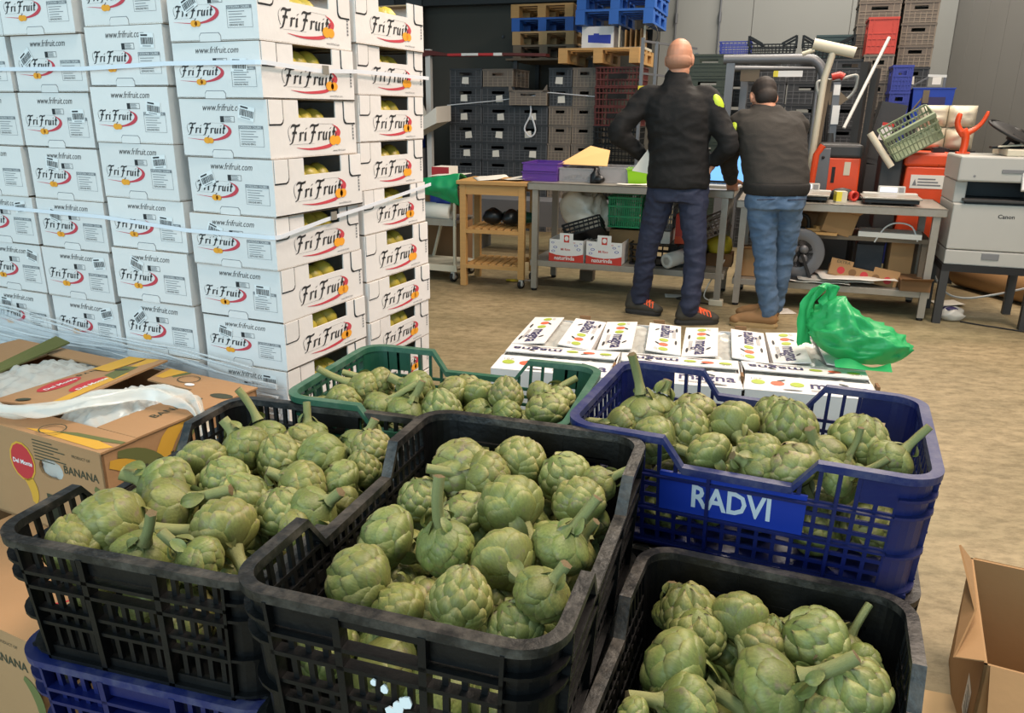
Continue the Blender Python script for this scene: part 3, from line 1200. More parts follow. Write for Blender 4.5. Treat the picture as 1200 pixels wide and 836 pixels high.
CR = dict(C=(-.052, 1.036, .811, -17.8, .4, .6), B=(.456, 1.388, .817, -22.6, .6, .4), L=(-.458, 1.237, .757, -15.6, .445, .6),
          G=(-.135, 1.66, .773, -16.5, .6, .4), F=(.311, .823, .649, -21.6, .4, .6))
PALH = 0.145
base_p = {}
names = {'C': 'centre black crate', 'B': 'blue lettered crate', 'L': 'left black crate', 'G': 'green crate', 'F': 'low black crate'}
lab = {'C': 'black ribbed crate in the centre, heaped with artichokes, dusty rim', 'B': 'blue lattice crate with white lettering, full of artichokes',
       'L': 'black crate of artichokes beside the banana box, open barred ends', 'G': 'green lattice crate of artichokes in front of the white cartons',
       'F': 'black crate of artichokes standing lower than the rest, under the blue one'}
made = {}
for k, (x, y, zr, yw, lx, ly) in CR.items():
    n = 2 if k == 'F' else 3
    pitch = (zr - PALH) / n
    h = pitch - 0.001
    st = {'C': 'ribs', 'B': 'grid', 'L': 'open', 'G': 'grid', 'F': 'ribs'}[k]
    mw, mr = {'B': ('crate_blue', 'crate_blue_rim'), 'G': ('crate_green', 'crate_green_rim')}.get(k, ('crate_black', 'crate_rim'))
    c = harvest_crate(lab[k], lx, ly, h, st, mw, mr, 'crates of artichokes', (1, 3) if lx < ly else (0, 2),
                      (0, -0.130, 0.118, h - 0.140, h - 0.066) if k == 'B' else None)
    c.location = (x, y, zr - h)
    c.rotation_euler = (0, 0, R(yw))
    made[k] = c
    for q in range(1, n):
        under = {'C': 'black crate under the centre crate of artichokes', 'B': 'dark crate under the blue lettered crate', 'L': 'blue crate under the left black crate of artichokes',
                 'G': 'green crate under the green crate of artichokes', 'F': 'black crate under the low black crate of artichokes'}[k]
        if q == 1 and k == 'L':
            c2 = harvest_crate(under, lx, ly, h, 'open', 'crate_blue', 'crate_blue_rim', 'crates lower in the stacks', (1, 3))
        elif q == 1 and k == 'B':
            c2 = harvest_crate(under, lx, ly, h, 'ribs', 'crate_black', 'crate_rim', 'crates lower in the stacks', (0, 2))
        else:
            c2 = dup(c, label=under, group='crates lower in the stacks')
        if q == 2:
            c2['label'] = 'crate on the pallet, lowest of the three under the %s' % names[k]
        c2.location = (x, y, zr - h - pitch * q)
        c2.rotation_euler = (0, 0, R(yw))
# lettering on the plate of the blue crate
mb = MB()
hB = (.817 - PALH) / 3 - .001
S_ = CrateShape(.6, .4, hB)
pa = Vector(S_.pt(0, -0.072, hB - 0.124, 0.0028))
pb = Vector(S_.pt(0, 0.1, hB - 0.124, 0.0028))
pc = Vector(S_.pt(0, -0.072, hB - 0.07, 0.0028))
put_text(mb, 'RADVI', pa, (pb - pa).normalized(), (pc - pa).normalized(), 0.132, 0, 0, 0.025, 1.25)
mb.build('lettering', 'letter_white', made['B'])
# torn white sticker on the front of the centre crate
mb = MB()
hC = (.811 - PALH) / 3 - .001
S_ = CrateShape(.4, .6, hC)
for a, z, s_ in ((0.022, 0.107, 0.010), (0.006, 0.128, 0.005), (-0.008, 0.134, 0.004), (0.033, 0.116, 0.008), (0.012, 0.096, 0.007)):
    pp = Vector(S_.pt(0, a, z, 0.0135))
    flat_poly(mb, [(x_, y_ * 1.3) for x_, y_ in [(s_ * rnd.uniform(.6, 1.2) * math.cos(q), s_ * rnd.uniform(.6, 1.2) * math.sin(q)) for q in [i * .9 for i in range(7)]]], pp, (1, 0, 0), (0, 0, 1))
mb.build('torn_sticker', 'sticker_white', made['C'], solid=0.002)
pallet('pallet', 'wooden pallet under the black and green stacks of artichoke crates', 0.92, 1.1, 0.144, 'wood_pallet', (-0.2, 1.33, 0), R(-17))
pallet('pallet', 'wooden pallet under the blue and low black crates', 0.60, 0.95, 0.144, 'wood_pallet', (0.54, 1.05, 0), R(-17))
# ------------------------------------------------------------------ artichokes
def head_r(t, kind):
    t = min(max(t, 0.0), 1.0)
    if kind == 1:      # longer, pointed
        return 0.47 * math.sin(PI * t ** 0.80) ** 0.72 if 0 < t < 1 else 0.0
    if kind == 2:      # squat and open
        return 0.5 * math.sin(PI * t ** 0.98) ** 0.55 if 0 < t < 1 else 0.0
    return 0.49 * math.sin(PI * t ** 0.86) ** 0.62 if 0 < t < 1 else 0.0


HL = {0: 1.04, 1: 1.16, 2: 0.92}


def bract_mesh(kind, t0, tl, wid, lift, pointed, thick):
    us = (-1, -0.93, -0.6, -0.2, 0.2, 0.6, 0.93, 1)
    vs_ = (0, 0.2, 0.42, 0.62, 0.8, 0.92, 1.0)
    hl = HL[kind]
    vs, tip = [], []
    for v in vs_:
        t = t0 + tl * v
        if v < 0.4:
            shp = 0.86 + 0.14 * math.sin(v / 0.4 * PI / 2)
        else:
            q = (v - 0.4) / 0.62
            shp = max(0.10, (1 - q ** (1.5 if pointed else 2.3))) ** (0.85 if pointed else 0.55)
        r = head_r(t, kind)
        for iu, u in enumerate(us):
            ang = u * wid * shp
            o = 0.010 + lift * v ** 1.3 + 0.036 * math.sin(PI * min(1, v * 1.05)) ** 1.0
            o -= 0.065 * abs(u) ** 2.4 * (0.35 + v)
            o += 0.012 * max(0, 1 - abs(u) * 3) * v
            if v > 0.9:
                o -= 0.010
            if iu in (0, 7) or v == 1.0:
                o -= thick
            if v == 0:
                o -= 0.02
            rr = max(0.015, r + o)
            # notch at the tip
            tz = t - (0.012 if abs(u) < 0.25 and v > 0.95 and not pointed else 0)
            vs.append((rr * math.cos(ang), rr * math.sin(ang), (tz - 0.5) * hl + 0.05 * lift * v))
            tip.append(max(v, 0.96 * abs(u) ** 6))
    n = len(us)
    fs = [(j * n + i, j * n + i + 1, (j + 1) * n + i + 1, (j + 1) * n + i) for j in range(len(vs_) - 1) for i in range(n - 1)]
    return vs, fs, tip


def mesh_with_tip(name, vs, fs, tip, m_='artichoke_bract'):
    me = bpy.data.meshes.new(name)
    me.from_pydata(vs, [], fs)
    me.materials.append(M[m_])
    at = me.attributes.new('tip', 'FLOAT', 'POINT')
    at.data.foreach_set('value', tip)
    me.polygons.foreach_set('use_smooth', [True] * len(me.polygons))
    me.update()
    return me


ROWS = {0: [(0.03, .36, 5), (0.11, .42, 6), (0.22, .42, 7), (0.35, .40, 7), (0.49, .36, 7), (0.63, .32, 6)],
        1: [(0.02, .32, 5), (0.09, .36, 6), (0.18, .37, 7), (0.29, .36, 7), (0.41, .34, 7), (0.53, .32, 7), (0.66, .30, 6)],
        2: [(0.03, .42, 5), (0.13, .46, 5), (0.26, .46, 6), (0.41, .42, 6), (0.57, .38, 5)]}
LIFT = {0: 0.088, 1: 0.065, 2: 0.10}
CORE, BR, WHOLE = {}, {}, {}
rnd = random.Random(5)
for kind in (0, 1, 2):
    mb = MB()
    prof = [(max(1e-6, head_r(i / 14, kind) * 0.97), (i / 14 - 0.5) * HL[kind]) for i in range(15)]
    mb.lathe(prof, 18)
    CORE[kind] = mesh_with_tip('artichoke_heart', mb.v, mb.f, [0.5] * len(mb.v))
    BR[kind] = []
    wv, wf, wt = list(mb.v), list(mb.f), [0.4] * len(mb.v)
    for k, (t0, tl, n) in enumerate(ROWS[kind]):
        wid = PI / n * (1.22 if k < 2 else 1.16)
        vs, fs, tip = bract_mesh(kind, t0, tl, wid, LIFT[kind] * (1.0 + 0.03 * k), kind != 2 or k < 1, 0.034)
        BR[kind].append((mesh_with_tip('bract', vs, fs, tip), n))
        for i in range(n):
            a = 2 * PI * (i + 0.5 * (k % 2)) / n
            ca, sa = math.cos(a), math.sin(a)
            b0 = len(wv)
            wv += [(x * ca - y * sa, x * sa + y * ca, z) for x, y, z in vs]
            wf += [tuple(q + b0 for q in f_) for f_ in fs]
            wt += tip
    WHOLE[kind] = mesh_with_tip('artichoke', wv, wf, wt)


def stem_mesh(length, r0, r1, bend, seed):
    mb = MB()
    q = random.Random(seed)
    n, m = 11, 7
    pts, rs = [], []
    for i in range(m + 1):
        t = i / m
        pts.append((bend * t * t, 0.3 * bend * math.sin(t * 3), -0.47 - length * t))
        rs.append(r0 * (1 - t) + r1 * t + (0.06 if i == 0 else 0) + (0.015 if i == 1 else 0))
    k = len(mb.v)
    mb.tube(pts, rs, n, 0, False)
    # ribs along the stalk
    for i in range(m + 1):
        for j in range(n):
            v = Vector(mb.v[k + i * n + j])
            c = Vector(pts[i])
            mb.v[k + i * n + j] = tuple(c + (v - c) * (1 + 0.10 * (-1) ** j * min(1, i)))
    c = Vector(pts[-1])
    ring = mb.v[-n:]
    inner = [tuple(c + (Vector(v) - c) * 0.55 + Vector((0, 0, -0.012))) for v in ring]
    mb.add(list(ring) + inner, [(j, (j + 1) % n, n + (j + 1) % n, n + j) for j in range(n)][::1] + [tuple(range(n, 2 * n))], 1)
    return mb.mesh('stem', ['stem_green', 'stem_cut'])


STEMS = [stem_mesh(0.80, 0.105, 0.10, 0.06, 1), stem_mesh(0.6, 0.115, 0.11, -0.05, 2), stem_mesh(1.0, 0.10, 0.098, 0.18, 3), stem_mesh(0.38, 0.12, 0.12, 0.02, 4)]


def leaflet(ln, wd):
    def fn(u, v):
        x = (u - 0.5) * wd * (math.sin(PI * min(1, v * 0.92 + 0.08)) ** 0.7)
        return (0.13 + 0.16 * math.sin(v * 2.2) + 0.10 * (u - .5) ** 2 * 4 * wd, x, ln * v)
    mb = MB()
    mb.grid(fn, 4, 6)
    return mesh_with_tip('leaf', mb.v, mb.f, [p[2] / ln * 0.6 for p in mb.v])


LEAVES = [leaflet(0.40, 0.26), leaflet(0.26, 0.19), leaflet(0.32, 0.16)]

ART = {
 'C': [
  (-0.115, -0.147, 0.736, 0.094, 0.94, -0, -0.34), (-0.124, -0.046, 0.741, 0.095, 0.85, 0.05, -0.52), (-0.022, -0.061, 0.751, 0.085, -0.18, -0.01, 0.98),
  (0.041, -0.159, 0.751, 0.083, -0.16, -0.2, -0.97), (0.065, -0.061, 0.751, 0.086, 0.46, -0.89, 0.01), (0.031, 0.07, 0.766, 0.1, 0.47, -0.77, -0.44), (0.137, -0.122, 0.751, 0.074, 0.53, -0.1, 0.84),
  (0.134, -0.009, 0.756, 0.08, 0.47, -0.04, 0.88), (0.128, 0.125, 0.761, 0.083, 0.16, -0.73, -0.66), (0.083, 0.206, 0.761, 0.088, 0.49, 0.04, -0.87), (0.002, 0.22, 0.771, 0.09, -0.32, -0.47, -0.82),
  (-0.092, 0.17, 0.761, 0.107, 0.9, 0.19, -0.39), (-0.134, 0.104, 0.731, 0.079, 0.18, 0.01, -0.98), (-0.042, 0.061, 0.741, 0.08, 0.5, -0.06, -0.86), (0.142, 0.188, 0.761, 0.063, 0.84, -0.04, 0.54),
  (-0.05, -0.161, 0.711, 0.075, 0.74, -0.47, -0.49), (-0.026, -0.122, 0.701, 0.069, -0.94, -0.11, -0.34), (0.108, -0.14, 0.711, 0.075, 0.5, -0.06, -0.86),
  (0.095, 0.065, 0.721, 0.07, 0.01, -0.57, -0.82), (-0.131, -0.169, 0.661, 0.076, -1, -0, -0.01), (-0.072, -0.166, 0.661, 0.075, 0.83, -0.43, -0.36), (0.055, -0.087, 0.691, 0.075, 0.01, 0, -1),
  (-0.039, 0.157, 0.761, 0.087, -0.94, -0.24, 0.24), (-0.02, 0.067, 0.701, 0.07, 1, 0, 0.01), (0.141, 0.148, 0.721, 0.065, 0.32, 0.09, 0.94), (0.142, 0.043, 0.721, 0.063, 0.47, -0.04, 0.88),
  ],
 'L': [
  (-0.128, -0.182, 0.727, 0.123, 0.99, -0.04, -0.12), (0.048, -0.137, 0.722, 0.099, 0.56, -0.67, -0.48), (-0.15, -0.229, 0.712, 0.091, 0.49, -0.53, -0.69),
  (-0.035, -0.227, 0.707, 0.081, 0.42, -0.25, 0.87), (0.063, -0.217, 0.712, 0.072, -0.76, -0.01, 0.65), (-0.087, -0.092, 0.712, 0.098, 0.92, -0.09, 0.39),
  (-0.121, -0.055, 0.727, 0.1, -0.94, 0, 0.34), (-0.046, -0.002, 0.727, 0.084, 0.5, -0.06, -0.86), (-0.12, 0.041, 0.732, 0.088, 0.31, -0.72, -0.62), (-0.07, 0.101, 0.737, 0.089, -0.58, 0.24, 0.78),
  (-0.001, 0.106, 0.727, 0.09, 0.35, -0.08, -0.93), (0.073, 0.124, 0.727, 0.096, 0.92, 0.29, 0.27), (0.101, 0.016, 0.727, 0.086, -0.89, -0.07, 0.45), (0.101, -0.056, 0.717, 0.086, 0.18, -0.1, -0.98),
  (0.157, -0.049, 0.722, 0.078, 0.78, -0.12, 0.62), (0.145, 0.06, 0.722, 0.075, 0.74, 0.11, -0.67), (0.161, 0.12, 0.722, 0.071, 0.01, 0, -1), (0.124, 0.185, 0.732, 0.077, 0.49, 0.26, 0.83),
  (0.159, 0.159, 0.747, 0.074, 0.18, 0.01, -0.98), (0.018, -0.039, 0.717, 0.093, 0.5, -0.06, -0.86), (0.148, -0.093, 0.707, 0.066, 0.98, 0.19, -0.05), (0.001, 0.211, 0.727, 0.07, -0.1, 0.2, 0.97),
  (-0.003, 0.183, 0.727, 0.076, 0.49, 0.04, -0.87), (-0.07, 0.164, 0.737, 0.077, -0.35, 0.18, 0.92), (0.165, 0.032, 0.697, 0.062, 1, 0, 0.01), (-0.063, -0.003, 0.687, 0.079, 0.01, -0.3, -0.95),
  (-0.154, -0.083, 0.687, 0.086, -0.99, 0.05, 0.16),],
 'B': [
  (-0.203, -0.032, 0.787, 0.088, -0.1, 0.1, 0.99), (-0.158, -0.131, 0.777, 0.086, 0.92, -0.29, -0.25), (-0.109, -0.07, 0.787, 0.092, 0.18, 0.01, -0.98),
  (-0.027, -0.042, 0.797, 0.086, 0.01, -0.97, -0.25), (-0.056, -0.135, 0.772, 0.078, 0.47, -0.62, -0.63), (0.028, -0.115, 0.777, 0.079, 0.8, -0.52, -0.31),
  (0.069, 0.002, 0.792, 0.105, 0.17, 0.11, -0.98), (0.084, -0.13, 0.772, 0.089, 0.5, -0.06, -0.86), (0.131, -0.088, 0.777, 0.081, -0.49, -0.04, 0.87), (0.188, -0.024, 0.797, 0.1, -0.15, 0, -0.99),
  (0.237, -0.084, 0.787, 0.074, 0.68, 0.02, 0.73), (-0.111, 0.025, 0.787, 0.08, 0.01, 0, -1), (0.028, -0.138, 0.757, 0.072, -0.83, -0.15, 0.54), (-0.18, -0.001, 0.787, 0.079, 0.33, 0.19, 0.93),
  (0.039, 0.036, 0.797, 0.083, 0.18, 0.01, -0.98), (0.156, -0.139, 0.767, 0.063, 0.86, -0.29, 0.43), (0.162, -0.093, 0.767, 0.058, 0.38, -0.13, 0.92), (-0.231, -0.068, 0.767, 0.074, -0.98, -0.05, 0.18),
  ],
 'G': [
  (-0.067, -0.043, 0.753, 0.088, -0.87, 0.05, 0.5), (-0.18, -0.075, 0.753, 0.081, -0.87, 0.05, 0.5), (-0.197, -0.134, 0.743, 0.079, -0.98, -0.05, 0.18),
  (0.01, -0.092, 0.738, 0.092, 0.18, 0.01, -0.98), (0.007, -0.022, 0.748, 0.08, 0.76, 0.01, -0.65), (0.067, -0.007, 0.748, 0.072, 0.15, -0.81, -0.57), (0.135, -0.023, 0.763, 0.078, 0.01, -0.2, -0.98),
  (0.231, -0.035, 0.743, 0.087, 0.18, -0.1, -0.98), (0.204, 0.029, 0.743, 0.076, 0.84, 0.34, 0.42), (-0.053, -0.13, 0.738, 0.077, 0.48, 0.06, 0.87), (0.147, -0.057, 0.728, 0.073, -0.99, -0.1, 0.02),
  (-0.157, -0.04, 0.758, 0.074, -0.94, 0, 0.34), (0.082, -0.055, 0.723, 0.067, 0.95, -0.28, 0.1), (0.236, 0.034, 0.743, 0.075, 0.01, 0, -1), (-0.113, -0.133, 0.738, 0.074, 0.74, 0, 0.67),
  (0.018, 0.038, 0.743, 0.074, 0.01, 0, -1),],
 'F': [
  (-0.114, 0.097, 0.579, 0.117, 0.87, -0.4, -0.29), (0.019, 0.107, 0.579, 0.117, 0.79, -0.24, 0.57), (-0.04, 0.231, 0.594, 0.087, -0.05, -0.94, -0.33), (-0.114, 0.226, 0.589, 0.098, 0.18, 0.01, -0.98),
  (-0.098, 0.19, 0.579, 0.089, 0.01, 0, -1), (0.071, 0.222, 0.589, 0.106, 0.87, -0.05, -0.5), (0, 0.212, 0.569, 0.085, -0.48, -0.45, -0.76), (0.124, 0.137, 0.584, 0.103, 0.49, 0.04, -0.87),
  (-0.084, 0.035, 0.569, 0.087, -0.96, -0.02, 0.27), (0.141, 0.221, 0.569, 0.065, -0.95, -0.12, 0.29), (0.014, 0.236, 0.569, 0.076, 0.01, 0, -1), (0.098, 0.115, 0.559, 0.083, 0.49, -0.53, -0.69),
  (-0.147, -0.022, 0.579, 0.051, 0.85, -0.33, -0.4), (-0.14, 0.24, 0.569, 0.066, -0.1, 0.3, 0.95), (0.118, 0.242, 0.569, 0.061, 0.33, 0.28, 0.9), (-0.053, 0.227, 0.529, 0.075, 1, 0, 0.01),
  (0.049, 0.236, 0.529, 0.076, 1, 0, 0.01), (0.134, 0.142, 0.559, 0.079, 0.49, 0.26, 0.83),],
}


def stem_word(wv, yw):
    x = wv[0] * math.cos(yw) + wv[1] * math.sin(yw)
    y = -wv[0] * math.sin(yw) + wv[1] * math.cos(yw)
    z = wv[2]
    a = []
    if z > 0.55:
        a.append('upwards')
    elif z < -0.55:
        a.append('down')
    if abs(x) >= abs(y) and abs(x) > 0.35:
        a.append('right' if x > 0 else 'left')
    elif abs(y) > 0.35:
        a.append('backwards' if y > 0 else 'forwards')
    return ' '.join(a) if a else 'sideways'


NTH = ['first', 'second', 'third', 'fourth', 'fifth', 'sixth', 'seventh', 'eighth', 'ninth']
rnd = random.Random(21)
for ck, items in ART.items():
    cx, cy, zr, yw_, lx, ly = CR[ck]
    yw = R(yw_)
    # reading order: rows from the front of the crate, then left to right
    order = sorted(range(len(items)), key=lambda i: items[i][1])
    nr = 5 if ly > lx else 4
    per = math.ceil(len(items) / nr)
    place = {}
    for r_ in range(nr):
        row = sorted(order[r_ * per:(r_ + 1) * per], key=lambda i: items[i][0])
        for q, i in enumerate(row):
            place[i] = (r_, q, len(row))
    for i, (lu, lv, z, dm, wx, wy, wz) in enumerate(items):
        kind = rnd.choice((0, 0, 1, 2, 2))
        if (ck, i) in (('G', 6), ('C', 3)):
            kind = 1
        wv = Vector((wx, wy, wz)).normalized()
        rowi, q, nrow = place[i]
        lab_ = 'artichoke in %s, %s row from front, %s from left, stem %s' % (names[ck], NTH[rowi], NTH[q], stem_word(wv, yw))
        core = link('artichoke', CORE[kind])
        tag(core, lab_, 'artichoke', 'artichokes in the %s' % names[ck])
        px = cx + lu * math.cos(yw) - lv * math.sin(yw)
        py = cy + lu * math.sin(yw) + lv * math.cos(yw)
        core.location = (px, py, z)
        qt = (-wv).to_track_quat('Z', 'Y') @ Quaternion((0, 0, 1), rnd.uniform(0, 6.28))
        core.rotation_mode = 'QUATERNION'
        core.rotation_quaternion = qt
        dm = min(dm, 0.108) * 0.93
        core.scale = (dm, dm, dm)
        hue = rnd.random()
        core.color = (hue, hue, hue, 1)
        for k, (me, n) in enumerate(BR[kind]):
            for j in range(n):
                o = link('bract', me, core)
                o.rotation_euler = (rnd.uniform(-.02, .02), rnd.uniform(-.03, .03), 2 * PI * (j + 0.5 * (k % 2)) / n + rnd.uniform(-.06, .06))
                o.color = (hue, hue, hue, 1)
        # a stalk only where there is room for it above the crate floor
        sm_ = rnd.choice(STEMS)
        if wz < -0.55:
            sm_ = STEMS[3]
        st = link('stem', sm_, core)
        st.rotation_euler = (0, 0, rnd.uniform(0, 6.28))
        for j in range(rnd.choice((3, 4, 5, 6))):
            lf = link('leaf', rnd.choice(LEAVES), core)
            down = rnd.uniform(0.0, 0.45)
            lf.location = (0, 0, -0.47 - down + 0.04)
            lf.rotation_euler = (0, 0, rnd.uniform(0, 6.28))
            lf.color = (hue, hue, hue, 1)
    # lower layers, seen through the lattice and the gaps
    h_ = (zr - PALH) / (2 if ck == 'F' else 3)
    nx, ny = (4, 6) if ly > lx else (6, 4)
    for a in range(nx):
        for b_ in range(ny):
            kind = rnd.choice((0, 2, 1))
            o = link('artichoke', WHOLE[kind])
            tag(o, 'lower layer artichoke in %s, %s row from front, %s from left' % (names[ck], NTH[b_], NTH[a]), 'artichoke', 'lower artichokes in the %s' % names[ck])
            lu = (-0.5 + (a + 0.5) / nx) * (lx - 0.07) + rnd.uniform(-.008, .008)
            lv = (-0.5 + (b_ + 0.5) / ny) * (ly - 0.07) + rnd.uniform(-.008, .008)
            o.location = (cx + lu * math.cos(yw) - lv * math.sin(yw), cy + lu * math.sin(yw) + lv * math.cos(yw), zr - h_ + rnd.uniform(0.055, 0.095))
            o.rotation_euler = (rnd.uniform(0, 6), rnd.uniform(0, 6), rnd.uniform(0, 6))
            s_ = rnd.uniform(0.075, 0.088)
            o.scale = (s_, s_, s_)
            hue = rnd.random()
            o.color = (hue, hue, hue, 1)

# ------------------------------------------------------------------ banana boxes
BO = Vector((-0.887, 1.554, 0))
BYAW = R(-25.9)
BX, BYv = Vector((math.cos(BYAW), math.sin(BYAW), 0)), Vector((-math.sin(BYAW), math.cos(BYAW), 0))


def banana_box(label, z0, z1, x0, y1, open_top):
    t = thing('banana_box', label, 'box', (BO.x, BO.y, z0), BYAW, 'banana boxes')
    h = z1 - z0
    T = 0.006
    b = MB()
    # front end with a round hand hole, built as strips round it
    hx0, hx1, hz0, hz1 = -0.226, -0.142, h * .58, h * .78
    b.bx(x0, hx0, 0, T, 0, h)
    b.bx(hx1, 0, 0, T, 0, h)
    b.bx(hx0, hx1, 0, T, 0, hz0)
    b.bx(hx0, hx1, 0, T, hz1, h)
    for sx, sz in ((hx0, hz0), (hx1, hz0), (hx0, hz1), (hx1, hz1)):
        cx, cz = (hx0 + hx1) / 2, (hz0 + hz1) / 2
        m4 = Matrix(((1, 0, 0, 0), (0, 0, 1, 0), (0, 1, 0, 0), (0, 0, 0, 1)))
        b.prism([(sx, sz), (sx + (cx - sx) * .62, sz), (sx + (cx - sx) * .18, sz + (cz - sz) * .3), (sx, sz + (cz - sz) * .8)], 0, T, 0, m4)
    b.bx(x0, 0, y1 - T, y1, 0, h)
    b.bx(-T, 0, 0, y1, 0, h)
    b.bx(x0, x0 + T, 0, y1, 0, h)
    b.bx(x0, 0, 0, y1, 0, T)
    b.build('body', 'banana_card', t)
    lin_ = MB()

    def bag(u, v):
        return (hx0 - 0.02 + (hx1 - hx0 + 0.04) * u, 0.008 + 0.012 * noise3((u * 5, v * 5, 2)), hz0 - .02 + (hz1 - hz0 + 0.04) * v)
    lin_.grid(bag, 8, 8)
    lin_.build('plastic_liner', 'film_bag', t)
    # print on the long side (x=0) and the front end (y=0)
    p = MB()
    uy, uz, ux = Vector((0, 1, 0)), Vector((0, 0, 1)), Vector((1, 0, 0))
    s0, e0 = Vector((0.001, 0, 0)), Vector((0, -0.001, 0))
    # bunch of bananas: curved tapering bands
    def band(cx, cz, r, a0, a1, w0, mi, org, uu, sx=1.0):
        n = 12
        for i in range(n):
            c = []
            for (k, sg) in ((i, 1), (i, -1), (i + 1, -1), (i + 1, 1)):
                tt = k / n
                a = a0 + (a1 - a0) * tt
                ww = w0 * math.sin(PI * (0.08 + 0.84 * tt)) ** 0.6
                c.append((cx + (r + sg * ww) * math.cos(a) * sx, cz + (r + sg * ww) * math.sin(a)))
            cl = [(max(0.002, min(0.46, q[0])) if uu is uy else q[0], max(0.003, min(h - .003, q[1]))) for q in c]
            flat_poly(p, cl, org, uu, uz, mi)
    band(-0.02, h * .30, 0.14, R(-20), R(75), 0.020, 0, s0, uy)
    band(0.01, h * .25, 0.165, R(-15), R(80), 0.018, 1, s0 + ux * .0002, uy)
    band(0.30, h * .45, 0.16, R(100), R(200), 0.022, 0, s0, uy)
    band(0.34, h * .35, 0.16, R(105), R(190), 0.016, 1, s0 + ux * .0002, uy)
    band(0.16, h * .65, 0.10, R(20), R(100), 0.016, 0, s0, uy, 1.5)
    put_text(p, 'BANANAS', s0 + ux * .0006 + uy * 0.045 + uz * h * .50, (uy + uz * .03).normalized(), uz, 0.335, 2, 0, 0.012)
    flat_poly(p, oval(0.435, h * .62, .020, .034), s0, uy, uz, 3)
    put_text(p, 'BANANA', e0 + ux * -0.135 + uz * h * .69, ux, uz, 0.115, 2, 0, 0.01)
    band(-0.075, h * .35, 0.075, R(-20), R(60), 0.014, 1, e0, ux)
    flat_poly(p, oval(-0.285, h * .68, .046, .050), e0, ux, uz, 4)
    flat_poly(p, oval(-0.285, h * .68, .041, .045), e0 - uy * .0003, ux, uz, 3)
    put_text(p, 'Del Monte', e0 - uy * .0006 + ux * -.320 + uz * h * .65, ux, uz, 0.070, 5, 0.1, 0.02)
    for k in range(7):
        rect(p, e0, ux, uz, -.235, -.165 + .02 * (k % 3), h * .95 - k * .008, h * .95 - k * .008 + .0025, 2)
        rect(p, e0, ux, uz, -.215, -.16, h * .40 - k * .01, h * .28 - k * .01 + .004, 2)
    band(-.31, h * .35, 0.05, R(-30), R(80), 0.016, 0, e0, ux)
    put_text(p, 'PRODUCT OF', e0 + ux * -0.10 + uz * h * .88, ux, uz, 0.06, 2)
    p.build('print', ['banana_yellow', 'banana_green', 'card_ink', 'banana_red', 'banana_yellow', 'sticker_white'], t)
    if not open_top:
        tp = MB()
        tp.bx(x0, 0, 0, y1, h, h + .0008)
        to_ = tp.build('lid', 'banana_card', t)
        tq = MB()
        tq.add([(-.10 + o_[0] * .05, .12 + o_[1] * .03, h + .0014) for o_ in oval(0, 0, 1, 1)] + [(-.10 + o_[0] * .044, .12 + o_[1] * .025, h + .0014) for o_ in oval(0, 0, 1, 1)], [(i, (i + 1) % 14, 14 + (i + 1) % 14, 14 + i) for i in range(14)])
        tq.build('ring_print', 'banana_red', to_)
    return t, h, x0, y1


bb, bh, bx0, by1 = banana_box('cardboard banana box with torn open lid and clear plastic hanging out', 0.392, 0.630, -0.50, 0.467, True)
lb1 = banana_box('cardboard banana box jutting out below the open one, by the left crate', 0.15, 0.391, -0.50, 0.467, False)[0]
lb1.location = BO + BX * 0.13 + BYv * -0.29 + Vector((0, 0, .15))
lb2 = banana_box('short banana box hidden behind the jutting one, under the open box', 0.15, 0.391, -0.50, 0.275, False)[0]
lb2.location = BO + BYv * 0.19 + Vector((0, 0, .15))
# the lid: a strip at the front, an L-shaped piece at the right, one flap bent up at the left, a gap between them
def slab(nm, pts, m_, par, th=0.005):
    mb = MB()
    n = len(pts)
    mb.add([tuple(p) for p in pts] + [(p[0], p[1], p[2] + th) for p in pts], [tuple(range(n))[::-1], tuple(range(n, 2 * n))] + [(i, (i + 1) % n, n + (i + 1) % n, n + i) for i in range(n)])
    return mb.build(nm, m_, par)


slab('lid_edge', [(-.50, -.003, bh), (.003, -.003, bh), (.003, .09, bh), (-.50, .085, bh)], 'banana_card', bb)
slab('lid_flap', [(-.13, .09, bh + .001), (.003, .09, bh + .001), (.003, by1 + .003, bh + .001), (-.335, by1 + .003, bh + .004), (-.297, .371, bh + .006), (-.133, .374, bh + .003)], 'banana_card', bb)
slab('lid_flap', [(-.51, .08, bh + .004), (-.285, .10, bh + .020), (-.325, by1, bh + .030), (-.50, by1 + .01, bh + .010)], 'banana_card', bb)
lp = MB()
ux, uy, uz = Vector((1, 0, 0)), Vector((0, 1, 0)), Vector((0, 0, 1))
sx_ = Vector((.225, .02, .016)).normalized()
sy_ = Vector((-.03, .377, .008)).normalized()
o0 = Vector((-.51, .08, bh + .0098))
for cx, cy in ((0.075, .135), (0.165, .155)):
    flat_poly(lp, oval(0, 0, .034, .062), o0 + sx_ * cx + sy_ * cy + uz * .001, sx_, sy_, 3)
    put_text(lp, 'Del Monte', o0 + sx_ * (cx + .012) + sy_ * (cy - .048) + uz * .0018, sy_, -sx_, 0.095, 4, 0.1, 0.02)
flat_poly(lp, [(.05, .26), (.12, .25), (.135, .37), (.06, .38)], o0 + uz * .0012, sx_, sy_, 0)
flat_poly(lp, [(.19, -.01), (.222, .0), (.185, .37), (.14, .37)], o0 + uz * .0012, sx_, sy_, 0)
flat_poly(lp, [(.14, .22), (.196, .20), (.18, .30), (.13, .30)], o0 + uz * .0016, sx_, sy_, 1)
for cx, cy in ((.09, .02), (.15, .27)):
    flat_poly(lp, oval(cx, cy, .022, .009, 10, .2), o0 + uz * .002, sx_, sy_, 2)
zt_ = bh + .0068
put_text(lp, 'BANANAS', (-.055, 0.19, zt_ + .001), uy, -ux, 0.15, 2, 0, 0.01)
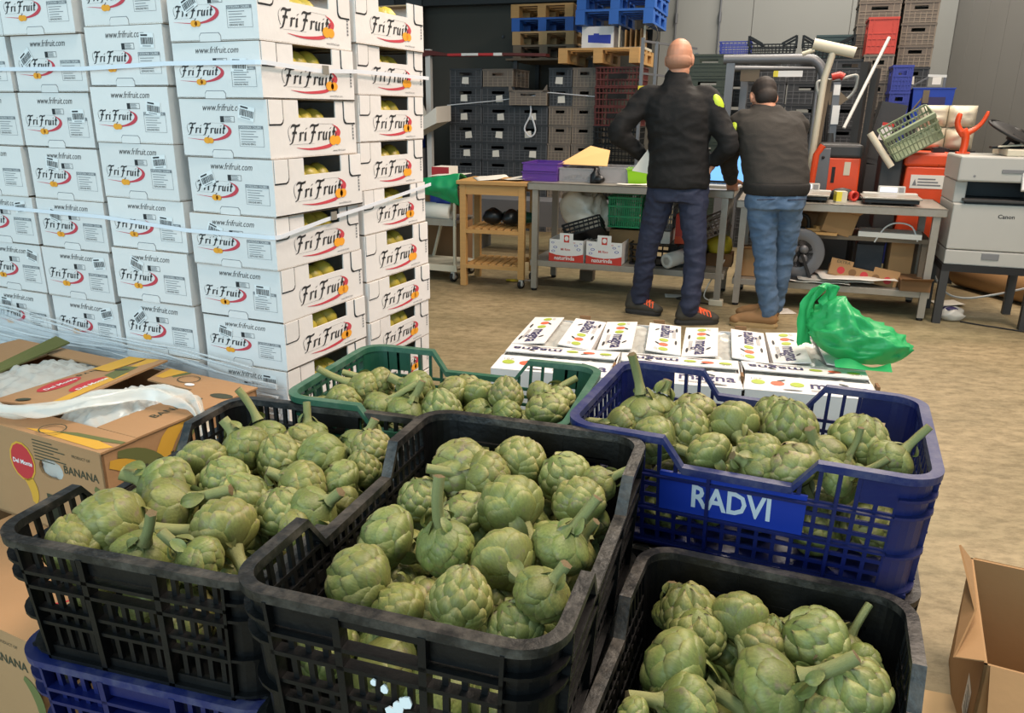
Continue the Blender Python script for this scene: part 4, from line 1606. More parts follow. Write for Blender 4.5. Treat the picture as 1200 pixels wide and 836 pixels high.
put_text(lp, 'BANANAS', (-.455, 0.29, bh + .017), uy, -ux, 0.15, 2, 0, 0.005)
flat_poly(lp, [(-.30, .40), (-.27, .40), (-.25, by1), (-.315, by1)], (0, 0, bh + .0105), ux, uy, 0)
flat_poly(lp, [(-.27, .40), (-.255, .40), (-.235, by1), (-.25, by1)], (0, 0, bh + .0095), ux, uy, 1)
flat_poly(lp, [(-.27, .012), (-.02, .006), (.003, .03), (-.06, .04), (-.22, .028)], (0, 0, zt_ - .001), ux, uy, 0)
flat_poly(lp, [(-.20, .028), (-.05, .040), (.003, .05), (.003, .062), (-.14, .048)], (0, 0, zt_ - .0008), ux, uy, 1)
flat_poly(lp, oval(-.03, .375, .035, .016, 12, .1), (0, 0, zt_ + .0006), ux, uy, 2)
for cx, cy in ((-.20, .425), (-.20, .03)):
    lp.add([(cx + o_[0] * .034, cy + o_[1] * .028, zt_ + .0042) for o_ in oval(0, 0, 1, 1)] + [(cx + o_[0] * .031, cy + o_[1] * .025, zt_ + .0042) for o_ in oval(0, 0, 1, 1)], [(i, (i + 1) % 14, 14 + (i + 1) % 14, 14 + i) for i in range(14)], 2)
flat_poly(lp, oval(-.165, .395, .016, .009), (0, 0, zt_ + .0036), ux, uy, 4)
lp.build('lid_print', ['banana_yellow', 'banana_green', 'card_ink', 'banana_red', 'sticker_white'], bb)
# clear liner bulging out of the gap and the twisted tail hanging over the crate
lin2 = MB()


def bulge(cx, cy, wx, wy, hh, seed):
    def fn(u, v):
        e = max(0, math.sin(PI * u) * math.sin(PI * v))
        return (cx + (u - .5) * wx, cy + (v - .5) * wy, bh - .03 + hh * e ** .5 + 0.022 * abs(noise3((u * 5 + v * 2, v * 7, seed))) + 0.010 * noise3((u * 15, v * 21, seed)))
    return fn


lin2.grid(bulge(-0.21, 0.22, 0.20, 0.30, 0.05, 1.0), 30, 40)
lin2.build('plastic_liner', 'film_bag', bb)
tw = MB()


def tail(u, v):
    sp = tail_sp[min(len(tail_sp) - 1, int(u * (len(tail_sp) - 1) + .5))]
    w_ = .042 * (1 - .45 * u) * (1 + .35 * math.sin(u * 23))
    a = (v - .5) * 2
    f_ = .010 * math.sin(v * 13 + u * 9) + .012 * noise3((u * 14, v * 5, 3))
    return (sp[0] + sp[3] * a * w_, sp[1] + sp[4] * a * w_, sp[2] + f_ + .012 * (1 - a * a))


tail_sp = smooth([(-0.56, -0.005, bh + .045, 0, 1), (-0.46, 0.005, bh + .030, 0, 1), (-0.364, 0.02, bh + .022, 0, 1), (-0.27, 0.06, bh + .030, -.2, 1), (-0.19, 0.14, bh + .042, -.4, .9), (-0.12, 0.235, bh + .045, -.3, .9), (-0.05, 0.265, bh + .034, .2, .9), (0.01, 0.255, bh + .018, .4, .6), (0.05, 0.235, bh - .008, .4, .5), (0.085, 0.215, bh - .045, .3, .5), (0.105, 0.20, bh - .085, .2, .5)], 6)
tw.grid(tail, 60, 14)
tw.build('plastic_tail', 'film_bag', bb)
b2_ = thing('banana_box', 'second open banana box at the far left, behind the first', 'box', tuple(BO + BX * -0.515 + Vector((0, 0, .392))), BYAW, 'banana boxes')
mb = MB()
for (x0, x1, y0, y1) in ((-.48, 0, 0, .006), (-.48, 0, .461, .467), (-.006, 0, 0, .467), (-.48, -.474, 0, .467)):
    mb.bx(x0, x1, y0, y1, 0, bh)
mb.bx(-.48, 0, 0, .467, 0, .006)
mb.build('body', 'banana_card', b2_)
slab('lid_flap', [(-.20, .15, bh + .012), (-.165, .12, bh + .004), (-.245, by1 + .01, bh + .020), (-.26, by1 - .02, bh + .045)], 'banana_green', b2_)
slab('lid_flap', [(-.48, .10, bh), (-.21, .13, bh), (-.26, by1, bh), (-.48, by1, bh)], 'banana_card', b2_)
slab('lid_edge', [(-.26, by1 - .06, bh), (0, by1 - .06, bh), (0, by1, bh), (-.26, by1, bh)], 'banana_card', b2_)
slab('lid_edge', [(-.48, 0, bh), (0, 0, bh), (0, .09, bh), (-.48, .09, bh)], 'banana_card', b2_)
lin3 = MB()
lin3.grid(bulge(-0.10, 0.25, 0.24, 0.36, 0.05, 4.0), 30, 40)
lin3.build('plastic_liner', 'film_bag', b2_)
b3_ = dup(b2_, BO + BX * -0.515 + Vector((0, 0, .15)), None, 'lower banana box at the far left, under the second open one')
for ch in list(b3_.children):
    if not ch.name.startswith('body'):
        bpy.data.objects.remove(ch)
pallet('pallet', 'wooden pallet under the banana boxes at the far left', 0.48, 0.47, 0.149, 'wood_pallet', BO + BX * -0.755 + BYv * 0.235, BYAW, boards=4)
pallet('pallet', 'wooden pallet under the stacked banana boxes', 0.5, 0.74, 0.149, 'wood_pallet', BO + BX * -0.19 + BYv * 0.095, BYAW, boards=4)

# ------------------------------------------------------------------ low pallet of flat white produce boxes
MYAW = R(-13)
MO = Vector((-0.075, 2.445, 0))
MX, MYv = Vector((math.cos(MYAW), math.sin(MYAW), 0)), Vector((-math.sin(MYAW), math.cos(MYAW), 0))


def MW(x, y, z):
    return MO + MX * x + MYv * y + Vector((0, 0, z))


def produce_box(label, plain=False):
    """0.4 x 0.3 box: long flaps folded in from both long sides, film over the gap"""
    t = thing('produce_box', label, 'box', group='flat white produce boxes')
    L_, W_, H_ = 0.395, 0.292, 0.195
    T = 0.004
    b = MB()
    b.bx(-L_ / 2, L_ / 2, -W_ / 2, -W_ / 2 + T, 0, H_)
    b.bx(-L_ / 2, L_ / 2, W_ / 2 - T, W_ / 2, 0, H_)
    b.bx(-L_ / 2, -L_ / 2 + T, -W_ / 2, W_ / 2, 0, H_)
    b.bx(L_ / 2 - T, L_ / 2, -W_ / 2, W_ / 2, 0, H_)
    b.bx(-L_ / 2, L_ / 2, -W_ / 2, W_ / 2, 0, T)
    b.build('body', 'carton_white', t)
    if plain:
        return t
    for sg in (-1, 1):
        fl = MB()
        y0, y1 = sg * W_ / 2, sg * (W_ / 2 - 0.122)
        lift = 0.010
        pl = [(-L_ / 2, y0), (L_ / 2, y0), (L_ / 2 - .008, y1), (-L_ / 2 + .008, y1)]
        zz = [H_, H_, H_ + lift, H_ + lift]
        fl.hexa([(p[0], p[1], z) for p, z in zip(pl, zz)] + [(p[0], p[1], z + .004) for p, z in zip(pl, zz)])
        fo = fl.build('flap', 'carton_white', t)
        pr = MB()
        ux = Vector((1, 0, 0)) * -sg * -1
        uy_ = Vector((0, -sg * .995, lift / .108)).normalized()
        ux = Vector((sg * -1.0, 0, 0))
        # words face outward: read from the side the flap hinges on
        org = Vector((sg * L_ / 2, y0, H_ + .0048))
        put_text(pr, 'magna', org + ux * 0.200 + uy_ * 0.044, ux, uy_, 0.175, 0, 0, 0.015)
        for k, mi in enumerate((1, 2, 1)):
            flat_poly(pr, oval(0.045 + 0.058 * k, 0.062, .021, .017), org, ux, uy_, mi)
        for cx, cy, rr, a in ((0.115, .085, .016, .5), (0.30, .09, .016, -.5), (0.145, .018, .03, 0), (0.32, .016, .03, 0)):
            flat_poly(pr, oval(cx, cy, rr, .0045, 10, a), org, ux, uy_, 3)
        for k in range(4):
            rect(pr, org, ux, uy_, 0.20, 0.33 - .01 * (k % 2), 0.020 + k * .0035, 0.0215 + k * .0035, 4)
        put_text(pr, 'I.G.P.', org + ux * 0.025 + uy_ * 0.082, ux, uy_, 0.035, 4)
        pr.build('print', ['ink_navy', 'ink_green', 'ink_vermilion', 'ink_black', 'ink_grey'], fo)
    fm = MB()

    def film(u, v):
        return ((u - .5) * (L_ - .02), (v - .5) * 0.13, H_ - .004 + 0.014 * noise3((u * 7, v * 6, 3)) + 0.006 * noise3((u * 21, v * 14, 5)))
    fm.grid(film, 24, 10)
    fm.build('film', 'film_bag', t)
    # brown stacking lugs at both ends
    for sg in (1,):
        lg = MB()
        for yy in (-.06,):
            lg.bx(sg * L_ / 2 - .004, sg * L_ / 2 + .004, yy - .022, yy + .022, H_ - .01, H_ + .024)
        lg.build('stacking_lug', 'cardboard_dark', t)
    cn = MB()
    for sx in (-1, 1):
        for sy in (-1, 1):
            cn.bx(sx * L_ / 2 - .03 if sx > 0 else -L_ / 2 + .003, L_ / 2 - .003 if sx > 0 else -L_ / 2 + .03, sy * W_ / 2 - .012 if sy > 0 else -W_ / 2 + .004, W_ / 2 - .004 if sy > 0 else -W_ / 2 + .012, H_ - .03, H_ + .004)
    cn.build('corner_brace', 'cardboard', t)
    return t


pallet('pallet', 'wooden pallet under the low stack of flat white produce boxes', 1.24, 0.74, 0.145, 'wood_pallet', MW(0.61, 0.345, 0), MYAW)
pb0 = produce_box('flat white box', False)
plainb = produce_box('plain', True)
fst = True
pos = []
for k in range(4):
    pos.append((0.155 + 0.302 * k, 0.50, PI / 2, 'flat white produce box in the far row, %s from the left' % NTH[k]))
for k in range(3):
    pos.append((0.20 + 0.402 * k, 0.148, 0, 'flat white produce box in the near row, %s from the left' % NTH[k]))
for i, (x, y, a, lb) in enumerate(pos):
    o = pb0 if fst else dup(pb0)
    fst = False
    o.location = MW(x + rnd.uniform(-.004, .004), y + rnd.uniform(-.006, .006), 0.344)
    o.rotation_euler = (0, 0, MYAW + a + R(rnd.uniform(-1.5, 1.5)))
    o['label'] = lb
    o2 = plainb if i == 0 else dup(plainb)
    o2.location = MW(x, y, 0.1465)
    o2.rotation_euler = (0, 0, MYAW + a)
    o2['label'] = 'plain lower box under the ' + lb.replace('flat white produce box in the ', '').replace(', ', ' box, ')
# hidden third row under the crates' edge keeps the near row company
# green carrier bag lying on the right end
bgm = MB()
NU, NV = 56, 40
bc = Vector((1.150, 2.56, 0.548))
ax = Vector((math.cos(R(-16)), math.sin(R(-16)), 0))
ay = Vector((-ax.y, ax.x, 0))


def bagp(u, v):
    a = 2 * PI * u
    t = v
    prof = math.sin(PI * min(1.0, 0.08 + t * 0.92) ** 0.75) ** 0.55 if t < 1 else 0.0
    rx, ry, hz = 0.148, 0.115, 0.205
    x = rx * math.cos(a) * prof
    y = ry * math.sin(a) * prof
    z = hz * t
    lean = 0.05 * (1 - t)
    x += lean * 0.9 - 0.035 * t
    # right lobe sags low, top slopes down to the right
    z *= 1.0 - 0.42 * max(0, math.cos(a)) * t ** 0.6
    # crumple: sharp folds
    f1 = abs(noise3((math.cos(a) * 1.6, math.sin(a) * 1.6, t * 2.2 + 3)))
    f2 = abs(noise3((math.cos(a) * 3.6 + 7, math.sin(a) * 3.6, t * 4.5)))
    f3 = abs(noise3((math.cos(a) * 8 + 2, math.sin(a) * 8, t * 9)))
    d = 0.060 * (0.35 - f1) + 0.045 * (0.3 - f2) + 0.018 * (0.3 - f3)
    n = Vector((math.cos(a), math.sin(a), 0.6)).normalized()
    p = Vector((x, y, z)) + n * d * (0.25 + 0.75 * math.sin(PI * min(1, t * .9 + .1)))
    p.z = max(0.0, p.z)
    return bc + ax * p.x + ay * p.y + Vector((0, 0, p.z + 0.012))


bgm.grid(bagp, NU, NV)
bago = bgm.build('carrier_bag', 'bag_green')
tag(bago, 'crumpled green plastic carrier bag lying on the flat white boxes', 'bag')
hd = MB()


def handlep(u, v):
    # a flat loop standing up at the left end of the bag
    pts = [(-0.145, 0.05), (-0.155, 0.13), (-0.15, 0.20), (-0.12, 0.255), (-0.085, 0.258), (-0.092, 0.215), (-0.075, 0.185), (-0.03, 0.165)]
    sp = smooth(pts, 4)
    i = min(len(sp) - 1, int(u * (len(sp) - 1)))
    x, z = sp[i]
    w_ = 0.055 * (0.6 + 0.4 * abs(u - .45))
    return bc + ax * (x + 0.016 * noise3((u * 9, v * 4, 1)) + (v - .5) * 0.05) + ay * ((v - .5) * w_ + 0.016 * noise3((u * 8, v * 5, 7))) + Vector((0, 0, z - 0.02 * abs(v - .5)))


hd.grid(handlep, 28, 8)
hd.build('bag_handle', 'bag_green', bago)
hd = MB()


def tailp(u, v):
    return bc + ax * (-0.06 + 0.17 * u) + ay * (-0.115 - 0.05 * v) + Vector((0, 0, 0.02 + 0.012 * math.sin(u * 7) * (1 - v) + 0.008 * (1 - v)))


hd.grid(tailp, 14, 5)
hd.build('bag_hem', 'bag_green', bago)

# open cardboard box at the right edge
OB = thing('open_box', 'empty brown cardboard box with open flaps on the floor at right', 'box', (0.95, 1.315, 0), R(-25.8))
bl, bw, bhh = 0.44, 0.36, 0.305
T = 0.006
o_ = MB()
o_.bx(0, T, 0, bl, 0, bhh)
o_.bx(bw - T, bw, 0, bl, 0, bhh)
o_.bx(0, bw, 0, T, 0, bhh)
o_.bx(0, bw, bl - T, bl, 0, bhh)
o_.bx(0, bw, 0, bl, 0, T)
o_.build('body', 'cardboard', OB)
for nm, q in (('left', [(0, .01, bhh), (0, bl - .01, bhh), (-.035, .38, bhh + .058), (-.012, .14, bhh + .032), (-.05, .02, bhh - .015)]),
              ('front', [(.01, 0, bhh), (bw - .01, 0, bhh), (bw - .01, -.10, bhh - .09), (.01, -.10, bhh - .09)]),
              ('back', [(.01, bl, bhh), (bw - .01, bl, bhh), (bw - .01, bl + .12, bhh - .08), (.01, bl + .12, bhh - .08)]),
              ('right', [(bw, .01, bhh), (bw, bl - .01, bhh), (bw + .12, bl - .01, bhh - .06), (bw + .12, .01, bhh - .06)])):
    fb = MB()
    fb.add(q, [tuple(range(len(q)))])
    fb.build('flap', 'cardboard', OB, solid=0.005)
sk = MB()
rect(sk, (-0.0008, 0.06, 0.10), (0, 1, 0), (0, 0, 1), 0, .07, 0, .09, 0)
for k in range(5):
    rect(sk, (-0.0012, 0.06, 0.10), (0, 1, 0), (0, 0, 1), .01, .055 - .006 * (k % 2), .015 + k * .013, .02 + k * .013, 1)
sk.build('shipping_label', ['sticker_white', 'ink_grey'], OB)
# ------------------------------------------------------------------ benches and trolleys behind
def tR(name, label, cat, r, d, z=0.0, rz=0.0, group=None):
    return thing(name, label, cat, RW(r, d, z), YAW + rz, group)


def bench(label, r0, r1, d, h, dep, shelf_z, lip=0.055, leg=0.045):
    t = tR('steel_workbench', label, 'workbench', r0, d)
    L_ = r1 - r0
    mb = MB()
    mb.bx(0, L_, 0, dep, h - 0.012, h)
    mb.bx(0, L_, 0, 0.012, h - lip, h)
    mb.bx(0, L_, dep - .012, dep, h - lip, h)
    mb.bx(0, .012, 0, dep, h - lip, h)
    mb.bx(L_ - .012, L_, 0, dep, h - lip, h)
    mb.build('worktop', 'metal_steel', t, bevel=0.003)
    mb = MB()
    mb.bx(0.02, L_ - 0.02, 0.03, dep - .03, shelf_z - 0.045, shelf_z)
    mb.build('lower_shelf', 'metal_steel', t, bevel=0.003)
    for x in (0.035, L_ - 0.035 - leg):
        for y in (0.015, dep - 0.015 - leg):
            mb = MB()
            mb.bx(x, x + leg, y, y + leg, 0.02, h - 0.012)
            lg = mb.build('leg', 'metal_steel', t)
            mb = MB()
            mb.lathe([(0.018, 0), (0.022, 0.004), (0.022, 0.016), (0.012, 0.03)], 10, 0, Matrix.Translation((x + leg / 2, y + leg / 2, 0)))
            mb.build('foot', 'rubber_black', lg)
    return t


bench('steel workbench with plastic trays on top, behind the wooden trolley', -1.875, -0.36, 5.76, 0.835, 0.62, 0.24)
b2 = bench('lower steel workbench carrying two bench scales, beside the printer', -0.345, 1.0, 5.84, 0.765, 0.66, 0.20)
mb = MB()
mb.bx(0.48, 1.30, 0.16, 0.62, 0.505, 0.535)
mb.build('middle_shelf', 'wood_grey', b2)
for x in (0.5, 1.25):
    mb = MB()
    mb.bx(x, x + .035, .18, .215, 0.20, 0.505)
    mb.bx(x, x + .035, .56, .595, 0.20, 0.505)
    mb.build('shelf_support', 'wood_grey', b2)
# splashback post pair between the benches
# wooden kitchen trolley
t = tR('wooden_trolley', 'wooden kitchen trolley with slatted shelves, papers on top', 'trolley', -2.425, 5.74, 0, R(4))
W_, D_, H_ = 0.525, 0.42, 0.83
mb = MB()
mb.bx(-0.02, W_ + .02, -.02, D_ + .02, H_ - .028, H_)
mb.build('top', 'wood_light', t, bevel=0.003)
for x in (0, W_ - .05):
    for y in (0, D_ - .05):
        mb = MB()
        mb.bx(x, x + .05, y, y + .05, 0.0 if x == 0 else 0.075, H_ - .028)
        mb.build('leg', 'wood_light', t, bevel=0.002)
mb = MB()
mb.bx(.05, W_ - .05, .004, .024, H_ - .105, H_ - .028)
mb.build('apron', 'wood_light', t)
mb = MB()
mb.bx(.05, W_ - .05, D_ - .024, D_ - .004, H_ - .105, H_ - .028)
mb.build('apron', 'wood_light', t)
for z in (0.455, 0.175):
    for y in (0.0, D_ - .02):
        mb = MB()
        mb.bx(.05, W_ - .05, y, y + .02, z - .03, z)
        mb.build('shelf_rail', 'wood_light', t)
    for k in range(7):
        mb = MB()
        x = .06 + k * (W_ - .16) / 6
        mb.bx(x, x + .042, .02, D_ - .02, z - .002, z + .012)
        mb.build('slat', 'wood_light', t)


def caster(par, x, y, r=0.035, w_=0.022):
    mb = MB()
    m4 = Matrix.Translation((x, y, r)) @ Matrix.Rotation(R(90), 4, 'Y') @ Matrix.Rotation(0.5, 4, 'X')
    mb.lathe([(0.01, -w_ / 2), (r * .9, -w_ / 2), (r, -w_ * .3), (r, w_ * .3), (r * .9, w_ / 2), (0.01, w_ / 2)], 14, 0, m4)
    mb.lathe([(0.001, -w_ * .6), (r * .5, -w_ * .6), (r * .5, w_ * .6), (0.001, w_ * .6)], 10, 1, m4)
    mb.bx(x - .016, x + .016, y - .02, y + .012, r * 1.3, r * 2.2, 1)
    return mb.build('caster', ['rubber_black', 'plastic_grey'], par)


for y in (.025, D_ - .025):
    caster(t, W_ - .025, y)


def sheet(label, r, d, z, w_, l_, rz, m_='paper_white', lift=0.012, cat='paper'):
    mb = MB()
    mb.grid(lambda u, v: ((u - .5) * w_, (v - .5) * l_, 0.0015 + lift * max(0, noise3((u * 2.2, v * 2.2, r * 7))) + lift * .4 * u), 8, 8)
    o = mb.build('paper_sheet', m_, None, RW(r, d, z), (0, 0, YAW + rz), solid=0.0012)
    return tag(o, label, cat)


sheet('loose white papers on top of the wooden trolley, left pile', -2.24, 5.93, .831, .24, .32, .5, lift=.04)
sheet('loose white papers on top of the wooden trolley, right pile', -2.02, 5.98, .831, .22, .30, -.3, lift=.035)
sheet('white paper lying on the bench in front of the lime tray', -1.10, 5.86, .836, .22, .10, .1)
sheet('white paper lying on the floor under the bench between the legs of the bald man', -0.72, 6.0, .001, .2, .12, .2, lift=.003)
sheet('grey paper on the floor behind the brown shoes', 0.02, 5.78, .001, .2, .16, .4, lift=.003)
sheet('pale paper scrap on the floor under the wooden trolley', -2.08, 6.05, .001, .12, .06, .2, 'label_yellow', .012)
sheet('pale paper scrap on the floor beside the trolley caster', -1.95, 6.12, .001, .1, .06, .2, 'paper_white', .016)
# dark bag and green cloth on the trolley's middle shelf
mb = MB()
mb.grid(lambda u, v: (0.085 * math.cos(6.283 * u) * math.sin(PI * v) * (1 + .2 * noise3((u * 4, v * 4, 1))), 0.07 * math.sin(6.283 * u) * math.sin(PI * v), 0.065 * (1 - math.cos(PI * v)) * (1 + .1 * noise3((u * 5, v * 5, 9)))), 18, 10)
o = mb.build('crumpled_bag', 'plastic_black', None, RW(-2.235, 5.98, .468), (0, 0, YAW))
tag(o, 'crumpled black bag on the middle shelf of the wooden trolley, left one', 'bag', 'bags on the trolley shelf')
o2 = dup(o, RW(-2.065, 5.96, .468), YAW + 1, 'crumpled black bag on the middle shelf of the wooden trolley, right one')
mb = MB()
mb.grid(lambda u, v: (0.15 * math.cos(6.283 * u) * math.sin(PI * v) * (1 + .2 * noise3((u * 4, v * 4, 5))), 0.06 * math.sin(6.283 * u) * math.sin(PI * v), 0.055 * (1 - math.cos(PI * v)) * (1 + .2 * noise3((u * 5, v * 5, 2)))), 18, 10)
tag(mb.build('green_cloth', 'crate_green', None, RW(-2.06, 6.09, .468), (0, 0, YAW)), 'dark green cloth heaped at the back of the trolley shelf', 'cloth')

# white tubular trolley at far left
t = tR('tubular_trolley', 'cream tubular trolley on casters left of the wooden trolley', 'trolley', -2.845, 5.82)
for (x0, z0, x1, z1, y) in ((0.34, .10, .345, .76, 0.0), (-.05, .10, .06, .50, 0.0), (0.34, .10, .345, .76, .42), (-.05, .10, .06, .5, .42)):
    mb = MB()
    mb.tube([(x0, y, z0), (x1, y, z1)], .014, 10)
    mb.build('upright_tube', 'paint_cream', t)
for z, nm in ((.13, 'lower_tray'), (.50, 'upper_tray')):
    mb = MB()
    mb.bx(-.10, .36, -.01, .43, z - .02, z)
    mb.bx(-.10, .36, -.012, .0, z - .04, z + .012)
    mb.build(nm, 'paint_cream' if z < .3 else 'metal_steel', t)
mb = MB()
mb.tube([(.345, 0, .74), (.345, .42, .74)], .013, 8)
mb.build('push_bar', 'paint_cream', t)
for x in (.32, -.06):
    for y in (.02, .40):
        caster(t, x, y, .04)
mb = MB()
m4 = Matrix.Translation((0, 0, 0)) @ Matrix.Rotation(R(78), 4, 'Y')
prof = [(0.022, 0), (0.066, 0), (0.070, 0.004), (0.070, 0.256), (0.066, .26), (0.022, .26), (0.022, 0)]
mb.lathe(prof, 22, 0, m4)
o = mb.build('paper_roll', 'paper_white', None, RW(-2.80, 5.90, .565), (0, R(12), YAW + R(-8)))
tag(o, 'big white paper roll lying on the shelf of the cream trolley', 'roll')
mb = MB()
mb.grid(lambda u, v: m4 @ Vector((.0708 * math.cos(2.2 + 1.3 * v), .0708 * math.sin(2.2 + 1.3 * v), .12 + .13 * u)), 4, 8)
lb = mb.build('blue_label', ['ink_blue'], o)
# green bag hanging over the trolley
mb = MB()


def hangb(u, v):
    x = -0.17 + 0.34 * u
    top = .875 - .05 * (1 - u)
    z = top - v * (.215 - .09 * math.cos(u * 2.0)) + .012 * noise3((u * 4, v * 4, 2))
    return (x - .05 * v * (1 - u) * 1.2, -0.05 - .045 * math.sin(PI * v) - .02 * noise3((u * 5, v * 3, 8)), z)


mb.grid(hangb, 22, 16)
mb.grid(lambda u, v: (-0.17 + 0.34 * u, -0.05 + .22 * v, .875 - .05 * (1 - u) - .10 * v * v), 12, 6)
o = mb.build('hanging_bag', 'plastic_green', None, RW(-2.62, 5.86, 0), (0, 0, YAW), solid=.003)
tag(o, 'green bag draped over the cream trolley beside the wooden one', 'bag')
mb = MB()
rect(mb, (0, 0, 0), (1, 0, 0), (0, 0, 1), 0, .3, 0, .008)
mb = MB()
mb.hexa([(0, 0, 0), (.30, 0, .02), (.30, .2, .02), (0, .2, .0), (0, 0, .004), (.30, 0, .024), (.30, .2, .024), (0, .2, .004)])
o = mb.build('cardboard_sheet', 'paper_white', None, RW(-2.80, 5.98, .83), (0, 0, YAW))
tag(o, 'pale cardboard sheet lying above the green draped bag', 'sheet')
mb = MB()
mb.lathe([(0.001, 0), (.10, 0), (.11, .02), (.11, .26), (.06, .30), (.04, .33), (.001, .33)], 18)
o = mb.build('blue_drum', 'plastic_blue', None, RW(-2.78, 6.22, .50), (0, 0, 0))
tag(o, 'blue plastic canister behind the paper roll on the cream trolley', 'canister')

# trays and things on the left bench
def tray(name, label, r, d, z, wx, wy, h, m_, cat, div=0, rz=0.0, flare=0.0):
    t = tR(name, label, cat, r, d, z, rz)
    mb = MB()
    T = .004
    f = flare
    for (a, b_) in (((-wx / 2, -wy / 2), (wx / 2, -wy / 2)), ((wx / 2, -wy / 2), (wx / 2, wy / 2)), ((wx / 2, wy / 2), (-wx / 2, wy / 2)), ((-wx / 2, wy / 2), (-wx / 2, -wy / 2))):
        k = 1 - f
        mb.add([(a[0] * k, a[1] * k, 0), (b_[0] * k, b_[1] * k, 0), (b_[0], b_[1], h), (a[0], a[1], h)], [(0, 1, 2, 3)])
    k = 1 - f
    mb.add([(-wx / 2 * k, -wy / 2 * k, .002), (wx / 2 * k, -wy / 2 * k, .002), (wx / 2 * k, wy / 2 * k, .002), (-wx / 2 * k, wy / 2 * k, .002)], [(0, 1, 2, 3)])
    mb.build('body', m_, t, solid=T)
    rm = MB()
    for (x0, x1, y0, y1) in ((-wx / 2 - .008, wx / 2 + .008, -wy / 2 - .008, -wy / 2 + .004), (-wx / 2 - .008, wx / 2 + .008, wy / 2 - .004, wy / 2 + .008), (-wx / 2 - .008, -wx / 2 + .004, -wy / 2, wy / 2), (wx / 2 - .004, wx / 2 + .008, -wy / 2, wy / 2)):
        rm.bx(x0, x1, y0, y1, h - .006, h + .003)
    rm.build('rim', m_, t)
    for q in range(div):
        dv = MB()
        y = -wy / 2 + wy * (q + 1) / (div + 1)
        dv.bx(-wx / 2 + .004, wx / 2 - .004, y - .002, y + .002, .004, h - .012)
        dv.build('divider', m_, t)
    return t


tray('letter_tray', 'purple plastic letter tray on the left end of the bench, lower of two', -1.82, 6.06, .836, .27, .36, .065, 'plastic_purple', 'tray', 1)
tray('letter_tray', 'purple plastic letter tray stacked on the lower purple tray', -1.82, 6.07, .908, .27, .36, .06, 'plastic_purple', 'tray', 1)
tray('clear_box', 'clear plastic box full of dark odds and ends, beside the purple trays', -1.53, 6.08, .836, .29, .30, .10, 'plastic_clear', 'box', 2)
tray('clear_box', 'clear plastic box with a white tag, left of the lime tray', -1.24, 6.10, .836, .25, .30, .115, 'plastic_clear', 'box', 1)
tray('parts_bin', 'lime green plastic bin on the bench by the bald man', -1.085, 6.02, .836, .15, .17, .11, 'plastic_lime', 'bin', 0, 0.1, .15)
for k in range(6):
    mb = MB()
    x = -1.64 + .045 * k
    p0_, p1_ = RW(x, 5.98 + .01 * k, .86 + .008 * (k % 3)), RW(x + .06, 6.18, .87)
    mb.bar(p0_, p1_, .022, .018)
    tag(mb.build('hand_tool', 'wood_grey' if k % 2 else 'metal_dark'), '%s strip of odds and ends from the left in the clear plastic box' % NTH[k], 'tool', 'odds and ends in the clear box')
mb = MB()
mb.hexa([(-.20, -.13, 0), (.20, -.16, .0), (.12, .14, .10), (-.05, .16, .13)] + [(-.20, -.13, .004), (.20, -.16, .004), (.12, .14, .104), (-.05, .16, .134)])
o = mb.build('buff_envelope', 'paper_buff', None, RW(-1.50, 6.16, .955), (R(0), 0, YAW - .1))
tag(o, 'buff cardboard envelope leaning on the plastic trays', 'envelope')
mb = MB()
mb.lathe([(0.001, 0), (.038, 0), (.042, .01), (.040, .06), (.018, .09), (.014, .11), (.001, .112)], 16)
mb.ell((.03, -.02, .03), (.05, .03, .03), 10)
tag(mb.build('black_dispenser', 'plastic_black', None, RW(-1.385, 5.90, .836), (0, 0, YAW)), 'small black tape dispenser in front of the clear boxes', 'dispenser')
# laptop
t = tR('laptop', 'open laptop with a bright blue screen between the two men', 'laptop', -0.50, 6.02, .836, -.15)
mb = MB()
mb.bx(-.17, .17, -.12, .12, 0, .018)
mb.build('base', 'plastic_grey', t, bevel=.003)
mb = MB()
for a in range(10):
    for b_ in range(4):
        mb.bx(-.15 + a * .03, -.15 + a * .03 + .025, -.02 + b_ * .03, .005 + b_ * .03, .018, .021)
mb.build('keys', 'plastic_black', t, kind='stuff')
m4 = Matrix.Translation((0, .12, .018)) @ Matrix.Rotation(R(-18), 4, 'X')
mb = MB()
mb.bx(-.17, .17, -.006, .006, 0, .225, 0, m4)
mb.build('lid', 'plastic_black', t)
mb = MB()
mb.bx(-.158, .158, -.0075, -.006, .014, .213, 0, m4)
mb.build('screen', 'screen_blue', t)

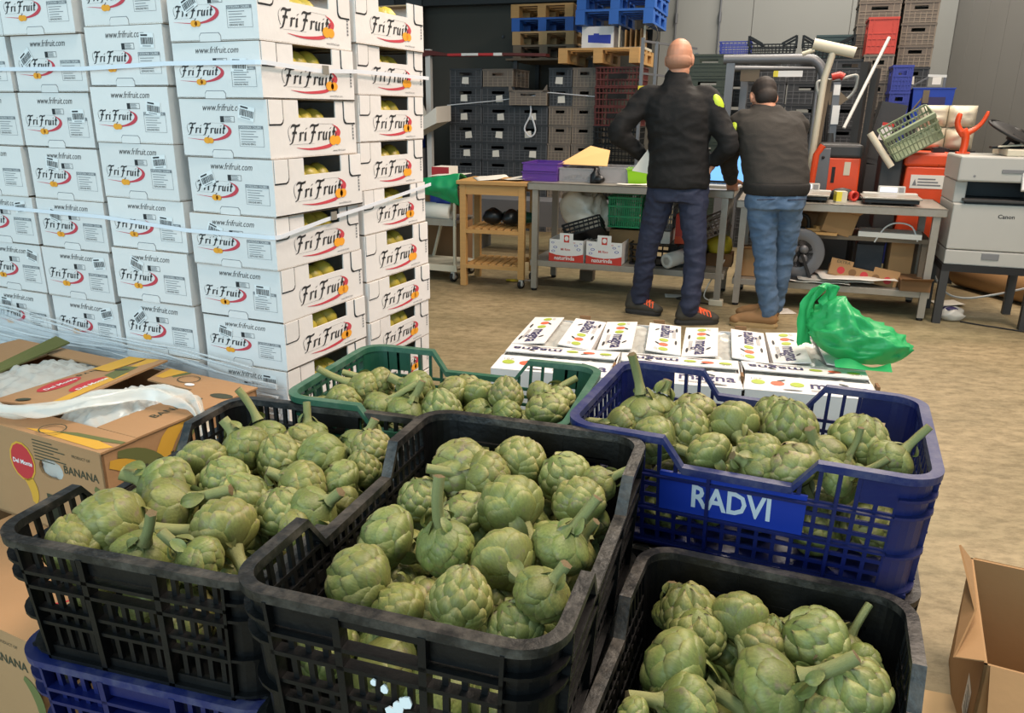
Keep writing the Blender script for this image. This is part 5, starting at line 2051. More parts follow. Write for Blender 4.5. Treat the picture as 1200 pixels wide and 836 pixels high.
# under the left bench
def snack_box(label, r, d, z):
    t = tR('printed_box', label, 'box', r, d, z, 0, 'red and white printed boxes')
    w_, dp, h = .275, .30, .17
    mb = MB()
    T = .004
    mb.bx(0, w_, 0, T, 0, h)
    mb.bx(0, w_, dp - T, dp, 0, h)
    mb.bx(0, T, 0, dp, 0, h)
    mb.bx(w_ - T, w_, 0, dp, 0, h)
    mb.bx(0, w_, 0, dp, 0, T)
    mb.build('body', ['sticker_white'], t)
    tb = MB()
    tb.bx(.085, .19, -.002, .004, h - .03, h + .05)
    tb.build('handle_tab', 'sticker_white', t)
    p = MB()
    o_, ux, uz = Vector((0, -.001, 0)), Vector((1, 0, 0)), Vector((0, 0, 1))
    flat_poly(p, [(0, 0), (w_, 0), (w_, .066), (w_ * .8, .052), (w_ * .5, .045), (w_ * .2, .052), (0, .066)], o_, ux, uz, 0)
    put_text(p, 'naturinda', o_ + ux * .045 + uz * .015 - Vector((0, .001, 0)), ux, uz, .16, 1, 0, .02)
    put_text(p, 'Mi Rico', o_ + ux * .095 + uz * .088, ux, uz, .075, 0, 0, .02)
    for k, (x, y, rr, mi) in enumerate(((.03, .145, .012, 2), (.05, .11, .016, 2), (.035, .08, .014, 2), (.215, .13, .014, 2), (.235, .10, .016, 2), (.2, .15, .008, 0), (.25, .145, .009, 2))):
        p.add([tuple(o_ + ux * (x + a * rr) + uz * (y + b_ * rr)) for a, b_ in oval(0, 0, 1, .6)] + [tuple(o_ + ux * (x + a * rr * .7) + uz * (y + b_ * rr * .7)) for a, b_ in oval(0, 0, 1, .6)], [(i, (i + 1) % 14, 14 + (i + 1) % 14, 14 + i) for i in range(14)], mi)
    rect(p, o_ - Vector((0, .0015, 0)), ux, uz, .118, .16, h - .02, h + .035, 0)
    flat_poly(p, oval(.139, h + .01, .016, .018), o_ - Vector((0, .002, 0)), ux, uz, 1)
    p.build('print', ['plastic_red', 'sticker_white', 'plastic_blue'], t)
    return t


s1 = snack_box('red and white printed box under the bench, left of the pair', -1.705, 5.80, .241)
s2 = dup(s1, RW(-1.41, 5.80, .241), None, 'red and white printed box under the bench, right of the pair')
# crumpled foil bundle
mb = MB()


def bundle(u, v):
    a = 6.283 * u
    s_ = math.sin(PI * v)
    d = 1 + .25 * noise3((math.cos(a) * 2.5, math.sin(a) * 2.5, v * 4)) + .15 * noise3((math.cos(a) * 6, math.sin(a) * 6, v * 9))
    return (.22 * math.cos(a) * s_ * d, .12 * math.sin(a) * s_ * d, max(0, .165 * (1 - math.cos(PI * v)) * d))


mb.grid(bundle, 40, 24)
mat('film_cream', (214, 204, 186), .3, var=.12, scale=9, bump=.4, bscale=26, spec=.7)
tag(mb.build('plastic_bundle', 'film_cream', None, RW(-1.57, 6.08, .44), (0, .5, YAW)), 'crumpled bundle of clear plastic stuffed under the bench', 'bundle')


def small_crate(label, r, d, z, wx, wy, h, m_, rz=0.0, rx=0.0, ry=0.0, group=None, bars=7, name='small_crate'):
    t = tR(name, label, 'crate', r, d, z, rz, group)
    t.rotation_euler = (rx, ry, YAW + rz)
    for side in range(4):
        mb = MB()
        S = CrateShape(wx, wy, h, .015, .006)
        Ls = S.side_len(side) / 2
        for k in range(bars + 1):
            a = -Ls + 2 * Ls * k / bars
            S.bar(mb, side, max(-Ls - .01, a - .004), min(Ls + .01, a + .004), 0, h, -.004, 0)
        for zz in (0, .33, .66, .93):
            S.bar(mb, side, -Ls - .01, Ls + .01, zz * h, zz * h + .012, -.005, .004)
        mb.build('wall_panel', m_, t)
    mb = MB()
    mb.bx(-wx / 2 + .008, wx / 2 - .008, -wy / 2 + .008, wy / 2 - .008, 0, .005)
    mb.build('floor_panel', m_, t)
    return t


small_crate('small black crate tipped on the red and white boxes under the bench', -1.44, 5.90, .43, .30, .20, .10, 'crate_black', .1, -.5, -.32)
small_crate('green wire crate on the boxes under the bench', -1.17, 6.14, .50, .26, .30, .235, 'plastic_green', 0, 0, 0, None, 14)
small_crate('grey wire basket beside the green wire crate', -.90, 6.14, .50, .20, .30, .235, 'metal_grey', 0, 0, 0, None, 9)
small_crate('black crate under the bench behind the left leg of the bald man', -.92, 6.08, .241, .36, .36, .16, 'crate_black', 0)
mb = MB()
mb.bx(-.14, .14, -.15, .15, 0, .235)
o = mb.build('cardboard_box', 'cardboard', None, RW(-1.15, 6.20, .241), (0, 0, YAW))
tag(o, 'plain cardboard box carrying the green wire crate under the bench', 'box')
mb = MB()
mb.bx(-.11, .11, -.15, .15, 0, .09)
o = mb.build('cardboard_box', 'paper_white', None, RW(-.92, 6.12, .402), (0, 0, YAW))
tag(o, 'flat pale box carrying the grey wire basket under the bench', 'box')
t = tR('snack_carton', 'red and orange carton standing under the bench between the legs of the bald man', 'box', -.68, 6.10, .40)
mb = MB()
mb.bx(-.10, .10, -.08, .08, 0, .22)
mb.build('body', 'plastic_red', t)
mb = MB()
mb.bx(-.101, .101, -.081, .081, .0, .055)
mb.build('lower_band', 'plastic_orange', t)
mb = MB()
mb.bx(-.14, .14, -.12, .12, 0, .155)
tag(mb.build('black_box', 'plastic_black', None, RW(-.68, 6.12, .241), (0, 0, YAW)), 'black box under the red carton beneath the bench', 'box')
mb = MB()
m4 = Matrix.Rotation(R(90), 4, 'X') @ Matrix.Rotation(R(-14), 4, 'Y')
mb.lathe([(.03, 0), (.052, 0), (.055, .004), (.055, .30), (.03, .30), (.03, 0)], 20, 0, Matrix.Rotation(R(-90), 4, 'X'))
o = mb.build('film_roll', 'paper_white', None, RW(-.80, 5.80, .30), (R(6), 0, YAW - .55))
tag(o, 'white roll with a black core, lying under the bench behind the bald man', 'roll')
mb = MB()
mb.bx(-.055, .055, -.05, .05, 0, .09)
tag(mb.build('wooden_block', 'wood_grey', None, RW(-1.52, 6.33, 0), (0, 0, YAW)), 'brown block standing on the floor under the bench', 'block')
small_crate('grey and yellow tilted crate under the end of the bench between the two men', -.50, 6.12, .47, .26, .3, .14, 'back_crate_brown', 0, 0, -.45)
mb = MB()
mb.lathe([(.001, 0), (.09, 0), (.10, .03), (.09, .10), (.05, .13), (.001, .135)], 18)
tag(mb.build('yellow_bucket', 'label_yellow', None, RW(-.46, 6.17, .335), (0, 0, 0)), 'yellow plastic bowl under the tilted crate between the two men', 'bowl')
mb = MB()
mb.bx(-.12, .12, -.10, .10, 0, .093)
tag(mb.build('cardboard_box', 'cardboard_dark', None, RW(-.47, 6.17, .241), (0, 0, YAW)), 'brown box under the yellow bowl between the two men', 'box')
# small power strip with its cable
t = tR('power_strip', 'pale green power strip with a white cable on the floor by the bench leg', 'power strip', -.42, 5.80, .001)
mb = MB()
mb.bx(-.05, .05, -.03, .03, 0, .045)
mb.build('body', 'paint_cream', t, bevel=.006)
mb = MB()
mb.tube(smooth([(-.045, 0, .03), (-.09, .01, .06), (-.06, .03, .16), (0.0, .05, .26), (.03, .06, .33)], 4), .005, 6)
mb.build('cable', 'paint_white', t)
mb = MB()
mb.tube(smooth([tuple(RW(-.47, 5.80, .007)), tuple(RW(-.6, 5.83, .007)), tuple(RW(-.72, 5.90, .007)), tuple(RW(-.62, 6.0, .007))], 5), .004, 6)
tag(mb.build('floor_cable', 'rubber_black'), 'thin dark cable on the floor behind the bald man', 'cable')

# on the right bench: two bench scales
def bench_scale(label, r, d, z, rz=0.0):
    t = tR('bench_scale', label, 'scale', r, d, z, rz, 'bench scales')
    mb = MB()
    mb.bx(-.17, .17, -.13, .13, .012, .038)
    mb.build('base', 'plastic_black', t, bevel=.004)
    mb = MB()
    mb.bx(-.185, .185, -.145, .125, .040, .052)
    mb.build('weighing_plate', 'metal_steel', t, bevel=.003)
    mb = MB()
    mb.bx(-.165, .19, .13, .20, 0.0, .060)
    mb.build('console', 'plastic_grey', t, bevel=.008)
    mb = MB()
    m4 = Matrix.Translation((0.02, .15, .05)) @ Matrix.Rotation(R(-20), 4, 'X')
    mb.bx(-.088, .088, -.012, .012, 0, .058, 0, m4)
    mb.build('display_housing', 'plastic_grey', t, bevel=.006)
    mb = MB()
    mb.bx(-.075, .035, -.014, -.012, .012, .046, 0, m4)
    mb.build('display', 'screen_white', t)
    mb = MB()
    mb.bx(.045, .078, -.014, -.012, .012, .046, 0, m4)
    mb.build('keypad', 'ink_grey', t)
    for x in (-.13, .13):
        for y in (-.1, .1):
            mb = MB()
            mb.lathe([(.014, 0), (.014, .014)], 8, 0, Matrix.Translation((x, y, 0)))
            mb.build('foot', 'rubber_black', t)
    return t


k1 = bench_scale('grey bench scale with raised display, next to the printer', .66, 6.03, .766)
k2 = dup(k1, RW(.09, 6.03, .766), YAW - .05, 'grey bench scale half hidden behind the man in jeans')
mb = MB()
mb.bx(-.035, .035, -.04, .04, 0, .075)
o = mb.build('tape_box', 'paint_cream', None, RW(.34, 5.98, .766), (0, 0, YAW + .2))
tag(o, 'small cream and yellow packet between the two scales', 'packet')
mb = MB()
mb.bx(-.036, .0, -.041, .041, .01, .074)
mb.build('yellow_side', 'label_yellow', o)
mb = MB()
m4 = Matrix.Rotation(R(90), 4, 'X')
mb.lathe([(.022, -.015), (.036, -.015), (.036, .015), (.022, .015), (.022, -.015)], 16, 0, m4)
tag(mb.build('tape_roll', 'plastic_red', None, RW(.43, 6.07, .803), (0, 0, YAW + .6)), 'red roll of tape standing between the two scales', 'tape')

# under the right bench
t = tR('cable_reel', 'black cable reel under the right bench behind the man in jeans', 'cable reel', .10, 5.98, .40, .15)
m4 = Matrix.Rotation(R(90), 4, 'X')
for yy in (-.06, .05):
    mb = MB()
    mb.lathe([(.055, yy), (.175, yy), (.18, yy + .006), (.175, yy + .012), (.055, yy + .012), (.055, yy)], 32, 0, m4)
    mb.build('rim_disc', 'metal_grey' if yy > 0 else 'metal_dark', t)
mb = MB()
mb.lathe([(.001, -.07), (.09, -.07), (.10, -.062), (.10, .062), (.001, .062)], 24, 0, m4)
mb.build('hub', 'rubber_black', t)
mb = MB()
for a in range(4):
    an = PI / 4 + a * PI / 2
    mb.lathe([(.001, .0), (.03, 0), (.03, .012), (.001, .012)], 14, 0, Matrix.Translation((.047 * math.cos(an), .062 + .012, .047 * math.sin(an))) @ m4 @ Matrix.Translation((0, 0, 0)))
    mb.lathe([(.001, .0), (.03, 0), (.03, .012), (.001, .012)], 14, 0, Matrix.Translation((.047 * math.cos(an), -.068, .047 * math.sin(an))) @ m4)
mb.build('socket', 'metal_grey', t)
mb = MB()
mb.tube(smooth([(-.06, 0, .15), (-.05, 0, .24), (0, 0, .27), (.05, 0, .24), (.06, 0, .15)], 4), .013, 8)
mb.build('carry_handle', 'rubber_black', t)
mb = MB()
mb.bx(-.12, .12, -.09, -.07, -.195, -.17)
mb.bx(-.12, .12, .06, .08, -.195, -.17)
mb.bar((-.10, -.08, -.18), (-.02, -.08, .0), .02, .02)
mb.bar((.10, -.08, -.18), (.02, -.08, .0), .02, .02)
mb.build('stand', 'rubber_black', t)

t = tR('cardboard_tray', 'brown cardboard fruit tray with round prints, tipped under the right bench', 'box', .545, 5.96, .205)
t.rotation_euler = (R(-12), R(9), YAW - .05)
mb = MB()
w_, h = .46, .105
mb.bx(-w_ / 2, w_ / 2, 0, .005, 0.02, h)
mb.bx(-w_ / 2, w_ / 2, .25, .255, 0.02, h)
mb.bx(-w_ / 2, -w_ / 2 + .005, 0, .25, 0.02, h)
mb.bx(w_ / 2 - .005, w_ / 2, 0, .25, .02, h)
mb.bx(-w_ / 2, w_ / 2, 0, .25, .02, .025)
mb.build('body', 'cardboard', t)
mb = MB()
mb.bx(-w_ / 2, -w_ / 2 + .15, 0, .006, h, h + .035)
mb.bx(w_ / 2 - .17, w_ / 2, 0, .006, h, h + .035)
mb.build('corner_panel', 'cardboard', t)
p = MB()
for k in range(5):
    flat_poly(p, oval(-.15 + .078 * k, .065, .026, .026), (0, -.001, 0), (1, 0, 0), (0, 0, 1), k % 2)
put_text(p, 'EXTRA', (-.19, -.0015, h + .008), (1, 0, 0), (0, 0, 1), .09, 2)
p.build('print', ['banana_red', 'cardboard_dark', 'card_ink'], t)
for (r, d, z, wx, wy, h, rz, rx, ry, mt, lb) in (
        (.32, 6.05, .545, .22, .16, .16, .3, 0, .25, 'cardboard', 'torn cardboard box on the middle shelf under the right bench'),
        (.15, 6.2, .545, .20, .2, .12, -.1, 0, 0, 'cardboard_dark', 'dark cardboard box at the left of the middle shelf'),
        (.80, 6.22, .203, .15, .2, .29, 0, 0, 0, 'cardboard', 'tall cardboard box standing at the right end of the lower shelf'),
        (.60, 6.30, .203, .18, .2, .25, 0, 0, 0, 'back_crate', 'dark box in the shadow behind the fruit tray'),
        (-.19, 6.06, .203, .2, .2, .20, 0, 0, 0, 'cardboard', 'brown printed box under the right bench left of the man in jeans'),
        (.88, 5.99, .203, .19, .3, .07, 0, 0, 0, 'cardboard_dark', 'flattened cardboard heap at the right end of the lower shelf')):
    mb = MB()
    mb.bx(-wx / 2, wx / 2, -wy / 2, wy / 2, 0, h)
    o = mb.build('cardboard_box', mt, None, RW(r, d, z), (rx, ry, YAW + rz), bevel=.003)
    tag(o, lb, 'box')
    mb = MB()
    mb.hexa([(-wx / 2, -wy / 2, h), (wx / 2, -wy / 2, h), (wx / 2, -wy / 2 - .06, h + .03), (-wx / 2, -wy / 2 - .06, h + .02), (-wx / 2, -wy / 2, h + .004), (wx / 2, -wy / 2, h + .004), (wx / 2, -wy / 2 - .06, h + .034), (-wx / 2, -wy / 2 - .06, h + .024)])
    mb.build('flap', mt, o)
mb = MB()
mb.bx(-.20, .20, -.12, .12, 0, .035)
tag(mb.build('white_board', 'paper_white', None, RW(.70, 6.1, .536), (0, 0, YAW - .1)), 'white flat board on the middle shelf under the right bench', 'board')
for k in range(4):
    mb = MB()
    mb.bar((-.13, 0, 0), (.13, .04 * (k - 1), 0), .045, .018)
    tag(mb.build('wood_offcut', 'wood_light', None, RW(.22 + .05 * k, 5.98 + .03 * k, .548 + .019 * k), (0, 0, YAW + .2 * k)), ['wood offcut at the bottom of the pile on the middle shelf', 'second wood offcut of the pile on the middle shelf', 'third wood offcut of the pile on the middle shelf', 'topmost wood offcut of the pile on the middle shelf'][k], 'wood', 'wood offcuts on the middle shelf')
mb = MB()
mb.ell((0, 0, .07), (.10, .06, .07), 12)
mb.ell((.08, 0, .05), (.06, .03, .05), 10)
tag(mb.build('dark_rag', 'rubber_black', None, RW(.36, 6.18, .71), (0, 0, YAW)), 'dark cloth hanging over the torn box under the right bench', 'cloth')
for k in range(3):
    mb = MB()
    mb.grid(lambda u, v: ((u - .5) * .5, (v - .5) * .32, .012 * noise3((u * 4, v * 3, k)) + .012), 12, 8)
    tag(mb.build('paper_sheet', 'paper_white' if k != 1 else 'film_bag', None, RW(.22 + .14 * k, 6.0, .205 + .02 * k), (0, 0, YAW + .1 * k), solid=.002), ['white sheet at the left on the lower shelf of the right bench', 'clear plastic sheet on the lower shelf of the right bench', 'white sheet under the fruit tray on the lower shelf'][k], 'paper')
mb = MB()
mb.tube(smooth([(-.02, 0, 0), (.03, 0, .1), (.1, 0, .14), (.2, 0, .12), (.25, 0, .02)], 4), .006, 6)
tag(mb.build('white_cable', 'paint_white', None, RW(.62, 6.0, .50), (0, 0, YAW)), 'loose white cable hanging off the middle shelf', 'cable')

# printer on its stand
t = tR('printer', 'white office printer with a scanner lid and touch panel', 'printer', 1.022, 5.84, .405)
PW, PD = .56, .52


def pbox(nm, x0, x1, y0, y1, z0, z1, m_, bev=.008, M4=None):
    mb = MB()
    mb.bx(x0, x1, y0, y1, z0, z1, 0, M4)
    return mb.build(nm, m_, t, bevel=bev)


pbox('paper_drawer', 0, PW, 0, PD, 0, .098, 'plastic_grey')
pbox('drawer_pull', .215, .315, -.006, .004, .045, .085, 'ink_grey', .002)
pbox('body', 0, PW, 0, PD, .102, .40, 'plastic_grey')
pbox('side_pillar', 0, .07, .06, PD, .40, .54, 'plastic_grey')
pbox('side_pillar', PW - .1, PW, .06, PD, .40, .54, 'plastic_grey')
pbox('output_tray', .07, PW - .1, .02, PD, .40, .425, 'plastic_black', .003)
pbox('tray_recess', .03, PW - .02, .30, PD, .425, .54, 'plastic_black', .003)
pbox('tray_lip', .05, PW - .08, -.02, .10, .415, .432, 'metal_dark', .003)
pbox('scanner', -.005, PW, .0, PD, .54, .70, 'plastic_grey', .012)
pbox('document_feeder', .26, PW + .01, .05, PD - .04, .70, .745, 'paint_cream', .008)
pbox('feeder_slot', .24, PW, -.006, .004, .60, .622, 'ink_grey', .001)
m4 = Matrix.Translation((.355, -.05, .50)) @ Matrix.Rotation(R(-22), 4, 'X')
pbox('panel_housing', 0, .22, 0, .03, 0, .17, 'paint_white', .006, m4)
pbox('touch_panel', .018, .20, -.004, .0, .022, .150, 'screen_white', .001, m4)
p = MB()
put_text(p, 'Canon', (.265, -.001, .315), (1, 0, 0), (0, 0, 1), .095, 0, 0, .02)
flat_poly(p, oval(.50, .13, .006, .006), (0, -.001, 0), (1, 0, 0), (0, 0, 1), 0)
flat_poly(p, oval(.09, .575, .008, .008), (0, -.002, 0), (1, 0, 0), (0, 0, 1), 1)
p.build('print', ['ink_black', 'ink_grey'], t)
t2 = tR('printer_stand', 'black steel stand under the white printer', 'stand', 1.015, 5.83)
for x in (0, PW - .045):
    for y in (.0, PD - .06):
        mb = MB()
        mb.bx(x, x + .05, y, y + .05, 0, .36)
        mb.build('leg', 'metal_dark', t2)
mb = MB()
mb.bx(0, PW + .005, 0, PD - .01, .36, .404)
mb.build('top_frame', 'rubber_black', t2)
M['metal_dark'].node_tree.nodes['Principled BSDF'].inputs['Metallic'].default_value = 0.1
# orange handle on the printer and the fan
mb = MB()
ht = tR('orange_handle', 'orange forked handle standing on the white printer', 'handle', 1.075, 6.16, 1.106)
mb.tube(smooth([(0, 0, 0), (.005, 0, .06), (0, 0, .12), (-.02, 0, .15)], 3), [.036, .034, .034, .034, .034, .036, .038, .04, .04, .04], 12, flat=.7)
mb.tube(smooth([(-.01, 0, .12), (-.045, 0, .16), (-.06, 0, .20), (-.055, 0, .245), (-.05, 0, .26)], 3), [.034, .032, .03, .028, .027, .026, .026, .026, .026, .024, .022, .02, .012], 12, flat=.7)
mb.tube(smooth([(.0, 0, .13), (.05, 0, .16), (.085, 0, .20), (.105, 0, .25), (.11, 0, .275)], 3), [.034, .03, .027, .024, .022, .02, .02, .019, .019, .018, .016, .014, .01], 12, flat=.7)
mb.build('fork', 'plastic_orange', ht)
mb = MB()
mb.bx(-.04, .04, -.03, .03, 0, .012)
mb.build('foot', 'plastic_orange', ht)
ft = tR('desk_fan', 'round black fan leaning back on top of the printer', 'fan', 1.325, 6.10, 1.152)
m4 = Matrix.Translation((0.04, 0.0, .085)) @ Matrix.Rotation(R(24), 4, 'Y') @ Matrix.Rotation(R(12), 4, 'X')
for rr in (.19, .13, .07):
    mb = MB()
    mb.tube([m4 @ Vector((rr * math.cos(a), rr * math.sin(a), -.02 * (1 - rr / .19))) for a in [2 * PI * k / 36 for k in range(37)]], .010 if rr > .18 else .003, 6, 0, False)
    mb.build('cage_ring', 'rubber_black', ft)
mb = MB()
mb.lathe([(.001, .03), (.08, .028), (.15, .016), (.188, -.004), (.186, -.010), (.14, .006), (.001, .02)], 32, 0, m4)
mb.build('rear_cage', 'rubber_black', ft)
mb = MB()
for k in range(36):
    a = 2 * PI * k / 36
    mb.tube([m4 @ Vector((.03 * math.cos(a), .03 * math.sin(a), -.03)), m4 @ Vector((.19 * math.cos(a + .25), .19 * math.sin(a + .25), 0))], .003, 4)
mb.build('cage_wires', 'rubber_black', ft, kind='stuff')
for k in range(4):
    mb = MB()
    a = k * PI / 2
    mb.add([m4 @ Vector(v) for v in ((.03 * math.cos(a), .03 * math.sin(a), .0), (.16 * math.cos(a - .35), .16 * math.sin(a - .35), .015), (.16 * math.cos(a + .35), .16 * math.sin(a + .35), -.012))], [(0, 1, 2)])
    mb.build('blade', 'metal_dark', ft, solid=.004)
mb = MB()
mb.lathe([(.001, -.05), (.045, -.05), (.05, -.02), (.04, .03), (.001, .04)], 16, 0, m4)
mb.build('motor', 'rubber_black', ft)
mb = MB()
mb.tube([(0.02, 0, .07), (-.02, 0, .02), (-.04, 0, 0)], .012, 8)
mb.tube([(0.02, 0, .07), (.05, 0, .02), (.07, 0, 0)], .012, 8)
mb.bx(-.10, .12, -.05, .05, -.006, .008)
mb.build('foot', 'rubber_black', ft)
mb = MB()
for k in range(3):
    mb.tube(smooth([(-.12, 0, .01), (.0, .03 * k, .02), (.1, .02 * k - .03, .03), (.22, .02, .012 + .01 * k)], 4), .006, 6)
tag(mb.build('cream_cable', 'paint_cream', None, RW(1.36, 5.96, 1.153), (0, 0, YAW)), 'loose cream cable lying on the printer in front of the fan', 'cable')
# floor bits by the printer
mb = MB()


def wad(u, v):
    a = 6.283 * u
    d = 1 + .3 * noise3((math.cos(a) * 3, math.sin(a) * 3, v * 6))
    return (.085 * math.cos(a) * math.sin(PI * v) * d, .06 * math.sin(a) * math.sin(PI * v) * d, .045 * (1 - math.cos(PI * v)) * d)


mb.grid(wad, 24, 14)
o = mb.build('plastic_wad', 'film_bag', None, RW(1.145, 5.95, 0.0), (0, 0, YAW))
tag(o, 'wad of clear and blue plastic on the floor under the printer', 'litter')
mb = MB()
mb.ell((-.01, .0, .082), (.055, .035, .018), 10)
mb.build('blue_film', 'ink_navy', o)
mb = MB()
mb.tube(smooth([tuple(RW(1.20, 5.92, .006)), tuple(RW(1.33, 5.86, .006)), tuple(RW(1.42, 5.83, .006)), tuple(RW(1.62, 5.75, .006))], 5), .005, 6)
tag(mb.build('floor_cable', 'rubber_black'), 'thin black cable on the floor in front of the printer stand', 'cable')
mb = MB()
mb.tube(smooth([tuple(RW(1.02, 6.35, .32)), tuple(RW(1.15, 6.4, .12)), tuple(RW(1.3, 6.42, .07)), tuple(RW(1.5, 6.4, .12)), tuple(RW(1.65, 6.3, .2))], 5), .008, 6)
tag(mb.build('white_cable', 'paint_white'), 'white cable sagging behind the legs of the printer stand', 'cable')
mb = MB()
mb.lathe([(.001, 0), (.13, 0), (.14, .02), (.14, 1.0), (.13, 1.02), (.001, 1.02)], 20, 0, Matrix.Rotation(R(90), 4, 'Y'))
o = mb.build('brown_roll', 'cardboard', None, RW(1.42, 7.3, .141), (0, 0, YAW - 1.0))
tag(o, 'thick brown roll lying on the floor behind the printer', 'roll')
sheet('white paper on the floor behind the printer stand leg', 1.2, 6.5, .001, .2, .18, .3, 'paper_white', .02)
# ------------------------------------------------------------------ crate stacks along the back
def back_crate_proto(wx, wy, h, m_, slot=True, tagm=None, handle_up=False):
    """solid-looking storage crate: four walls with a hand slot, ribs and a rim"""
    mb = MB()
    T = .012
    z1 = h - .02
    s0, s1 = wx * .30, wx * .70
    sz0, sz1 = h * .62, h * .78
    for (y0, y1) in ((0, T), (wy - T, wy)):
        if slot:
            mb.bx(0, s0, y0, y1, 0, z1)
            mb.bx(s1, wx, y0, y1, 0, z1)
            mb.bx(s0, s1, y0, y1, 0, sz0)
            mb.bx(s0, s1, y0, y1, sz1, z1)
        else:
            mb.bx(0, wx, y0, y1, 0, z1)
    for x0 in (0, wx - T):
        mb.bx(x0, x0 + T, T, wy - T, 0, sz0)
        mb.bx(x0, x0 + T, T, wy - T, sz1, z1)
        mb.bx(x0, x0 + T, T, wy * .32, sz0, sz1)
        mb.bx(x0, x0 + T, wy * .68, wy - T, sz0, sz1)
    mb.bx(T, wx - T, T, wy - T, 0, .01, 1)
    ribs = MB()
    n = 6
    for k in range(n + 1):
        x = wx * k / n
        x0 = min(max(x - .004, 0), wx - .008)
        ribs.bx(x0, x0 + .008, -.006, 0, .0, h * (.6 if .28 < k / n < .72 else 1) - .02)
    for zz in (.02, .22, .40, .55):
        ribs.bx(0, wx, -.005, 0, zz * h, zz * h + .006)
        ribs.bx(wx, wx + .005, 0, wy, zz * h, zz * h + .006)
    for k in range(5):
        y = wy * k / 4
        y0 = min(max(y - .004, 0), wy - .008)
        ribs.bx(wx, wx + .006, y0, y0 + .008, 0, h - .02)
    rim = MB()
    rim.bx(-.008, wx + .008, -.008, .012, z1, h)
    rim.bx(-.008, wx + .008, wy - .012, wy + .008, z1, h)
    rim.bx(-.008, .012, 0, wy, z1, h)
    rim.bx(wx - .012, wx + .008, 0, wy, z1, h)
    if handle_up:
        for x0, x1, sg in ((-.008, .05, 1), (wx - .05, wx + .008, -1)):
            for y0 in (-.008, wy - .008):
                ri = [(x0, z1), (x1, z1), (x0 + .012, h + .055), (x0, h + .055)] if sg > 0 else [(x0, z1), (x1, z1), (x1, h + .055), (x1 - .012, h + .055)]
                m4 = Matrix(((1, 0, 0, 0), (0, 0, 1, y0), (0, 1, 0, 0), (0, 0, 0, 1)))
                rim.prism(ri, 0, .016, 0, m4)
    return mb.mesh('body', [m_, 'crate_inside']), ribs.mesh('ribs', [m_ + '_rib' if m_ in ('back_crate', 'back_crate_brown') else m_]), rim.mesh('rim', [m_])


_bc = {}
CARD = MB()
CARD.hexa([(0, -.009, 0), (.085, -.009, 0), (.08, -.009, .075), (.004, -.009, .07), (0, -.007, 0), (.085, -.007, 0), (.08, -.007, .075), (.004, -.007, .07)])
card_me = CARD.mesh('paper_tag', ['paper_white'])
rnd = random.Random(31)


def back_crate(label, r, d, z, wx, wy, h, m_, group, tagged=False, rz=0.0, slot=True, handle_up=False):
    key = (wx, wy, h, m_, slot, handle_up)
    if key not in _bc:
        _bc[key] = back_crate_proto(wx, wy, h, m_, slot, None, handle_up)
    a, b_, c = _bc[key]
    t = tR('storage_crate', label, 'crate', r, d, z, rz, group)
    link('body', a, t)
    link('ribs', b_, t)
    link('rim', c, t)
    if tagged:
        p = link('paper_tag', card_me, t)
        p.location = (wx * .38 + rnd.uniform(-.03, .05), 0, h * .16 + rnd.uniform(0, .02))
        p.rotation_euler = (0, rnd.uniform(-.1, .1), 0)
    return t


H2 = .2005
COLN = ['leftmost column', 'second column from the left', 'third column from the left', 'fourth column from the left', 'fifth column from the left']
colspec = [(-3.83, .385, 'back_crate', 9), (-3.43, .385, 'back_crate', 8), (-3.03, .385, 'back_crate', 7), (-2.63, .255, 'back_crate_brown', 9), (-2.36, .255, 'back_crate_brown', 9)]
for ci, (r0, wx, m_, n) in enumerate(colspec):
    for k in range(n):
        mm = m_
        if ci == 3 and k >= 7:
            mm = 'back_crate'
        fl_ = 'floor' if k == 0 else ''
        back_crate('dark stacked crate behind the wooden trolley, %s, %s from the floor' % (COLN[ci], ORD[k] if k else 'lowest'), r0 + rnd.uniform(-.006, .006), 8.8 + rnd.uniform(0, .02), k * H2, wx, .56, H2 - .002, mm, 'stacked crates at the back left', (ci < 3 and 3 < k < 9 and (ci, k) not in ((0, 3),)) or (ci == 3 and k > 6))
# loosely set crates on top
back_crate('brown crate tipped on the second column at the back left', -3.42, 8.82, 8 * H2 + .002, .36, .5, .19, 'back_crate_brown', 'stacked crates at the back left', False, -.05)
back_crate('grey brown crate perched on the third column at the back left', -3.06, 8.70, 7 * H2 + .004, .42, .5, .16, 'back_crate_brown', 'stacked crates at the back left', False, .1, True, True)
# cord with a loop and a yellow tag round the crate columns
mb = MB()
cp = [RW(-3.85, 8.775, 1.40), RW(-3.3, 8.77, 1.45), RW(-2.85, 8.77, 1.50), RW(-2.62, 8.77, 1.545), RW(-2.1, 8.77, 1.505)]
mb.tube(cp, .006, 6)
mb.tube(smooth([tuple(RW(-2.84, 8.765, 1.50)), tuple(RW(-2.83, 8.765, 1.32)), tuple(RW(-2.90, 8.765, 1.16)), tuple(RW(-2.83, 8.765, 1.07)), tuple(RW(-2.77, 8.765, 1.14)), tuple(RW(-2.82, 8.765, 1.30))], 5), .010, 6)
co = mb.build('cord', 'strap_white')
tag(co, 'white cord with a hanging loop tied round the dark crate columns', 'cord')
mb = MB()
q = RW(-2.98, 8.77, 1.42)
mb.bx(0, .075, -.004, 0, 0, .07)
yt = mb.build('yellow_tag', 'label_yellow', co)
yt.location = q
yt.rotation_euler = (0, 0, YAW)
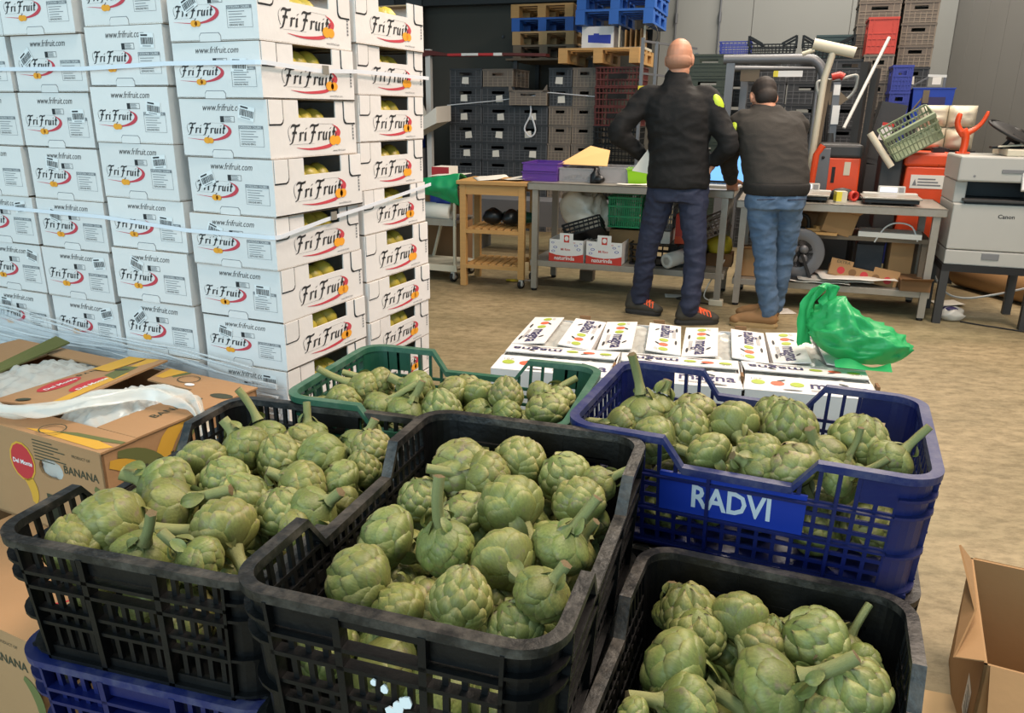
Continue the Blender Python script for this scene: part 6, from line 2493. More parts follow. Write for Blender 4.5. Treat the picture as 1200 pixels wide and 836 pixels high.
# lightweight rack: post with a red and white beam
t = tR('barrier_rack', 'white post carrying a red and white striped beam over the dark crates', 'rack', -4.02, 8.66)
mb = MB()
mb.bx(-.03, .03, -.03, .03, 0, 1.93)
mb.build('post', 'paint_white', t)
mb = MB()
mb.bx(-.03, .03, -.03, .03, 1.93, 2.0)
mb.build('post_cap', 'paint_white', t)
mb = MB()
pr_ = [(-.08, 1.915, 1.99), (.05, 1.935, 1.985), (.25, 1.925, 1.95), (.9, 1.925, 1.95), (1.4, 1.91, 1.94)]
for i in range(len(pr_) - 1):
    a, b_ = pr_[i], pr_[i + 1]
    mb.hexa([(a[0], -.05, a[1]), (b_[0], -.05, b_[1]), (b_[0], .1, b_[1]), (a[0], .1, a[1]), (a[0], -.05, a[2]), (b_[0], -.05, b_[2]), (b_[0], .1, b_[2]), (a[0], .1, a[2])], 0 if i != 2 else 1)
mb.bx(.42, .62, -.052, .0, 1.925, 1.951, 2)
mb.bx(.80, .90, -.052, .0, 1.922, 1.951, 2)
mb.build('striped_beam', ['back_crate_maroon', 'banana_red', 'sticker_white'], t)
# wall fixings above
for rr in (-3.75, -3.45, -3.12):
    mb = MB()
    mb.ell((0, 0, 0), (.02, .02, .02), 8)
    tag(mb.build('wall_fixing', 'metal_grey', None, RW(rr, 10.385, 2.27 + .02 * (rr + 3.75))), 'small pale wall fixing on the dark wall above the crates, %s of three' % {-3.75: 'first', -3.45: 'second', -3.12: 'third'}[rr], 'fixing')
# film-wrapped things at far left
mb = MB()
mb.grid(lambda u, v: (.17 * math.cos(6.283 * u) * math.sin(PI * v) * (1 + .3 * noise3((u * 3, v * 3, 1))), .12 * math.sin(6.283 * u) * math.sin(PI * v), .17 * (1 - math.cos(PI * v)) * (1 + .15 * noise3((u * 4, v * 5, 9)))), 24, 14)
o = mb.build('wrapped_bundle', 'film_bag', None, RW(-4.12, 8.4, 1.12), (0, 0, YAW))
tag(o, 'grey bundle of crumpled film left of the white post', 'bundle')
mb = MB()
mb.hexa([(-.3, -.1, 0), (.25, -.1, .25), (.25, .3, .27), (-.3, .3, .0), (-.3, -.1, .035), (.25, -.1, .42), (.25, .3, .44), (-.3, .3, .035)])
o = mb.build('folded_sheets', 'paper_white', None, RW(-3.98, 8.3, .96), (0, 0, YAW))
tag(o, 'pale folded sheets sticking out left of the dark crates', 'sheets')
for k, (r, z, wx, h, m_, lb) in enumerate(((-4.36, 0.0, .55, .92, 'metal_grey', 'grey machine casing left of the dark crates'), (-4.30, .922, .34, .14, 'plastic_blue', 'blue box under the folded sheets at the far left'))):
    mb = MB()
    mb.bx(-wx / 2, wx / 2, 0, .4, 0, h)
    mb.bx(-wx / 2 + .03, wx / 2 - .03, -.006, 0, h * .1, h * .9)
    o = mb.build('casing' if k == 0 else 'blue_box', m_, None, RW(r, 8.35, z), (0, 0, YAW), bevel=.008)
    tag(o, lb, 'machine' if k == 0 else 'box')
mb = MB()
mb.bx(-.08, .08, 0, .2, 0, .14)
mb.add([(-.081, -.001, .05), (.081, -.001, .07), (.081, -.001, .14), (-.081, -.001, .14)], [(0, 1, 2, 3)], 1)
o = mb.build('red_white_box', ['paper_white', 'banana_red'], None, RW(-2.86, 6.35, .74), (0, 0, YAW))
tag(o, 'small red and white box behind the green draped bag', 'box')
mb = MB()
mb.bx(-.16, .30, 0, .25, 0, .738)
o = mb.build('wooden_chest', 'cardboard_dark', None, RW(-2.95, 6.33, 0), (0, 0, YAW))
tag(o, 'brown chest behind the cream trolley', 'chest')
# grey machine base seen under the wooden trolley
mb = MB()
mb.bx(0, 1.6, 0, .4, .28, .52)
mb.bx(.0, .1, 0, .4, 0, .28)
mb.bx(1.5, 1.6, 0, .4, 0, .28)
o = mb.build('machine_bed', 'metal_grey', None, RW(-3.0, 7.3, 0), (0, 0, YAW))
tag(o, 'low grey machine bed seen through the wooden trolley', 'machine')

# pallets on top
pz = 9 * H2 + .03
for k, (m_, nm) in enumerate((('wood_grey', 'lowest, weathered grey'), ('wood_pallet', 'second from the bottom, pale wood'), ('paint_blue', 'third from the bottom, blue'), ('wood_light', 'topmost, yellow wood'))):
    pallet('pallet', 'pallet stacked high at the back left, %s' % nm, .75, .96, .146, m_, RW(-2.89 - .01 * k, 9.87, 1.942 + k * .147), YAW, 'pallets on the crates')
# something to carry them: shelf behind the crate columns
t = tR('storage_rack', 'dark storage rack behind the crate columns carrying the pallets', 'rack', -3.25, 9.37)
for x in (-.02, .9):
    for y in (.05, .92):
        mb = MB()
        mb.bx(x, x + .05, y, y + .05, 0, 1.918)
        mb.build('upright', 'metal_dark', t)
mb = MB()
mb.bx(-.1, 1.0, .0, 1.0, 1.918, 1.940)
mb.build('shelf', 'wood_grey', t)
pallet('pallet', 'pale wooden pallet carrying the white and blue carton, high at the back', .86, .9, .15, 'wood_light', RW(-2.04, 9.02, pz + .001), YAW, 'pallets on the crates')
# two blue pallets above, standing on boxes
zb_ = pz + .152
t = tR('printed_carton', 'white carton with a blue panel, standing on the high wooden pallet', 'box', -2.30, 8.88, zb_)
mb = MB()
mb.bx(0, .35, 0, .45, 0, .235)
mb.build('body', 'sticker_white', t)
p = MB()
flat_poly(p, [(.07, .075), (.32, .06), (.32, .15), (.19, .15), (.19, .165), (.13, .165), (.13, .15), (.07, .15)], (0, -.001, 0), (1, 0, 0), (0, 0, 1))
p.build('print', ['ink_blue'], t)
t = tR('slatted_box', 'open box of wooden slats on the high pallet beside the white carton', 'box', -1.90, 8.88, zb_)
for x0, x1 in ((0, .02), (.27, .29)):
    mb = MB()
    mb.bx(x0, x1, 0, .02, 0, .235)
    mb.build('corner_post', 'paint_cream', t)
mb = MB()
mb.bx(0, .29, 0, .45, 0, .025)
mb.build('base', 'paint_cream', t)
mb = MB()
mb.bx(0, .29, .43, .45, 0.03, .235)
mb.build('back_board', 'crate_inside', t)
for k in range(4):
    mb = MB()
    mb.bx(.06 + .055 * k, .075 + .055 * k, .05, .4, .025, .20 + .01 * (k % 2))
    mb.build('slat', 'wood_light' if k % 2 == 0 else 'cardboard', t)
for k in range(3):
    pallet('pallet', 'bright blue pallet in the stack high above the white carton, %s' % ('lowest', 'second', 'third')[k], .82, .9, .147, 'paint_blue', RW(-1.92 + .01 * k, 9.15, zb_ + .237 + k * .148), YAW, 'blue pallets')
mb = MB()
mb.tube(smooth([tuple(RW(-1.58, 8.83, zb_ + .20)), tuple(RW(-1.50, 8.83, zb_ + .22)), tuple(RW(-1.47, 8.83, zb_ + .12)), tuple(RW(-1.50, 8.83, zb_ + .06))], 5), .006, 5)
tag(mb.build('wire', 'metal_dark'), 'thin wire curling beside the blue pallets', 'wire')
# dark maroon crates and a mesh crate behind the bald man
for k in range(9):
    mm = 'back_crate_maroon' if k >= 6 else 'crate_black'
    t = small_crate('%s crate in the mesh stack left of the bald man, %s from the floor' % ('maroon' if k >= 6 else 'black perforated', ORD[k] if k else 'lowest'), -1.83, 8.85, k * H2, .50, .40, H2 - .002, mm, 0, 0, 0, 'perforated crates by the bald man', 12)
    if k >= 6:
        mb = MB()
        mb.bx(-.10, .10, -.212, -.204, .08, .13)
        mb.build('hand_slot', 'crate_inside', t)
t = tR('wire_rack', 'tall grey wire rack side leaning beside the bald man', 'rack', -1.52, 8.28)
for k in range(5):
    mb = MB()
    mb.bar((.0 + .12 * k, .10 * k, .75), (.0 + .12 * k, .10 * k, 2.05 - .03 * k), .045 if k == 0 else .022, .03)
    mb.build('upright', 'metal_grey', t)
for z in (.95, 1.4, 1.72, 2.02):
    mb = MB()
    mb.bar((0, 0, z), (.48, .40, z - .05), .015, .02)
    mb.build('cross_wire', 'metal_grey', t)
for k in (0, 4):
    mb = MB()
    mb.bar((.12 * k, .10 * k, 0), (.12 * k, .10 * k, .75), .03, .03)
    mb.build('leg', 'metal_grey', t)
mb = MB()
mb.bx(-.02, .05, -.03, -.022, 1.50, 1.60)
mb.build('yellow_tag', 'label_yellow', t)

# green-black crates between the men and the dark block behind the man in jeans
for k in range(9):
    back_crate('green black crate between the two men, %s from the floor' % (ORD[k] if k else 'lowest'), -1.12, 8.5, k * .212, .45, .4, .210, 'back_crate_green', 'green black crates between the men', k in (7,), 0.05)
t = small_crate('blue crate on top of the crates between the two men', -.66, 8.72, 1.885, .30, .3, .14, 'back_crate_blue')
for k in range(9):
    back_crate('dark crate right of the green black ones, %s from the floor' % (ORD[k] if k else 'lowest'), -.66 - .16, 8.95, k * .209, .33, .4, .207, 'back_crate', 'dark crates behind the man in jeans')
for ci in range(3):
    for k in range(9):
        back_crate('dark crate behind the man in jeans, %s column, %s from the floor' % (('left', 'middle', 'right')[ci], ORD[k] if k else 'lowest'), -.50 + .37 * ci + rnd.uniform(-.005, .005), 8.55, k * .206, .355, .5, .204, 'back_crate', 'dark crates behind the man in jeans')
t = small_crate('black crate with raised corners on top of the dark stack, left one', -.31, 8.72, 1.855, .44, .34, .14, 'crate_black', 0, 0, 0, None, 12)
t2 = small_crate('black crate with raised corners on top of the dark stack, right one', .20, 8.74, 1.855, .46, .34, .15, 'crate_black', 0, 0, 0, None, 12)
for tt, wx in ((t, .44), (t2, .46)):
    mb = MB()
    for sg in (-1, 1):
        for yy in (-.172, .158):
            pl = [(sg * wx / 2, .13), (sg * (wx / 2 - .11), .13), (sg * (wx / 2 - .02), .205), (sg * wx / 2, .205)]
            if sg > 0:
                pl = pl[::-1]
            # open triangular handle: two bars
            m4 = None
            mb.bar((sg * wx / 2, yy, .12), (sg * wx / 2, yy, .215), .012, .02)
            mb.bar((sg * wx / 2, yy, .21), (sg * (wx / 2 - .13), yy, .14), .012, .02)
        mb.bar((sg * wx / 2, -.172, .205), (sg * wx / 2, .158, .205), .02, .02)
    mb.build('raised_corner', 'crate_black', tt)

# grey tubular guard of a lift truck
t = tR('lift_truck_guard', 'grey tubular guard of a lift truck behind the man in jeans', 'lift truck', 0, 7.6)
mb = MB()
pts = smooth([(-.64, 0, 0.1), (-.66, 0, 1.0), (-.645, 0, 1.74), (-.63, 0, 1.77)], 3)
mb.bar((-.615, 0, 0.0), (-.605, 0, 1.78), .07, .05, 0, (0, 1, 0))
mb.build('mast_tube', 'metal_grey', t)
mb = MB()
mb.bar((-.50, .35, 0.0), (-.50, .35, 1.72), .06, .05, 0, (0, 1, 0))
mb.build('mast_tube', 'metal_grey', t)
mb = MB()
mb.tube(smooth([(-.67, 0, 1.80), (-.3, 0, 1.80), (.02, 0, 1.80), (.10, 0, 1.775), (.155, 0, 1.71), (.175, 0, 1.60), (.18, 0, 1.2), (.18, 0, 0.0)], 4), .042, 10)
mb.build('roll_bar', 'metal_grey', t)
mb = MB()
mb.tube([(-.60, .35, 1.74), (.14, .35, 1.74), (.14, .35, 0)], .03, 8)
mb.build('rear_bar', 'metal_grey', t)
mb = MB()
mb.bx(-.52, -.36, .05, .09, 1.62, 1.72)
mb.build('bracket', 'wood_grey', t)
mb = MB()
mb.bx(-.24, .0, -.006, .004, 1.655, 1.705)
pl_ = mb.build('name_plate', 'sticker_white', t)
mb = MB()
mb.bx(-.24, -.20, -.009, -.006, 1.655, 1.705)
mb.build('yellow_edge', 'label_yellow', pl_)
# cream T pipe, pallet-truck handle, stick
t = tR('pipe_tee', 'cream plastic pipe tee standing behind the man in jeans', 'pipe', .2, 7.0)
mb = MB()
mb.tube([(-.145, 0, 1.875), (.165, 0, 1.805)], .042, 14)
mb.build('cross_pipe', 'paint_cream', t)
mb = MB()
mb.tube([(.01, 0, 1.83), (-.035, 0, 1.62), (-.06, 0, .9), (-.06, 0, 0.0)], .026, 12)
mb.build('stem_pipe', 'paint_cream', t)
mb = MB()
mb.tube([(-.22, 0, 1.80), (-.13, 0, 1.83)], .016, 8)
mb.build('side_spout', 'paint_cream', t)
t = tR('pallet_truck', 'pallet truck with a grey loop handle and a red cap', 'pallet truck', .275, 7.32)
mb = MB()
mb.tube(smooth([(0, 0, 1.54), (-.06, 0, 1.47), (-.11, 0, 1.48), (-.145, 0, 1.54), (-.15, 0, 1.60), (-.11, 0, 1.61), (-.03, 0, 1.62), (.04, 0, 1.63), (.11, 0, 1.65), (.148, 0, 1.645), (.15, 0, 1.57), (.12, 0, 1.50), (.06, 0, 1.46), (0, 0, 1.54)], 4), .013, 8)
mb.build('loop_handle', 'plastic_grey', t)
mb = MB()
mb.prism([(-.115, 1.47), (-.05, 1.425), (.05, 1.425), (.10, 1.47), (.03, 1.53), (.0, 1.56), (-.03, 1.53)], -.02, .02, 0, Matrix(((1, 0, 0, 0), (0, 0, -1, 0), (0, 1, 0, 0), (0, 0, 0, 1))))
mb.build('handle_web', 'wood_grey', t)
mb = MB()
mb.tube([(-.045, 0, 1.64), (.015, 0, 1.655), (.045, 0, 1.64)], .030, 10)
mb.build('red_cap', 'plastic_red', t)
mb = MB()
mb.bar((0, 0, 1.60), (.03, -.02, .62), .055, .05, 0, (0, 1, 0))
mb.build('drawbar', 'metal_grey', t)
mb = MB()
mb.bx(-.02, .03, -.034, -.030, 1.50, 1.58)
mb.bx(-.012, .045, -.046, -.040, 1.27, 1.42)
mb.build('white_label', 'sticker_white', t)
mb = MB()
mb.lathe([(.05, .62), (.09, .66), (.09, .80), (.06, .95), (.04, 1.2)], 14)
mb.build('pump', 'metal_dark', t)
mb = MB()
mb.bx(-.2, .2, -.1, .1, .0, .64)
mb.build('chassis', 'metal_dark', t)
mb = MB()
mb.tube(smooth([(-.06, -.02, 1.46), (-.05, -.03, 1.35), (-.04, -.03, 1.2), (-.03, -.03, 1.0)], 3), .012, 6)
mb.tube(smooth([(-.08, -.02, 1.46), (-.09, -.03, 1.33), (-.07, -.03, 1.2), (-.06, -.03, 1.0)], 3), .012, 6)
mb.build('hose', 'rubber_black', t)
mb = MB()
m_a, m_b = RW(.345, 6.78, 1.25), RW(.60, 7.1, 1.92)
mb.tube([m_a, m_b], .013, 8)
tag(mb.build('white_stick', 'paint_white'), 'white stick leaning diagonally behind the orange machines', 'stick')
mb = MB()
mb.bx(.33, .46, 6.5, 6.7, 0, .1)
mb = MB()
mb.bar(RW(.12, 7.2, 0.1), RW(.20, 7.25, 1.62), .05, .04)
tag(mb.build('leaning_post', 'wood_grey'), 'brown post leaning left of the pallet truck handle', 'post')
mb = MB()
mb.bar(RW(.44, 7.15, 0.0), RW(.47, 7.2, 1.75), .06, .05)
mb.bar(RW(.52, 7.15, 0.0), RW(.55, 7.2, 1.70), .05, .05)
tag(mb.build('dark_boards', 'metal_dark'), 'two dark uprights right of the pallet truck handle', 'boards')


def machine(label, r, d, wx, wy, z0, z1, top):
    t = tR('electric_machine', label, 'machine', r, d)
    mb = MB()
    mb.prism([(0, z0), (wx, z0), (wx * .98, z1 - .10), (.02, z1 - .10)], 0, wy, 0, Matrix(((1, 0, 0, 0), (0, 0, 1, 0), (0, 1, 0, 0), (0, 0, 0, 1))))
    mb.build('cover', 'plastic_orange', t, bevel=.012)
    mb = MB()
    mb.bx(-.0, wx + .0, -.01, wy, z1 - .10, z1)
    mb.build('top_cover', top, t, bevel=.02)
    mb = MB()
    mb.bx(0.02, wx - .02, .02, wy, 0, z0)
    mb.build('chassis', 'metal_dark', t)
    return t


t = machine('orange and black electric pallet machine behind the left scale', .19, 6.72, .31, .5, .45, 1.13, 'metal_dark')
mb = MB()
mb.bx(-.02, .08, -.03, .0, .55, 1.10)
mb.build('grey_mast', 'metal_grey', t, bevel=.004)
mb = MB()
mb.tube([(-.045, -.02, .55), (-.02, -.02, 1.05), (.02, -.02, 1.12)], .026, 8)
mb.build('orange_edge', 'plastic_orange', t)
mb = MB()
mb.bx(.19, .235, -.004, .002, .90, 1.00)
mb.build('paper_label', 'paint_cream', t)
mb = MB()
mb.bx(.105, .13, -.004, .002, .84, .96)
mb.build('slot', 'rubber_black', t)
mb = MB()
mb.ell((.03, -.035, 1.03), (.012, .01, .012), 8)
mb.build('key_switch', 'rubber_black', t)
t = machine('orange electric machine with a white label, behind the right scale', .80, 6.75, .34, .5, .45, 1.08, 'plastic_orange')
mb = MB()
mb.bx(.06, .30, -.004, .001, .82, .92)
lb_ = mb.build('warning_label', 'paper_white', t)
mb = MB()
for k in range(3):
    rect(mb, (.11, -.006, .84), (1, 0, 0), (0, 0, 1), 0, .16 - .02 * k, k * .022, k * .022 + .010)
flat_poly(mb, [(-.03, 0), (0, 0), (-.015, .05)], (.105, -.006, .84), (1, 0, 0), (0, 0, 1))
mb.build('label_print', 'ink_grey', lb_)
for x, z in ((.235, 1.0), (.31, .80)):
    mb = MB()
    mb.ell((x, -.002, z), (.012, .008, .012), 8)
    mb.build('bolt', 'rubber_black', t)
mb = MB()
mb.bx(-.16, -.01, .0, .3, .5, 1.05)
mb.build('dark_side', 'metal_dark', t, bevel=.01)
# tilted grey-green crate, beige foil packs, beige tubes
t = small_crate('grey green slatted crate lying tilted on the orange machines', .86, 6.78, 1.14, .36, .26, .20, 'back_crate_green', .0, R(20), R(-32), None, 12)
mat('crate_greygreen', (122, 136, 108), .55, var=.12, dust=(170, 160, 130), dust_amt=.4)
for ch in t.children:
    ch.data.materials[0] = M['crate_greygreen']
mb = MB()
mb.bar((-.18, -.135, .205), (.18, -.135, .205), .03, .03)
mb.build('corner_rail', 'crate_greygreen', t)
mb = MB()
mb.tube([RW(.52, 6.62, 1.22), RW(.70, 6.60, .98)], .025, 10)
tag(mb.build('cream_tube', 'paint_cream'), 'short cream tube leaning between the orange machines', 'tube')
for i in range(2):
    for j in range(2):
        mb = MB()
        mb.grid(lambda u, v: ((u - .5) * .20, -.10 * (1 - (2 * u - 1) ** 4) * (1 - (2 * v - 1) ** 4) * (1 + .3 * noise3((u * 4, v * 4, i * 3 + j))), v * .17), 10, 10)
        mb.bx(-.098, .098, 0, .16, .002, .168)
        o = mb.build('foil_pack', 'paint_cream', None, RW(1.03 + .205 * i, 7.32 + .02 * j, 1.085 + .172 * j), (0, 0, YAW))
        tag(o, 'beige padded pack behind the tilted crate, %s row, %s one' % (('lower', 'upper')[j], ('left', 'right')[i]), 'pack', 'beige padded packs')
mb = MB()
mb.bx(-.12, .34, 0, .4, 0, 1.083)
tag(mb.build('dark_cabinet', 'metal_dark', None, RW(1.03, 7.33, 0), (0, 0, YAW)), 'dark cabinet carrying the beige packs', 'cabinet')
mb = MB()
mb.bx(-.04, .04, -.05, .05, 0, .035)
mb.bar((0, 0, .03), (.07, -.03, .015), .03, .025)
tag(mb.build('black_tool', 'rubber_black', None, RW(1.04, 6.92, 1.081), (0, 0, YAW)), 'small black tool lying on the orange machine', 'tool')

# tall crate columns at the right of the back wall
G_ = 'tall crate columns at the back right'
for ci, (r0, d0, wx, n, h, mm) in enumerate(((.455, 9.0, .37, 13, .2, 'back_crate_brown'), (.86, 9.02, .30, 13, .2, 'back_crate_brown'))):
    for k in range(n):
        m_ = mm
        if ci == 1 and k in (7, 8):
            m_ = 'back_crate'
        back_crate('grey brown crate in the tall %s column at the back right, %s from the floor' % (('left', 'right')[ci], (ORD + ['twelfth', 'thirteenth'])[k] if k else 'lowest'), r0, d0, k * h, wx, .5, h - .002, m_, G_, ci == 1 and k == 8)
for k in range(9):
    back_crate('teal grey crate in the column left of the red crate, %s from the floor' % (ORD[k] if k else 'lowest'), .10, 9.1, k * .235, .35, .4, .233, 'back_crate_teal' if k >= 7 else 'back_crate', G_, False)
for k in range(9):
    red = k >= 8
    back_crate('red crate on top of the dark column at the back right' if red else 'dark crate under the red crate at the back right, %s from the floor' % (ORD[k] if k else 'lowest'), .53, 8.5, k * .236, .25, .4, .234 if not red else .32, 'back_crate_red' if red else 'back_crate_brown', G_, False, 0, not red)
for k in range(8):
    back_crate('blue crate in the narrow column at the back right, %s from the floor' % (ORD[k] if k else 'lowest'), .76, 8.15, k * .222, .16, .4, .220, 'back_crate_blue', G_, False)
for k in range(8):
    back_crate('dark crate in front of the right tall column, %s from the floor' % (ORD[k] if k else 'lowest'), .90, 8.6, k * .197, .22, .35, .195, 'back_crate', G_, k == 7)
mb = MB()
mb.bx(-.10, .10, 0, .3, .0, .5)
mb.bx(-.085, .085, -.004, 0, .04, .46)
t = mb.build('panel_board', 'metal_dark', None, RW(.66, 7.45, .95), (0, R(10), YAW))
tag(t, 'tall dark panel with a red topped label behind the white stick', 'panel')
mb = MB()
mb.bx(-.045, .045, -.010, -.005, .20, .34)
l2 = mb.build('label', 'sticker_white', t)
mb = MB()
mb.bx(-.045, .045, -.013, -.0101, .315, .34)
mb.build('red_strip', 'plastic_red', l2)
mb = MB()
mb.bx(.56, .80, 7.42, 7.8, 0, .95)
mb2 = MB()
mb2.bx(-.16, .16, 0, .35, 0, .949)
tag(mb2.build('dark_cabinet', 'metal_dark', None, RW(.66, 7.43, 0), (0, 0, YAW)), 'dark cabinet under the tall panel at the back right', 'cabinet')
# blue bin with tools on top
t = tray('blue_bin', 'blue plastic bin with a white label at the back right corner', 1.115, 8.35, 1.27, .33, .40, .31, 'plastic_blue', 'bin', 0, 0, .10)
mb = MB()
mb.bx(-.06, .02, -.198, -.190, .05, .10)
mb.build('label', 'paper_white', t)
mb = MB()
mb.bx(-.09, .10, -.203, -.195, .13, .235)
mb.build('front_panel', 'ink_navy', t)
mb = MB()
mb.bx(-.2, .2, 0, .42, 0, 1.268)
tag(mb.build('dark_cabinet', 'metal_dark', None, RW(1.10, 8.16, 0), (0, 0, YAW)), 'dark cabinet under the blue bin at the back right corner', 'cabinet')
t = tR('hand_sprayer', 'grey tool frame with a white bar lying on the blue bin', 'tool', 1.08, 8.20, 1.583)
mb = MB()
mb.bar((-.17, 0, .0), (.0, .05, .10), .012, .012)
mb.bar((-.17, 0, .0), (.12, .05, .0), .02, .02)
mb.bar((-.02, .05, .105), (.13, .05, .10), .022, .022, 1)
mb.bar((.12, .05, .0), (.12, .05, .10), .02, .02)
mb.build('frame', ['metal_grey', 'paint_white'], t)
mb = MB()
mb.bx(.02, .09, .035, .04, .03, .09)
mb.build('tag', 'paper_white', t)
mb = MB()
mb.tube([(-.03, -.03, .0), (-.06, -.04, -.10), (-.12, -.04, -.20)], .009, 6)
mb.bx(-.05, .0, -.06, -.03, -.13, -.02)
mb.build('strap', 'wood_grey', t)
# ------------------------------------------------------------------ the two men
mat('skin', (196, 140, 112), .5, var=.08, scale=10)
mat('jacket_black', (8, 8, 9), .8, var=.15, scale=20, bump=.15, bscale=120)
mat('sweater_grey', (46, 43, 39), .85, var=.12, scale=25, bump=.2, bscale=160)
mat('rib_dark', (30, 28, 26), .85, var=.1, scale=25, bump=.2, bscale=160)
mat('jeans_navy', (36, 43, 66), .75, var=.15, scale=14, bump=.15, bscale=140)
mat('jeans_blue', (74, 100, 130), .75, var=.18, scale=7, bump=.15, bscale=140, dust=(130, 150, 170), dust_amt=.35, dscale=5)
mat('shoe_grey', (62, 58, 50), .7, var=.15)
mat('shoe_tan', (140, 104, 66), .75, var=.12, scale=14)
mat('sole_tan', (164, 136, 92), .7, var=.1)
mat('sole_dark', (46, 44, 42), .65, var=.15)
mat('lace_orange', (232, 92, 44), .5, var=.1)
mat('hair_grey', (92, 78, 66), .8, var=.2, scale=60)
mat('hair_dark', (40, 32, 28), .7, var=.3, scale=80)
mat('patch_lime', (186, 210, 50), .5, var=.05)


class Blob:
    """overlapping tapered limbs and masses, fused into one skin with a voxel remesh"""

    def __init__(s):
        s.mb = MB()

    def limb(s, pts, rs, flat=1.0, n=16):
        sp = smooth([tuple(Vector(p)) + (r,) for p, r in zip(pts, rs)], 4)
        s.mb.tube([p[:3] for p in sp], [p[3] for p in sp], n, 0, True, flat)
        for p, r in ((pts[0], rs[0]), (pts[-1], rs[-1])):
            s.mb.ell(p, (r, r, r), 12)
        return s

    def ell(s, c, rad, rot=None, n=18):
        s.mb.ell(c, rad, n, 0, rot)
        return s

    def rings(s, secs, yaw, n=28):
        """closed torso: sections (centre, half width, half depth) stacked upwards, turned by yaw"""
        out = []
        sm_ = smooth([tuple(c) + (a, b_) for c, a, b_ in secs], 4)
        vs, fs = [], []
        for q in sm_:
            for k in range(n):
                t = 2 * PI * k / n
                x = q[3] * math.copysign(abs(math.cos(t)) ** .85, math.cos(t))
                y = q[4] * math.copysign(abs(math.sin(t)) ** .85, math.sin(t))
                vs.append((q[0] + x * math.cos(yaw) - y * math.sin(yaw), q[1] + x * math.sin(yaw) + y * math.cos(yaw), q[2]))
        m = len(sm_)
        for i in range(m - 1):
            for k in range(n):
                k2 = (k + 1) % n
                fs.append((i * n + k, i * n + k2, (i + 1) * n + k2, (i + 1) * n + k))
        fs.append(tuple(range(n))[::-1])
        fs.append(tuple(range((m - 1) * n, m * n)))
        s.mb.add(vs, fs, 0, True)
        return s

    def build(s, name, m_, parent, voxel=.011, smooth_n=5, fold=0.0, fscale=.12, seed=0, cut=None):
        me = s.mb.mesh(name, [m_])
        o = bpy.data.objects.new(name, me)
        COL.objects.link(o)
        md = o.modifiers.new('r', 'REMESH')
        md.mode = 'VOXEL'
        md.voxel_size = voxel
        md.use_smooth_shade = True
        md = o.modifiers.new('s', 'SMOOTH')
        md.factor = .5
        md.iterations = smooth_n
        dg = bpy.context.evaluated_depsgraph_get()
        dg.update()
        me2 = bpy.data.meshes.new_from_object(o.evaluated_get(dg))
        me2.name = name
        if fold:
            nrm = [v.normal.copy() for v in me2.vertices]
            for v, nn in zip(me2.vertices, nrm):
                p = v.co
                q = Vector((p.x / fscale, p.y / fscale, p.z / fscale * 1.7)) + Vector((seed, seed * 2, 0))
                a = noise.noise(q)
                b_ = noise.noise(q * 2.3)
                v.co = p + nn * fold * ((1 - 2 * abs(a)) * .7 + (1 - 2 * abs(b_)) * .3 - .5)
        me2.polygons.foreach_set('use_smooth', [True] * len(me2.polygons))
        bpy.data.objects.remove(o)
        bpy.data.meshes.remove(me)
        if not me2.materials:
            me2.materials.append(M[m_])
        return link(name, me2, parent)


def V(*a):
    return Vector(a)


def hand(bl, wrist, fdir, ndir, thumb_side, curl=.5, s=1.0):
    """palm and five separate bent fingers; fdir towards the fingertips, ndir out of the back of the hand"""
    f_, n_ = Vector(fdir).normalized(), Vector(ndir).normalized()
    n_ = (n_ - f_ * n_.dot(f_)).normalized()
    sd = f_.cross(n_) * thumb_side
    w_ = Vector(wrist)
    bl.limb([w_, w_ + f_ * .03 * s], [.026 * s, .028 * s])
    for q in (-.028, -.010, .010, .028):
        bl.limb([w_ + f_ * .02 * s + sd * q * .6 * s, w_ + f_ * .088 * s + sd * q * s], [.014 * s, .0125 * s], 1, 10)
    for q, ln in ((-.032, .060), (-.011, .074), (.011, .080), (.032, .072)):
        b0 = w_ + f_ * .088 * s + sd * q * s
        a1, a2 = curl * .8, curl * 1.8
        d1 = f_ * math.cos(a1) - n_ * math.sin(a1)
        d2 = f_ * math.cos(a2) - n_ * math.sin(a2)
        b1 = b0 + d1 * ln * .5 * s
        b2 = b1 + d2 * ln * .5 * s
        bl.limb([b0, b1, b2], [.0098 * s, .009 * s, .0075 * s], 1, 8)
    t0 = w_ + f_ * .03 * s + sd * .026 * s
    t1 = t0 + (f_ * .55 + sd * .75 - n_ * .2).normalized() * .042 * s
    t2 = t1 + (f_ * .9 + sd * .25 - n_ * .3).normalized() * .034 * s
    bl.limb([t0, t1, t2], [.014 * s, .0115 * s, .0085 * s], 1, 8)


